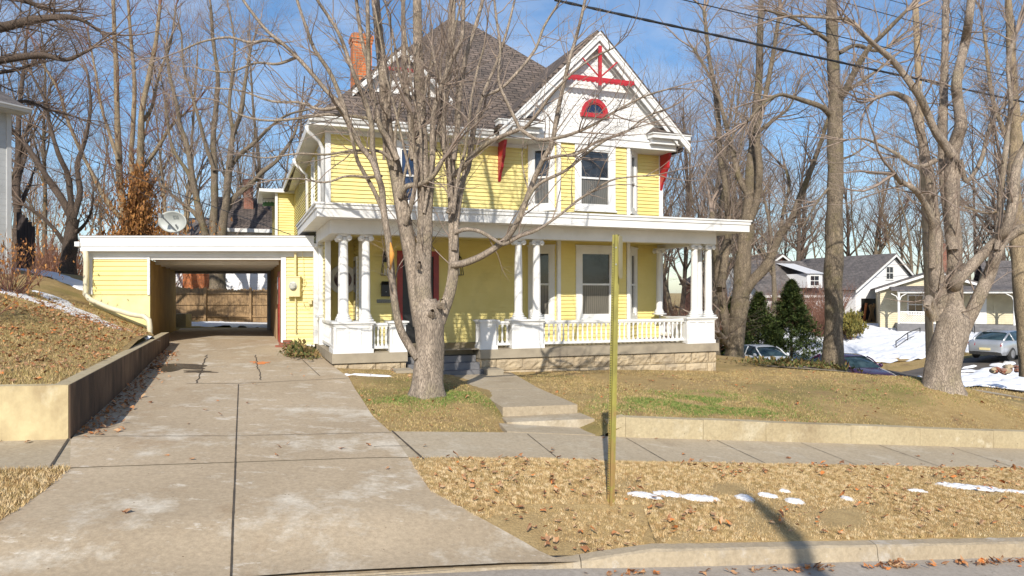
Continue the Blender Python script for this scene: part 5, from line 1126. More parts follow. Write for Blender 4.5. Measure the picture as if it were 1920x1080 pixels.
for k in range(13):
    b_ = [(750,370),(795,400),(850,400),(790,300),(832,280),(742,320),(720,300),(850,330),(812,330),(770,330)][k % 10]; tx = b_[0]+r.uniform(-70, 95); ty = -30 if k % 2 else r.uniform(0, 120)
    m_ = 7; xs_ = np.linspace(b_[0], tx, m_)+np.concatenate([[0], np.cumsum(r.normal(0, 4, m_-1))]); ys_ = b_[1]+(ty-b_[1])*np.linspace(0, 1, m_)**.9
    ml(list(zip(xs_, ys_)), r.uniform(5, 9), r.uniform(2.2, 4), r.uniform(-.9, .9), D0+r.uniform(-.2, .2))
# knots, knots and a stub
for (px, py, w_, dd) in ((829,572,17,-.22),(810,590,13,-.27),(786,500,10,-.22)):
    p = np.array(at(px, py, D0+dd)); L_.append((np.array([p, p+np.array([.0,-.05,.03]), p+np.array([.02,-.10,.07])]), np.array([w_/F*D0*.5, w_/F*D0*.42, w_/F*D0*.25]), 0))
for P, R, l in list(L_):
    if l == 1 and P[-1][2] > CZ+(500/F)*D0:
        make_branch(P[-1], unit(P[-1]-P[-4]+np.array([0,0,.1])), r.uniform(3.0, 4.6), R[-1], 1, r, L_, dict(MAPLE, seg=[0, 9, 7, 5, 3], jit=[0, .07, .13, .15, .15], up=[0, .05, .03, .02, 0], max=1))
for P, R, l in list(L_):
    if l == 1 and P[-1][2] <= CZ+(500/F)*D0 and R[-1] > .008:
        for _ in range(2): make_branch(P[-1], unit(unit(P[-1]-P[-3])+r.normal(0, .2, 3)), r.uniform(.7, 1.4), R[-1]*.85, 2, r, L_, MAPLE)
MX = [x for x in L_]
for P, R, l in list(MX):
    if l == 1: side_branches(P, R, 2, r, L_, MAPLE)
maple = build_tree('maple_tree', L_, at(801, 742, D0), 'large bare many-stemmed maple tree in front of the porch, beside the driveway', None, M['bark'], M['twig'], 2, flared=.22)
for P_, nm, col in (((738,478,12.05),'bark_scar',(.62,.28,.05)),):
    p = at(*P_); mb = MB(); mb.tube([(p[0]-maple.location[0]-.03, p[1]-maple.location[1]-.14, p[2]-maple.location[2]-.25),(p[0]-maple.location[0], p[1]-maple.location[1]-.155, p[2]-maple.location[2]),(p[0]-maple.location[0]-.03, p[1]-maple.location[1]-.13, p[2]-maple.location[2]+.2)], [.01,.045,.01], 8); mb.build(nm, mat_noise('fresh_wood', col, (.4,.2,.05), 9, .8), maple, True)
# ---- generic prototypes
BG = dict(max=4, dens=[0, 1.5, 2.3, 3.2, 3.6, 4.0], cap=[0, 22, 12, 8, 5, 3], start=[0, .25, .15, .1, .1, .1], ang=(25, 60), lift=[0, .28, .2, .12, .05, 0], len=[0, 5.0, 2.3, 1.15, .65, .4], rad=[0, .09, .03, .013, .008, .0055], seg=[0, 8, 6, 4, 3, 2], jit=[0, .10, .13, .15, .16, .16], up=[0, .05, .05, .03, .02, 0])
def generic(seed, h, stems, r0, spread=.18, prm=BG):
    r = np.random.RandomState(seed); out = []; n = 10
    base = np.zeros(3)
    for s in range(stems):
        a = r.uniform(0, 6.28)+s*2*pi/stems; d = unit(np.array([cos(a)*spread*(stems > 1), sin(a)*spread*(stems > 1), 1.0])); P = [base+np.array([cos(a), sin(a), 0])*r0*.5*(stems > 1)+np.array([0, 0, -.3])]; hh = h*r.uniform(.85, 1.05); 
        for k in range(n): d = unit(d+r.normal(0, .045, 3)+np.array([0, 0, .06])); P.append(P[-1]+d*hh/n)
        P = np.array(P); R = r0*(1-.86*np.linspace(0, 1, n+1)**.9)*(.8 if stems > 1 else 1); R[0] *= 1.5
        P, R = smooth_line(P, R, 2); out.append((P, R, 0)); side_branches(P, R, 1, r, out, prm)
    return out
def proto(name, out, label, cat, bark, twig, split=2, group=None): return build_tree(name, out, (0,0,0), label, group, bark, twig, split, None, {0: 8, 1: 5, 2: 4, 3: 3, 4: 3}, cat)
protos = []
specs = [(101, 14, 1, .17, M['bark_grey'], M['twig_bg']), (102, 13, 2, .15, M['bark_grey'], M['twig_bg']), (103, 15, 1, .20, M['bark_dark'], M['twig_bg']), (104, 12, 3, .12, M['bark_pale'], M['twig_red']), (105, 13.5, 2, .16, M['bark_dark'], M['twig'])]
for sd_, h, st, r0, bk_, tw in specs: protos.append(proto('bare_tree', generic(sd_, h, st, r0), 'bare tree', 'tree', bk_, tw))
used = [False]*len(protos)
def place(i, px, d, s, rz, label, group, z=None, X=None):
    X = (px-960)/F*d if X is None else X; z = float(H(X, d)) if z is None else z
    t = protos[i] if not used[i] else copy_tree(protos[i]); used[i] = True
    t.location = (X, d, z+CZ-.1); t.rotation_euler = (0, 0, rz); t.scale = (s, s, s); t['label'] = label; t['category'] = 'tree'
    if group: t['group'] = group
    return t
r = np.random.RandomState(33)
# far row behind the houses on the right, behind the house and on the left
GR = 'bare trees of the far wood'
def far(px0, px1, n, d0, d1, s0, s1, label):
    for k in range(n):
        px = px0+(px1-px0)*(k+.5+r.uniform(-.35, .35))/n; d = r.uniform(d0, d1); place(r.randint(5), px, d, r.uniform(s0, s1), r.uniform(0, 6.28), ORD[k]+' far bare tree from the left, '+label, 'bare trees '+label)
far(1330, 2000, 17, 66, 95, 1.1, 1.5, 'behind the houses across the side street')
far(-60, 560, 11, 52, 78, 1.0, 1.4, 'beyond the carport and back fence')
far(1200, 1420, 7, 44, 70, 1.0, 1.4, 'past the right corner of the yellow house')
near = [(3, 1700, 72, 1.5, 1.4, 'slender reddish bare tree behind the gap between the far right houses'), (2, 1890, 60, 1.6, 2.7, 'dark bare tree above the right edge of the bungalow roof'), (0, 1340, 42, 1.4, 5.0, 'bare tree with high crown behind the porch roof end'), (3, 1220, 46, 1.2, 1.0, 'reddish slender tree peeking over the gable right slope'), (2, 560, 42, 1.1, 2.2, 'bare tree behind the awning at the back of the yellow house'), (0, 240, 48, 1.2, 4.9, 'tall bare tree behind the pale ivy-wrapped tree'),(0, 1452, 50, 1.25, 1.0, 'upright bare tree behind the two dark evergreens'), (1, 1300, 36, 1.2, 2.0, 'dark bare tree just right of the gable wall'), (4, 1258, 42, 1.3, 3.3, 'twin stemmed bare tree close behind the right house corner'),
  (2, 1490, 66, 1.4, .4, 'bare tree rising behind the white house roof left end'), (0, 1640, 74, 1.4, 4.0, 'tall bare tree behind the white gabled house'), (4, 1840, 62, 1.5, 5.1, 'bare twin tree behind the yellow bungalow porch'),
  (1, 90, 42, 1.35, .9, 'forked bare tree left of the carport on the bank top'), (2, 30, 36, 1.25, 2.2, 'dark bare tree beyond the grey neighbouring house'), (3, 330, 44, 1.45, 1.1, 'reddish bare tree clump behind the satellite dish'), (0, 480, 46, 1.3, 2.9, 'bare tree behind the rear roof with the brick chimney')]
for i, px, d, s, rz, lb in near: place(i, px, d, s, rz, lb, None)
# ---- traced trees
MID = dict(max=5, dens=[0, 0, 2.6, 3.8, 4.6, 5.0], cap=[0, 0, 26, 12, 7, 4], start=[0, .1, .15, .1, .1, .1], ang=(28, 65), lift=[0, 0, .15, .08, .0, 0], len=[0, 0, 2.6, 1.25, .65, .35], rad=[0, 0, .028, .012, .007, .0045], seg=[0, 0, 7, 5, 3, 2], jit=[0, 0, .13, .16, .16, .16], up=[0, 0, .04, .03, .0, 0])
def traced(name, label, base, d0, trunk, tw, limbs, seed, bark, twig, prm=MID, split=2, trunk_side=True, roots=0, cat='tree'):
    r = np.random.RandomState(seed); out = []
    P, R = smooth_line([at(a, b, d0) for a, b in trunk], [w_/F*d0/2 for w_ in tw]); out.append((P, R, 0))
    if trunk_side: side_branches(P[len(P)//2:], R[len(P)//2:], 2, r, out, prm)
    for l in limbs:
        pts, w0, w1 = l[:3]; dd = l[3] if len(l) > 3 else r.normal(0, .8); s0 = l[4] if len(l) > 4 else 0
        P, R = limb_from_px(pts, d0+s0, w0, w1, r, dd, .15); out.append((P, R, 1)); side_branches(P, R, 2, r, out, prm)
        for _ in range(3 if w1 < 11 else 0): make_branch(P[-1], unit(unit(P[-1]-P[-3])+r.normal(0, .25, 3)), r.uniform(1.2, 2.6), R[-1]*.85, 2, r, out, prm)
    b = at(*base, d0)
    return build_tree(name, out, b, label, None, bark, twig, split, None, {0: 14, 1: 8, 2: 4, 3: 3, 4: 3}, cat, flared=.20 if roots else 0)
D2 = 15.6
traced('maple_tree', 'massive bare tree with flared trunk and three stems at the lawn corner on the right', (1762,716), D2, [(1764,742),(1765,722),(1767,700),(1771,680),(1776,655),(1783,630),(1788,600),(1790,570)], [70,67,62,58,56,60,58,30], [
  ([(1779,650),(1770,600),(1760,550),(1755,500),(1754,450),(1750,400),(1744,340),(1735,290),(1722,235),(1708,194),(1690,180),(1670,175),(1640,185)], 31, 6, .8),
  ([(1787,630),(1789,580),(1790,520),(1789,460),(1787,420),(1786,360),(1786,292),(1794,260),(1802,233),(1796,190),(1794,155),(1802,110),(1810,78),(1818,30),(1822,-30)], 30, 13, .3),
  ([(1786,470),(1778,400),(1770,330),(1767,249),(1769,200),(1770,155),(1772,80),(1774,0),(1775,-40)], 20, 10, 1.2),
  ([(1792,645),(1810,605),(1823,583),(1838,550),(1855,514),(1868,480),(1880,451),(1898,438),(1918,430),(1950,432)], 28, 16, -.6),
  ([(1790,540),(1795,526),(1825,495),(1855,464),(1872,445),(1886,429),(1900,380),(1906,311),(1925,270),(1940,230)], 24, 12, -1.0),
  ([(1870,470),(1872,430),(1875,400),(1878,350),(1885,290),(1890,240),(1895,190),(1890,120),(1905,60)], 12, 6, .5, -.5),
  ([(1747,500),(1747,440),(1747,408),(1730,375),(1708,350),(1689,342),(1677,325)], 13, 8, -1.3),
  ([(1786,292),(1770,270),(1755,249),(1740,215),(1728,187),(1710,160),(1689,132),(1668,108),(1646,90),(1620,65),(1595,39),(1560,34),(1518,31),(1480,30)], 17, 4, -1.5),
  ([(1755,300),(1735,310),(1712,311),(1680,288),(1650,272),(1619,260),(1590,262)], 9, 3, -.5),
  ([(1800,300),(1812,340),(1840,300),(1856,235),(1880,200),(1915,170)], 9, 4, .8),
  ([(1752,600),(1746,575),(1741,560),(1738,575),(1744,590)], 17, 12, -.3, -.3)],
  51, M['bark'], M['twig'], dict(MID, max=4, dens=[0,0,3.2,5,6], cap=[0,0,26,12,7], len=[0,0,1.9,.95,.45], rad=[0,0,.02,.008,.0045]), roots=11)
traced('tall_tree', 'tall straight grey trunk standing alone on the lawn behind the purple car', (1562,690), 22, [(1562,696),(1562,670),(1563,600),(1563,520),(1564,440),(1566,360),(1566,280),(1566,200),(1563,130),(1560,60),(1558,-20)], [44,36,33,32,31,29,27,25,22,20,16], [
  ([(1572,185),(1585,170),(1600,140),(1625,95),(1660,60),(1700,20)], 16, 6, -1.5), ([(1572,175),(1590,168),(1620,150),(1660,120)], 10, 4, 1.5),
  ([(1556,215),(1540,200),(1510,190),(1485,182),(1460,178),(1430,195),(1400,230)], 11, 4, -2), ([(1558,80),(1530,60),(1490,35),(1440,20)], 9, 4, -1),
  ([(1572,100),(1605,85),(1650,95),(1700,60)], 9, 4, 2), ([(1556,350),(1535,375),(1520,400),(1505,425)], 5, 2, -1), ([(1572,300),(1600,290),(1640,262)], 5, 2, 1)], 52, M['bark_grey'], M['twig'], roots=7)
traced('forked_tree', 'forked bare tree with a leaning limb just right of the porch', (1376,668), 26, [(1376,674),(1378,650),(1384,600),(1390,540),(1394,480),(1401,420)], [40,32,30,30,30,28], [
  ([(1398,440),(1404,380),(1408,320),(1414,260),(1418,200),(1424,130),(1425,60),(1428,-20)], 24, 9, .6), ([(1398,430),(1418,380),(1424,320),(1420,250),(1435,180),(1450,100),(1462,20)], 16, 6, -.8),
  ([(1372,655),(1362,610),(1355,570),(1346,520),(1342,470),(1336,430),(1335,400)], 18, 10, .4), ([(1352,540),(1360,480),(1366,430),(1362,360),(1350,290),(1345,200),(1330,110),(1320,20)], 16, 6, 1.2),
  ([(1390,555),(1408,530),(1436,500),(1450,470),(1463,440),(1485,410),(1500,370),(1520,320),(1541,260),(1555,215)], 22, 6, -1.2), ([(1463,440),(1468,400),(1480,350),(1474,318)], 7, 5, .3),
  ([(1372,655),(1360,640),(1350,628),(1346,622)], 14, 10, -.5), ([(1404,370),(1385,330),(1370,270),(1355,210),(1340,160),(1300,90)], 12, 4, .8), ([(1420,250),(1450,225),(1480,200),(1500,150)], 8, 3, -.6)], 53, M['bark_grey'], M['twig'], roots=6)
traced('edge_tree', 'bare tree at the right edge of the photo beside the yellow bungalow', (1915,700), 27, [(1930,705),(1925,640),(1916,560),(1910,480),(1906,420),(1900,340),(1905,260),(1900,180),(1895,80),(1890,-20)], [34,28,27,26,25,22,20,17,14,10], [([(1905,420),(1880,395),(1850,400),(1800,385)], 8, 3, 1), ([(1904,300),(1880,240),(1860,180),(1850,100),(1840,20)], 10, 4, 1), ([(1902,240),(1930,200),(1960,120)], 10, 5, 0)], 54, M['bark_pale'], M['twig'])
traced('pale_tree', 'pale slender many-stemmed bare tree above the carport roof, partly wrapped in brown ivy', (250,585), 36, [(250,608),(248,540),(246,500)], [32,28,26], [
  ([(246,510),(240,460),(232,400),(225,340),(222,280),(219,200),(218,130),(214,50),(212,-20)], 16, 6, .5), ([(252,510),(254,450),(256,390),(262,330),(264,280),(266,210),(278,150),(292,80),(300,10)], 18, 6, -.5),
  ([(250,480),(250,420),(250,350),(246,290),(250,230),(252,150),(246,80),(240,0)], 12, 5, 1), ([(236,420),(215,395),(190,360),(165,310),(145,270),(125,220),(110,170),(80,120)], 9, 4, -1), ([(262,320),(280,300),(300,270),(322,235),(350,210)], 9, 4, .5),
  ([(222,300),(205,250),(190,200),(180,140),(165,60)], 7, 3, .5), ([(266,230),(285,200),(298,140),(320,80),(330,10)], 7, 3, 1)], 55, M['bark_pale'], M['twig_red'])
traced('spreading_tree', 'spreading dark bare tree behind the carport with limbs fanning out from a low fork', (405,600), 35.5, [(408,618),(408,540),(408,500),(408,460)], [34,28,28,30], [
  ([(400,480),(388,450),(380,420),(372,390),(364,350),(358,310),(350,270),(338,235),(330,190),(318,140),(312,90)], 15, 5, -.5), ([(405,470),(400,430),(402,380),(402,320),(400,260),(405,200),(408,140),(400,80),(395,10)], 16, 5, .6),
  ([(414,470),(418,420),(424,380),(428,330),(432,290),(438,250),(452,210),(460,150),(470,90)], 17, 5, -.6), ([(420,400),(440,370),(470,345),(495,320),(520,300),(548,260),(560,225)], 12, 4, .8), ([(428,320),(450,290),(480,265),(510,235),(540,215),(580,205)], 9, 3, -.8),
  ([(380,420),(360,395),(340,380),(318,360),(300,335)], 8, 3, .8), ([(364,350),(350,320),(330,290),(318,255),(312,210),(305,160)], 8, 3, 1), ([(402,320),(385,270),(375,230),(360,180),(345,130),(340,60)], 8, 3, -1), ([(438,250),(430,200),(436,140),(440,80),(430,20)], 8, 3, .4)], 56, M['bark_grey'], M['twig'])
traced('gnarled_tree', 'dark gnarled bare tree on top of the bank, left of the carport roof', (125,510), 30, [(128,520),(128,490),(132,450),(138,410)], [30,26,24,22], [
  ([(138,415),(120,380),(100,350),(80,320),(62,290),(40,262),(15,240),(-20,220)], 14, 5, .5), ([(138,410),(132,370),(128,330),(110,290),(95,240),(85,190),(60,140)], 12, 4, -.5), ([(138,405),(150,360),(145,310),(160,260),(170,200),(165,140)], 12, 4, .8),
  ([(128,470),(110,440),(92,420),(70,400),(45,385)], 9, 4, -.7), ([(136,440),(155,425),(170,400),(175,360)], 8, 3, -.5)], 57, M['bark_dark'], M['twig_bg'])
traced('overhanging_tree', 'large dark limbs of a tree outside the left edge, reaching across the top left sky', (-260,560), 22, [(-260,590),(-255,480),(-250,380),(-240,260),(-225,160)], [70,60,55,50,44], [
  ([(-230,170),(-170,110),(-100,75),(-40,58),(0,52),(60,38),(110,32),(150,36),(190,60)], 30, 5, -1), ([(-240,260),(-170,200),(-90,150),(-40,120),(0,113),(45,106),(85,104),(125,112),(165,95)], 26, 5, -1.5), ([(-240,270),(-160,215),(-80,170),(-20,140),(25,132),(70,118)], 14, 4, 1),
  ([(-225,160),(-160,60),(-90,20),(-20,-5),(40,0),(90,18),(130,20)], 20, 4, .5), ([(-245,330),(-150,260),(-70,225),(0,200),(50,190),(90,205)], 14, 4, 1)], 58, M['bark_dark'], M['twig_bg'])
# ivy and dead leaves on the pale tree
def clump_leaves(name, blobs, n, size, mat, label, cat, seed, parent=None, base=None, kind=None):
    r = np.random.RandomState(seed); X = []; 
    for (x, y, z, sx, sy, sz, w_) in blobs: k = int(n*w_); X.append(np.stack([r.normal(x, sx, k), r.normal(y, sy, k), r.normal(z, sz, k)], 1))
    X = np.concatenate(X)
    return leaves(name, X[:,0], X[:,1], X[:,2], size, mat, label, seed, cat, 1.6, kind, parent)
iv = []
for px, py, sx, sz, w_ in ((262,345,.3,.5,.1),(258,380,.4,.6,.2),(264,420,.45,.6,.25),(258,455,.6,.6,.25),(285,440,.8,.4,.12),(225,452,.7,.3,.08)): x, y, z = at(px, py, 35.4); iv.append((x, y, z, sx, .4, sz, w_))
tag(clump_leaves('climbing_ivy', iv, 6500, .06, M['leaf_orange'], None, None, 61), 'orange brown ivy climbing the pale tree above the carport', 'ivy')
iv = []
for px, py in ((155,400),(175,380),(150,430),(180,430),(290,425),(310,440)): x, y, z = at(px, py, 34); iv.append((x, y, z, 1.3, .6, .9, .17))
tag(clump_leaves('dead_leaf_bush', iv, 1200, .05, M['leaf_orange'], None, None, 62), 'thin scatter of rusty dead leaves clinging to twigs behind the carport', 'bush')
# evergreens
def conifer(name, px, d, hgt, rad, label, seed):
    r = np.random.RandomState(seed); x0 = (px-960)/F*d; z0 = float(H(x0, d))+CZ; n = int(26000*hgt/4)
    t = thing(name, label, 'evergreen', (x0, d, z0)); V = []; 
    nb = int(150*hgt); C = []
    for b in range(nb):
        h = r.rand()**.85; a = r.uniform(0, 2*pi); rr_ = rad*(1-h)**.75*(.8+.35*r.rand())*(1+.12*sin(a*3+h*9)); C.append((h*hgt, a, rr_))
    P = []
    for (h, a, rr_) in C:
        k = int(n/nb); s = r.uniform(.2, 1, k)**.6; P.append(np.stack([np.cos(a)*rr_*s+r.normal(0, .07, k), np.sin(a)*rr_*s+r.normal(0, .07, k), h+.35*rr_*s**2-.15*rr_*s+r.normal(0, .05, k)+.15], 1))
    P = np.concatenate(P); n_ = len(P); a = r.uniform(0, 6.28, n_); l = .16*r.uniform(.6, 1.4, n_); wv = .035
    A = P+np.stack([np.cos(a+1.57)*wv, np.sin(a+1.57)*wv, 0*a], 1); B = P-np.stack([np.cos(a+1.57)*wv, np.sin(a+1.57)*wv, 0*a], 1); T = P+np.stack([np.cos(a)*l, np.sin(a)*l, l*r.uniform(-.5, .9, n_)], 1)
    mesh_np('foliage', np.stack([A, B, T], 1).reshape(-1, 3), np.arange(3*n_), np.full(n_, 3), M['conifer'], t, False, False)
    mb = MB(); mb.tube([(0,0,-.2),(0,0,hgt*.9)], [.1,.02], 8); mb.build('trunk', M['bark_dark'], t)
conifer('evergreen', 1422, 41.5, 4.0, 1.6, 'shorter dark evergreen on the left of the pair beyond the side street', 1); conifer('evergreen', 1484, 42, 4.7, 1.9, 'taller dark evergreen on the right of the pair beyond the side street', 2); conifer('evergreen', 1375, 44, 3.6, 1.3, 'dark evergreen seen between the forked tree stems', 3)
def bush(name, px, d, hgt, rad, mat, label, seed, n=2500, size=.07, cat='bush', fn=H, X0=None, tw=None, dens=26):
    r = np.random.RandomState(seed); x0 = (px-960)/F*d; z0 = float(fn(x0, d))+CZ; t = thing(name, label, cat, (x0, d, z0)); out = []
    pr = dict(max=3, dens=[0, 0, 4/hgt*1.5, 8/hgt], cap=[0, 0, 7, 5], start=[0, 0, .2, .1], ang=(20, 50), lift=[0, 0, .1, .05], len=[0, 0, hgt*.45, hgt*.22], rad=[0, 0, .008*hgt, .005*hgt], seg=[0, 5, 4, 3], jit=[0, .12, .15, .16], up=[0, .03, .02, 0])
    for k in range(dens):
        a = r.uniform(0, 6.28); q = r.uniform(0, .35); make_branch(np.array([cos(a)*q*rad*.5, sin(a)*q*rad*.5, -.05]), unit(np.array([cos(a)*rad/hgt*r.uniform(.1, 1), sin(a)*rad/hgt*r.uniform(.1, 1), 1.])), hgt*r.uniform(.6, 1.05), .011*hgt, 1, r, out, pr)
    B = Tubes()
    for P, R, l in out: B.add(P, R, 3)
    B.build('stems', tw or M['twig_red'], t)
    if n:
        tips = np.array([P[-1] for P, R, l in out]); q = tips[r.randint(0, len(tips), n)]+r.normal(0, rad*.06, (n, 3)); leaves('foliage', q[:,0], q[:,1], q[:,2], size, mat, None, seed, flat=1.6, parent=t)
    return t
bush('golden_shrub', 1592, 50, 1.6, 1.3, M['shrubgold'], 'rounded golden green shrub at the left end of the white house', 71, 6000, .07)
bush('twiggy_bush', 18, 17, 1.3, 1.7, M['leaf_orange'], 'reddish brown twiggy bush at the left edge on top of the bank', 72, 420, .032, fn=Hill, dens=46)
bush('twiggy_bush', -30, 13.5, 1.1, 1.1, M['leaf_orange'], 'nearer half-cropped twiggy bush low at the left edge', 76, 160, .03, fn=Hill, dens=20)
rng = np.random.RandomState(77)
th = None
spots = sorted([(1295, 40), (1315, 44), (1340, 46), (1270, 38), (1540, 52), (1525, 54), (1560, 55), (1500, 57), (1450, 57), (1620, 72), (1680, 74), (1740, 76), (1800, 74), (1860, 72), (1250, 46), (1400, 52), (1360, 52), (1480, 60), (1910, 70)])
cnt = {}
for k, (px, d) in enumerate(spots):
    if th is None: th = bush('thicket_shrub', px, d, 3.4, 2.4, None, 'reddish brown leafless thicket shrub', 90, 0, tw=M['twig_red'], dens=60); t = th
    else: t = copy_tree(th)
    X = (px-960)/F*d; t.location = (X, d, float(H(X, d))+CZ); t.rotation_euler = (0, 0, rng.uniform(0, 6)); s = rng.uniform(.8, 1.25); t.scale = (s, s, s)
    z9 = 0 if px < 1420 else (1 if px < 1600 else 2); cnt[z9] = cnt.get(z9, -1)+1; t['label'] = ORD[cnt[z9]]+' reddish leafless shrub from the left, '+('between house corner and evergreens', 'left of the white house', 'behind the white and yellow houses')[z9]
    t['group'] = 'thicket shrubs'+(' near the corner' if px < 1420 else (' left of the white house' if px < 1600 else ' behind the houses'))
for k, (px, d) in enumerate([(20, 40), (60, 44), (100, 36), (130, 42), (190, 40), (300, 42), (350, 45), (460, 44)]):
    t = copy_tree(th); X = (px-960)/F*d; t.location = (X, d, (.2 if px < 150 else -.9)+CZ); t.rotation_euler = (0, 0, rng.uniform(0, 6)); s = rng.uniform(.7, 1.1); t.scale = (s, s, s)
    t['label'] = ORD[k]+' reddish brown bush from the left, below the trees behind the carport'; t['group'] = 'brush behind the carport'
# ================================================================ BACKGROUND BUILDINGS
def B_at(px, d): return ((px-960)/F*d, d)
M['wsiding'] = None
def siding_mat(name, c, c2, row=.15):
    m, t, b, L = nodes(name); v = coords(t, 'UV'); sp = N(t, 'SeparateXYZ'); L.new(v, sp.inputs[0])
    dv = N(t, 'Math', operation='DIVIDE'); dv.inputs[1].default_value = row; L.new(sp.outputs[1], dv.inputs[0]); fr = N(t, 'Math', operation='FRACT'); L.new(dv.outputs[0], fr.inputs[0])
    cc, f, n = noisemix(t, v, c, c2, 1.5); L.new(cc, b.inputs['Base Color']); b.inputs['Roughness'].default_value = .55
    inv = N(t, 'Math', operation='SUBTRACT'); inv.inputs[0].default_value = 1; L.new(fr.outputs[0], inv.inputs[1]); bump(t, b, inv.outputs[0], .9, .03); return m
M['wsiding'] = siding_mat('white_vinyl_siding', (.78,.78,.79), (.70,.71,.73)); M['ysiding'] = siding_mat('cream_siding', (.60,.54,.37), (.52,.46,.31)); M['gsiding'] = siding_mat('pale_grey_siding', (.44,.45,.45), (.38,.39,.39), .18)
def small_window(par, mbt, P, e, s0, s1, z0, z1, mat=None):
    m_ = MB(mbt); m_.obox(P, e, s0-.1, s0, 0, .05, z0-.1, z1+.1); m_.obox(P, e, s1, s1+.1, 0, .05, z0-.1, z1+.1); m_.obox(P, e, s0, s1, 0, .049, z1, z1+.1); m_.obox(P, e, s0, s1, 0, .07, z0-.1, z0); m_.obox(P, e, s0, s1, 0, .03, (z0+z1)/2-.03, (z0+z1)/2+.03); m_.obox(P, e, (s0+s1)/2-.015, (s0+s1)/2+.015, 0, .025, z0, z1)
    f = m_.build('window', M['white'], par); m_ = MB(mbt); m_.obox(P, e, s0, s1, 0, .012, z0, z1); m_.build('pane', mat or M['glass'], f); return f
def gable_house(root, x0, x1, y0, y1, z0, ze, zp, wall, roofm, ov=.35, ridge='y', xm=None, zl=None):
    """box with a gable facing the viewer (ridge along y) or eaves facing the viewer (ridge along x)"""
    mb = MB()
    if ridge == 'y':
        xm = (x0+x1)/2 if xm is None else xm; zl = ze if zl is None else zl; mb.add([(x0,y0,z0),(x1,y0,z0),(x1,y0,ze),(xm,y0,zp),(x0,y0,zl),(x0,y1,z0),(x1,y1,z0),(x1,y1,ze),(xm,y1,zp),(x0,y1,zl)], [(0,1,2,3,4),(9,8,7,6,5),(0,4,9,5),(1,6,7,2)])
        w_ = mb.build('wall', wall, root); sL = (zp-zl)/(xm-x0); sR = (zp-ze)/(x1-xm); mb = MB()
        mb.slab([(x0-ov,y0-ov,zl-ov*sL+.06),(xm,y0-ov,zp+.06),(xm,y1+ov,zp+.06),(x0-ov,y1+ov,zl-ov*sL+.06)][::-1], .12); mb.slab([(xm,y0-ov,zp+.06),(x1+ov,y0-ov,ze-ov*sR+.06),(x1+ov,y1+ov,ze-ov*sR+.06),(xm,y1+ov,zp+.06)][::-1], .12)
        r_ = mb.build('roof', roofm, root); mb = MB(); ya, yb = y0-ov-.04, y0-ov-.002
        for s, sl2, xe in ((-1, sL, x0-ov), (1, sR, x1+ov)):
            h = abs(xe-xm); p = [(xm,zp+.07),(xe,zp+.07-h*sl2),(xe,zp-.12-h*sl2),(xm,zp-.12)]
            if s > 0: p = p[::-1]
            mb.add([(u,ya,w2) for u,w2 in p]+[(u,yb,w2) for u,w2 in p], [(0,1,2,3),(7,6,5,4)]+[(i,i+4,(i+1)%4+4,(i+1)%4) for i in range(4)])
        mb.build('rake_board', M['white'], root)
    else:
        ym = (y0+y1)/2; mb.add([(x0,y0,z0),(x1,y0,z0),(x1,y0,ze),(x0,y0,ze),(x0,y1,z0),(x1,y1,z0),(x1,y1,ze),(x0,y1,ze),(x0,ym,zp),(x1,ym,zp)], [(0,1,2,3),(7,6,5,4),(0,3,8,7,4),(1,5,6,9,2)])
        w_ = mb.build('wall', wall, root); s = (zp-ze)/(ym-y0); mb = MB()
        mb.slab([(x0-ov,y0-ov,ze-ov*s+.06),(x1+ov,y0-ov,ze-ov*s+.06),(x1+ov,ym,zp+.06),(x0-ov,ym,zp+.06)], .12); mb.slab([(x1+ov,y1+ov,ze-ov*s+.06),(x0-ov,y1+ov,ze-ov*s+.06),(x0-ov,ym,zp+.06),(x1+ov,ym,zp+.06)], .12)
        r_ = mb.build('roof', roofm, root); mb = MB(); mb.box(x0-ov, x1+ov, y0-ov-.05, y0-ov-.002, ze-ov*s-.12, ze-ov*s+.08); mb.build('fascia', M['white'], root)
    return w_, r_
z_ = lambda py, d: (550-py)/F*d
# white gabled house, d 60
d = 61; loc = (*B_at(1674, d), z_(606, d)+CZ); a = radians(20.5)
wh = thing('house', 'white vinyl sided house with a tall gable and small attic window across the side street', 'house', loc, a)
gable_house(wh, -4.1, 2.6, 0, 10, -.6, 3.5, 5.75, M['wsiding'], M['greyshingle'], xm=0, zl=2.9)
small_window(wh, None, (-.75, 0), E1, .0, .75, 3.75, 4.75)
mb = MB(); mb.box(-3.5, -1.6, -.02, .04, 0, 2.1); dr_ = mb.build('garage_opening', M['black'], wh)
gable_house(wh, -11, -4.11, 3.2, 9.5, -.6, 2.6, 5.4, M['wsiding'], M['greyshingle'], ridge='x')
mb = MB(); mb.box(-6.9, -5.3, 2.4, 5.5, 3.0, 4.2); mb.add([(-7.1,2.2,4.2),(-5.1,2.2,4.2),(-5.1,6,5.2),(-7.1,6,5.2)], [(0,1,2,3)]); mb.build('dormer', M['wsiding'], wh)
small_window(wh, None, (-7.1, 2.4), E1, .5, 1.4, 3.2, 4.0)
small_window(wh, None, (-9.5, 3.2), E1, .5, 1.6, .7, 2.0)
mb = MB(); mb.box(-8.9, -5.6, 3.1, 3.19, -.3, .3); mb.build('base_board', M['greyshingle'], wh)
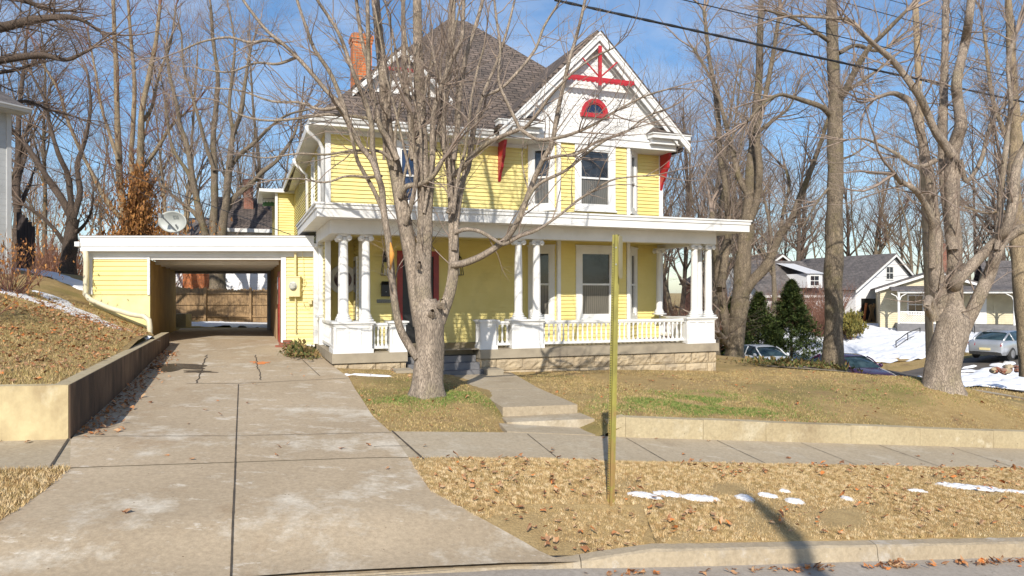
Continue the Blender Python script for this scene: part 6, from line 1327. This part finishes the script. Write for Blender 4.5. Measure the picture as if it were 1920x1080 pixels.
for k, (xx, an, wd, lb) in enumerate(((-2.9, .28, .26, 'narrow plank leaning in the opening of the white house'), (-2.2, -.42, .3, 'wide plank leaning to the right in the opening of the white house'), (-3.4, .05, .18, 'orange board standing at the left of the white house opening'))):
    pl_ = thing('plank', lb, 'plank', (loc[0]+xx*cos(a), loc[1]+xx*sin(a)-.25, loc[2]+.0), a); mb = MB(); mb.box(-wd/2, wd/2, -.03, .03, 0, 1.75); o_ = mb.build('board', M['wood'] if k < 2 else M['brick'], pl_); o_.rotation_euler = (.12, an, 0); o_['label'] = 'sawn board'
# yellow bungalow with lattice porch, d 54
d = 51; loc = (*B_at(1778, d), z_(608, d)+CZ)
yh = thing('house', 'small yellow bungalow with a grey roof and an arched lattice porch, far right', 'house', loc, radians(-24))
gable_house(yh, -4.2, 3.0, 1.9, 8, -1.0, 2.5, 3.75, M['ysiding'], M['greyshingle']); gable_house(yh, 3.01, 8.6, 1.91, 9, -1.0, 2.6, 4.6, M['ysiding'], M['greyshingle'], ridge='x', ov=.3)
mb = MB(); mb.slab([(-3.6,-.35,2.45),(8.4,-.35,2.45),(8.4,1.88,2.75),(-3.6,1.88,2.75)], .1); mb.build('porch_roof', M['greyshingle'], yh)
mb = MB(); mb.box(-3.2, 8.2, -.2, 0, 2.2, 2.42); mb.build('porch_beam', M['white'], yh)
mb = MB(); mb.box(-3.2, 8.2, -.2, 1.89, -.9, .0); mb.build('porch_floor', M['stepgrey'], yh)
for x in (-3.1, .3, 3.9, 5.6, 8.1):
    mb = MB(); mb.box(x-.07, x+.07, -.17, -.03, .001, 2.2)
    for s in (-1, 1): mb.tube([(x+s*.05, -.1, 1.7), (x+s*.16, -.1, 1.98), (x+s*.5, -.1, 2.18)], .035, 6)
    mb.build('porch_post', M['white'], yh)
def lattice(x0, x1):
    mb = MB(); mb.box(x0, x1, -.14, -.08, .82, .9); mb.box(x0, x1, -.14, -.08, .02, .08); n = int((x1-x0)/.16)
    for k in range(-4, n+1):
        for s in (0, 1):
            xa = x0+k*.16; xb = xa+.74; za, zb = (.08, .82) if s == 0 else (.82, .08)
            if xa < x0: za += (zb-za)*(x0-xa)/(xb-xa); xa = x0
            if xb > x1: zb = za+(zb-za)*(x1-xa)/(xb-xa); xb = x1
            mb.tube([(xa, -.11-.01*s, za), (xb, -.11-.01*s, zb)], .016, 4)
    return mb.build('lattice_rail', M['white'], yh)
lattice(-3.0, .2); lattice(4.0, 5.5); lattice(5.7, 8.0)
small_window(yh, None, (-2.6, 1.9), E1, .3, 1.2, .7, 2.0); small_window(yh, None, (-2.6, 1.9), E1, 1.5, 2.4, .7, 2.0); small_window(yh, None, (4.2, 1.9), E1, 2.0, 3.0, .6, 1.9)
mb = MB(); mb.box(1.6, 2.6, 1.82, 1.88, 0, 2.05); mb.build('door', M['white'], yh)
mb = MB(); chimney(mb, 0.6, 6.5, 3.5, 6.1, .35); mb.build('chimney', M['oldbrick'], yh)
for i in range(4): mb = MB(); mb.box(1.4, 2.8, -.2-.3*(i+1), -.2-.3*i-.002, -1.2, -.22*(i+1)); mb.build('step', M['stepgrey'], yh)
mb = MB(); mb.tube([(1.35,-.2,.0),(1.35,-.2,.85),(1.35,-1.5,-.15),(1.35,-1.5,-1.0)], .03, 6); mb.build('hand_rail', M['black'], yh)
# brick house glimpsed behind evergreens
d = 66; loc = (*B_at(1462, d), z_(600, d)+CZ)
bh = thing('house', 'orange brick house half hidden behind the two evergreens', 'house', loc, radians(25)); gable_house(bh, -4.5, 4.5, 0, 8, -1, 3.4, 5.9, M['oldbrick'], M['shingle']); small_window(bh, None, (-1.2, 0), E1, 0, 1.1, 1.0, 2.4)
# grey neighbour at the left edge
nb = thing('house', 'pale grey sided neighbouring house cut off by the left edge of the photo', 'house', at(-14, 480, 20), radians(64))
M['gtrim'] = mat_noise('grey_trim', (.48,.49,.50), (.42,.43,.44), 3, .5, 30, .1)
mb = MB(); mb.box(-9, .45, -.0, 8, -1.0, 4.15); mb.build('wall', M['gsiding'], nb)
mb = MB(); mb.box(.36, .48, -.03, .1, -1.0, 4.15); mb.build('corner_trim', M['gtrim'], nb)
mb = MB(); mb.slab([(-9.4,-.5,4.2),(.7,-.5,4.2),(.7,4,6.4),(-9.4,4,6.4)], .1); mb.build('roof', M['greyshingle'], nb)
mb = MB(); mb.box(-9.4, .7, -.48, .0, 4.05, 4.1); gutter(mb, -9.4, .72, -.5, 4.2); mb.build('eave', M['gtrim'], nb)
ds_ = thing('board_fence', 'dark brown tall board screen behind the grey neighbouring house', 'fence', at(40, 500, 27))
M['darkwood'] = mat_noise('dark_boards', (.07,.05,.045), (.035,.027,.025), 4, .85, 30, .3, stretch=(5,5,.5))
for i, (px, t0) in enumerate([(31,398),(38,402),(45,408),(52,416),(58,424)]):
    p = at(px, t0, 27); mb = MB(); mb.box(p[0]-ds_.location[0], p[0]-ds_.location[0]+.13, 0, .05, -1.0, p[2]-ds_.location[2]); mb.build('board', M['darkwood'], ds_)
# rear building with brick chimney seen over the carport
rb = thing('house', 'white rear building with brown roof and tall brick chimney seen above the carport', 'house', at(470, 560, 40), radians(20.5))
gable_house(rb, -1.6, 4.0, 0, 6, -1, 4.0, 5.9, M['wsiding'], M['shingle'], ridge='x'); mb = MB(); chimney(mb, -.1, 2.0, 4.3, 6.9, .26); mb.build('chimney', M['oldbrick'], rb)
# awning on the rear of the yellow house
aw = thing('awning', 'white scalloped metal awning with green edge on the back of the yellow house', 'awning', at(530, 372, 31))
mb = MB()
for k in range(9):
    x = -.6+k*.13; mb.add([(x,-.0,.42),(x+.125,-.0,.42),(x+.125,-.75,-.12),(x,-.75,-.12)], [(0,3,2,1)]); mb.add([(x,-.75,-.12),(x+.125,-.75,-.12),(x+.125,-.76,-.22),(x+.09,-.76,-.26),(x+.035,-.76,-.26),(x,-.76,-.22)], [(0,5,4,3,2,1)])
mb.build('canopy', M['white'], aw)
mb = MB(); mb.box(-.6, .57, -.74, -.72, -.42, -.16); mb.build('valance', mat_noise('green_canvas', (.05,.14,.05), (.08,.18,.06), 3), aw)
# neighbour behind the back fence
bn = thing('house', 'white house with a dark window seen through the carport above the fence', 'house', at(425, 560, 44), radians(8))
gable_house(bn, -3.6, 6, 0, 7, -1.2, 3.4, 5.2, M['wsiding'], M['greyshingle'], ridge='x')
mb = MB(); mb.box(.1, 1.9, -.06, .0, .55, 1.75); mb.build('window', M['black'], bn); mb = MB(); mb.box(-2.4, -1.0, -.5, -.01, -1, 2.6); mb.build('chimney', M['brick'], bn)
mb = MB(); mb.box(-3.6, -.2, -.08, -.01, 2.2, 2.3); mb.build('trim', M['white'], bn)
# back yard fence
fc = thing('wooden_fence', 'weathered wooden back yard fence seen through the carport', 'fence', at(415, 606, 33.5))
r_ = random.Random(9)
for k in range(46):
    x = -2.9+k*.145; mb = MB(); h = 1.62+r_.uniform(-.05,.05)+(.02 if k < 18 else -.03); mb.add([(x,0,-.1),(x+.14,0,-.1),(x+.14,0,h-.05),(x+.11,0,h),(x+.03,0,h),(x,0,h-.05),(x,.02,-.1),(x+.14,.02,-.1),(x+.14,.02,h-.05),(x+.11,.02,h),(x+.03,.02,h),(x,.02,h-.05)], [(0,1,2,3,4,5),(11,10,9,8,7,6)]+[(i,i+6,(i+1)%6+6,(i+1)%6) for i in range(6)])
    mb.build('picket', M['wood'], fc)
for z in (.28, .85, 1.35): mb = MB(); mb.box(-2.9, 3.8, -.05, -.005, z, z+.09); mb.build('rail', M['wood'], fc)
for x in (-2.85, -.75, 1.35, 3.5): mb = MB(); mb.box(x, x+.1, -.16, -.06, -.2, 1.66); mb.build('post', M['wood'], fc)
ys = thing('yard_wall', 'low curved grey wall with snow at the back corner of the carport', 'wall', at(334, 632, 28))
mb = MB(); mb.box(-.35, .3, 0, .5, -.2, .9); mb.build('wall', M['wallconc'], ys)
# ================================================================ CARS
def loft(mb, secs, close_ends=True):
    n = len(secs[0]); vs = [p for s in secs for p in s]; fs = []
    for i in range(len(secs)-1):
        for k in range(n-1): fs.append((i*n+k, i*n+k+1, (i+1)*n+k+1, (i+1)*n+k))
    if close_ends: fs += [tuple(reversed(range(n))), tuple(range((len(secs)-1)*n, len(secs)*n))]
    return mb.add(vs, fs)
def paint(name, c, metal=.3, rough=.25):
    m, t, b, L = nodes(name); v = coords(t, 'Object'); cc, f, n = noisemix(t, v, c, tuple(x*.8 for x in c), 2, .3, .8); L.new(cc, b.inputs['Base Color']); b.inputs['Metallic'].default_value = metal; b.inputs['Roughness'].default_value = rough; b.inputs['Coat Weight'].default_value = .6; return m
M['tyre'] = mat_noise('tyre_rubber', (.02,.02,.02), (.035,.033,.03), 8, .8, 40, .2); M['rim'] = mat_noise('wheel_rim', (.5,.5,.52), (.4,.4,.42), 5, .3, 40, 0, metal=.8)
M['carglass'] = mat_glass('car_glass', (.015,.03,.035), .03)
M['lampred'] = mat_noise('tail_lamp', (.45,.02,.03), (.3,.01,.02), 9, .2, 20, 0); M['lampclear'] = mat_noise('head_lamp', (.6,.6,.58), (.4,.4,.4), 9, .15, 20, 0)
def car(name, label, loc, rz, pt, hood=(.78, .98), roof=1.45):
    c = thing(name, label, 'car', loc, rz)
    # x forward; sections: (x, halfwidth, zlow, zbelt, crown)
    S = [(-2.33,.72,.42,.70,.72),(-2.25,.80,.30,.92,.95),(-1.9,.87,.24,.98,1.02),(-1.2,.90,.22,.97,1.0),(-.3,.91,.20,.94,.97),(.5,.91,.20,.92,.95),(1.0,.90,.20,.90,.97),(1.6,.88,.22,.80,.88),(2.05,.82,.26,.70,.77),(2.28,.70,.32,.58,.62),(2.34,.62,.38,.52,.54)]
    t = np.linspace(0, len(S)-1, 34); A = np.array(S); Q = smooth_line([(s[0],s[1],s[2]) for s in S], [0]*len(S), 3)[0]; Q2 = smooth_line([(s[0],s[3],s[4]) for s in S], [0]*len(S), 3)[0]
    secs = []
    for (x, w_, zl), (_, zb_, zc) in zip(Q, Q2):
        arch = 0
        for wx in (-1.38, 1.40):
            if abs(x-wx) < .36: arch = max(arch, sqrt(.36**2-(x-wx)**2)+.0)
        zl2 = max(zl, .30+arch) if arch else zl
        half = [(w_*.80, zl), (w_*.97, max(zl+.04, zl2)), (w_*1.0, max(.55*(zl+zb_), zl2+.03)), (w_*.985, zb_-.06), (w_*.93, zb_), (w_*.6, zc-.01), (0, zc)]
        sec = [(x, -a, b) for a, b in half]+[(x, a, b) for a, b in half[::-1][1:]]; secs.append(sec)
    mb = MB(); loft(mb, secs); mb.build('body', pt, c, True)
    # greenhouse
    G = [(-1.98,.66,.98,.60),(-1.72,.74,1.14,.64),(-1.25,.80,1.36,.62),(-.8,.82,1.42,.61),(-.2,.83,roof,.61),(.25,.82,1.42,.60),(.62,.80,1.28,.62),(1.15,.76,.97,.70)]
    secs = []
    for x, wb, zt_, wt in G: secs.append([(x,-wb,.93),(x,-(wb*.62+wt*.38)-.02,.93+(zt_-.93)*.5),(x,-wt,zt_-.03),(x,0,zt_),(x,wt,zt_-.03),(x,(wb*.62+wt*.38)+.02,.93+(zt_-.93)*.5),(x,wb,.93)])
    mb = MB(); loft(mb, secs); g = mb.build('glass', M['carglass'], c, True)
    mb = MB(); RS = [G[2], G[3], G[4], G[5], (.42,.81,1.37,.60)]; loft(mb, [[(x,-wt-.01,zt_-.05),(x,-wt*.8,zt_+.008),(x,0,zt_+.02),(x,wt*.8,zt_+.008),(x,wt+.01,zt_-.05)] for x, wb, zt_, wt in RS], False); mb.build('roof', pt, c, True)
    for s in (-1, 1):
        for pp, rr_ in (([(1.12,s*.77,.95),(.62,s*.70,1.27),(.40,s*.62,1.37)], .035), ([(-.25,s*.86,.95),(-.22,s*.66,1.40)], .03), ([(-1.98,s*.68,.97),(-1.7,s*.68,1.14),(-1.25,s*.63,1.35)], .05), ([(-1.15,s*.85,.95),(-1.22,s*.64,1.36)], .035)): mb = MB(); mb.tube(pp, rr_, 6); mb.build('pillar', pt, c, True)
    for wx in (-1.38, 1.40):
        for s in (-1, 1):
            mb = MB(); mb.lathe((wx, s*.80, .32), [(.20,-.09),(.30,-.09),(.325,-.06),(.325,.06),(.30,.09),(.20,.09)], 20, axis=1); wh_ = mb.build('wheel', M['tyre'], c, True)
            mb = MB(); mb.lathe((wx, s*.885, .32), [(.03,-.02),(.205,-.012),(.21,.012),(.03,.02)] if s > 0 else [(.03,.02),(.21,.012),(.205,-.012),(.03,-.02)][::-1], 18, axis=1); mb.build('rim', M['rim'], wh_)
    for s in (-1, 1):
        mb = MB(); mb.hexa([(2.12,s*.50-.14,.58),(2.30,s*.50-.12,.58),(2.22,s*.62+.12,.58),(2.0,s*.62+.14,.58)], [(2.05,s*.50-.14,.70),(2.20,s*.50-.12,.68),(2.10,s*.62+.12,.69),(1.95,s*.62+.14,.70)]); mb.build('headlight', M['lampclear'], c)
        mb = MB(); mb.hexa([(-2.335,s*.60-.15,.72),(-2.1,s*.60-.15,.72),(-2.1,s*.60+.22,.72),(-2.28,s*.60+.2,.72)], [(-2.30,s*.60-.15,.87),(-2.1,s*.60-.15,.87),(-2.1,s*.60+.22,.87),(-2.25,s*.60+.2,.87)]); mb.build('tail_light', M['lampred'], c)
        mb = MB(); mb.lathe((.85, s*.98, 1.0), [(.03,-.06),(.09,-.05),(.10,.02),(.06,.08)], 10, axis=1); mb.build('mirror', pt, c, True)
    mb = MB(); mb.box(-2.36, -2.33, -.25, .25, .50, .62); mb.build('number_plate', M['cream'], c)
    mb = MB(); mb.box(-2.34, -2.2, -.72, .72, .26, .40); mb.build('bumper', M['tyre'], c)
    return c
def road_z(x, y): return float(H(x, y))+CZ+.06
hd = atan2(-.937, .35)
x, y = B_at(1428, 38.5); car('parked_car', 'white sedan parked on the side street behind the porch corner', (x, y, road_z(x, y)), hd-.1, paint('white_car_paint', (.72,.74,.76), .0, .3))
x, y = B_at(1592, 33.2); car('parked_car', 'dark purple car parked on the side street behind the tall trunk', (x, y, road_z(x, y)-.05), hd-.15, paint('purple_car_paint', (.055,.012,.045), .3, .22))
x, y = B_at(1885, 37.6); car('parked_car', 'silver sedan seen from behind, parked in the driveway on the far right', (x, y, road_z(x, y)+.05), radians(34), paint('silver_car_paint', (.50,.52,.54), .5, .3))
# ================================================================ STREET THINGS
up = thing('utility_pole', 'leaning brown wooden utility pole beside the three-stemmed tree', 'pole', at(1744, 690, 34))
p0 = at(1744, 690, 34); q = lambda px, py: tuple(a-b for a, b in zip(at(px, py, 34), p0))
mb = MB(); mb.tube([(0,0,-1.2), (0,0,0), q(1741,560), q(1737,450), q(1730,300), q(1721,120), q(1716,0)], [.19,.18,.17,.16,.15,.14,.13], 12); mb.build('post', M['pole'], up)
mb = MB(); c_ = q(1723,170); mb.box(c_[0]-1.1, c_[0]+1.1, -.2, -.1, c_[2], c_[2]+.1) if False else mb.tube([(c_[0]-.0,-.2,c_[2]-.15),(c_[0],-.2,c_[2]+.25)], .05, 6); mb.build('bracket', M['metal'], up)
# guy guard
gg = thing('guy_guard', 'yellow plastic guy wire guard beside the snow', 'marker', at(1799, 682, 30)); mb = MB(); mb.tube([(0,0,-.2),(-.30,0,.85)], .035, 8); mb.build('guard', mat_noise('yellow_plastic', (.62,.55,.03), (.5,.42,.02), 4, .5), gg)
# hand rail and steps on the snowy bank
hr = thing('hand_rail', 'black iron hand rail beside the snowy concrete steps', 'railing', at(1682, 662, 46))
q = lambda px, py, d: tuple(a-b for a, b in zip(at(px, py, d), at(1682, 662, 46)))
mb = MB(); mb.tube([q(1680,640,46), q(1702,624,48), q(1725,615,51)], .035, 6); mb.tube([q(1680,651,46), q(1702,635,48), q(1725,626,51)], .025, 6); mb.build('rail', M['black'], hr)
for p in ((1680,640,662,46),(1702,624,650,48),(1725,615,636,51)): mb = MB(); mb.tube([q(p[0],p[2],p[3]), q(p[0],p[1],p[3])], .03, 6); mb.build('baluster', M['black'], hr)
stp = thing('garden_steps', 'flight of concrete steps up the snowy bank beside the hand rail', 'steps', at(1675, 668, 46))
for k in range(5): mb = MB(); mb.box(-.7, .7, k*.9, k*.9+.88, -.6, .0+k*.17); mb.build('step', M['walk'], stp).rotation_euler = (0, 0, -.25)
rk = thing('stone_pile', 'low pile of brown stones lying in the snow at the right', 'stones', at(1885, 697, 30)); r_ = random.Random(4)
for k in range(16):
    mb = MB(); s = r_.uniform(.10, .22); mb.lathe((0,0,0), [(.02,-s*.5),(s*.8,-s*.35),(s,0),(s*.75,s*.4),(.02,s*.5)], 7); b = mb.build('stone', M['oldbrick'] if k % 3 else M['stone'], rk, loc=(r_.uniform(-.75,.75), r_.uniform(-.4,.4), r_.uniform(0,.2))); b.rotation_euler = (r_.uniform(-.5,.5), r_.uniform(-.5,.5), r_.uniform(0,3))
# ================================================================ WIRES
def wire(name, label, pts, rad, n=24, sag=0, twist=None):
    P = np.array([at(*p) for p in pts]); t = np.linspace(0, 1, n); Q = np.stack([np.interp(t, np.linspace(0, 1, len(P)), P[:,k]) for k in range(3)], 1); Q[:,2] -= sag*4*t*(1-t)
    o_ = P[0]; T = Tubes(); T.add(Q-o_, np.full(n, rad), 7)
    if twist:
        tt_ = np.linspace(0, 1, 700); QQ = np.stack([np.interp(tt_, t, Q[:,k]) for k in range(3)], 1); ph = tt_*150
        for f in (0, pi): T.add(QQ-o_+np.stack([0*ph, np.cos(ph+f)*twist, np.sin(ph+f)*twist], 1), np.full(700, rad*.55), 5)
    o = T.build('wire', M['cable']); o.location = tuple(o_); o.name = name; tag(o, label, 'wire'); return o
wire('power_cable', 'thick twisted black power cable sweeping down across the upper right', [(1035,-2,13),(1040,0,13),(1920,190,18),(2200,240,21)][1:], .022, sag=.02, twist=.016)
wire('power_line', 'upper thin overhead wire at the top right corner', [(1555,-3,20),(1920,97,26),(2100,140,30)], .012)
wire('power_line', 'highest faint overhead wire in the top right corner', [(1640,-8,24),(1920,70,32)], .011)
wire('power_line', 'thin overhead wire running parallel above the thick cable', [(1270,-3,18),(1920,150,25)], .014)
wire('power_line', 'faint lower thin wire just above the thick cable', [(1380,28,26),(1920,163,34)], .009)
wire('service_wire', 'thin dark service wire dropping from the left edge towards the carport', [(-40,215,24),(0,227,24),(170,300,24.5),(330,362,25),(545,440,22)], .012)
wire('phone_wire', 'thin wire over the yellow bungalow at the right', [(1640,520,44),(1730,515,44),(1930,498,46)], .014)
# ================================================================ the pole whose shadow falls across the kerb (stands behind the camera)
sp_ = thing('wooden_pole', 'dark bent wooden pole behind the camera, seen only by its shadow on the kerb', 'pole', (1.75, -6.0, float(z_street(1.75))+CZ))
mb = MB(); mb.tube([(0,0,-.4),(0,0,5.5),(-.01,0,7.4),(-.04,0,8.1),(-.13,0,8.85),(-.28,0,9.45),(-.38,0,9.75)], [.17,.15,.14,.13,.12,.10,.04], 14); mb.build('post', M['pole'], sp_)
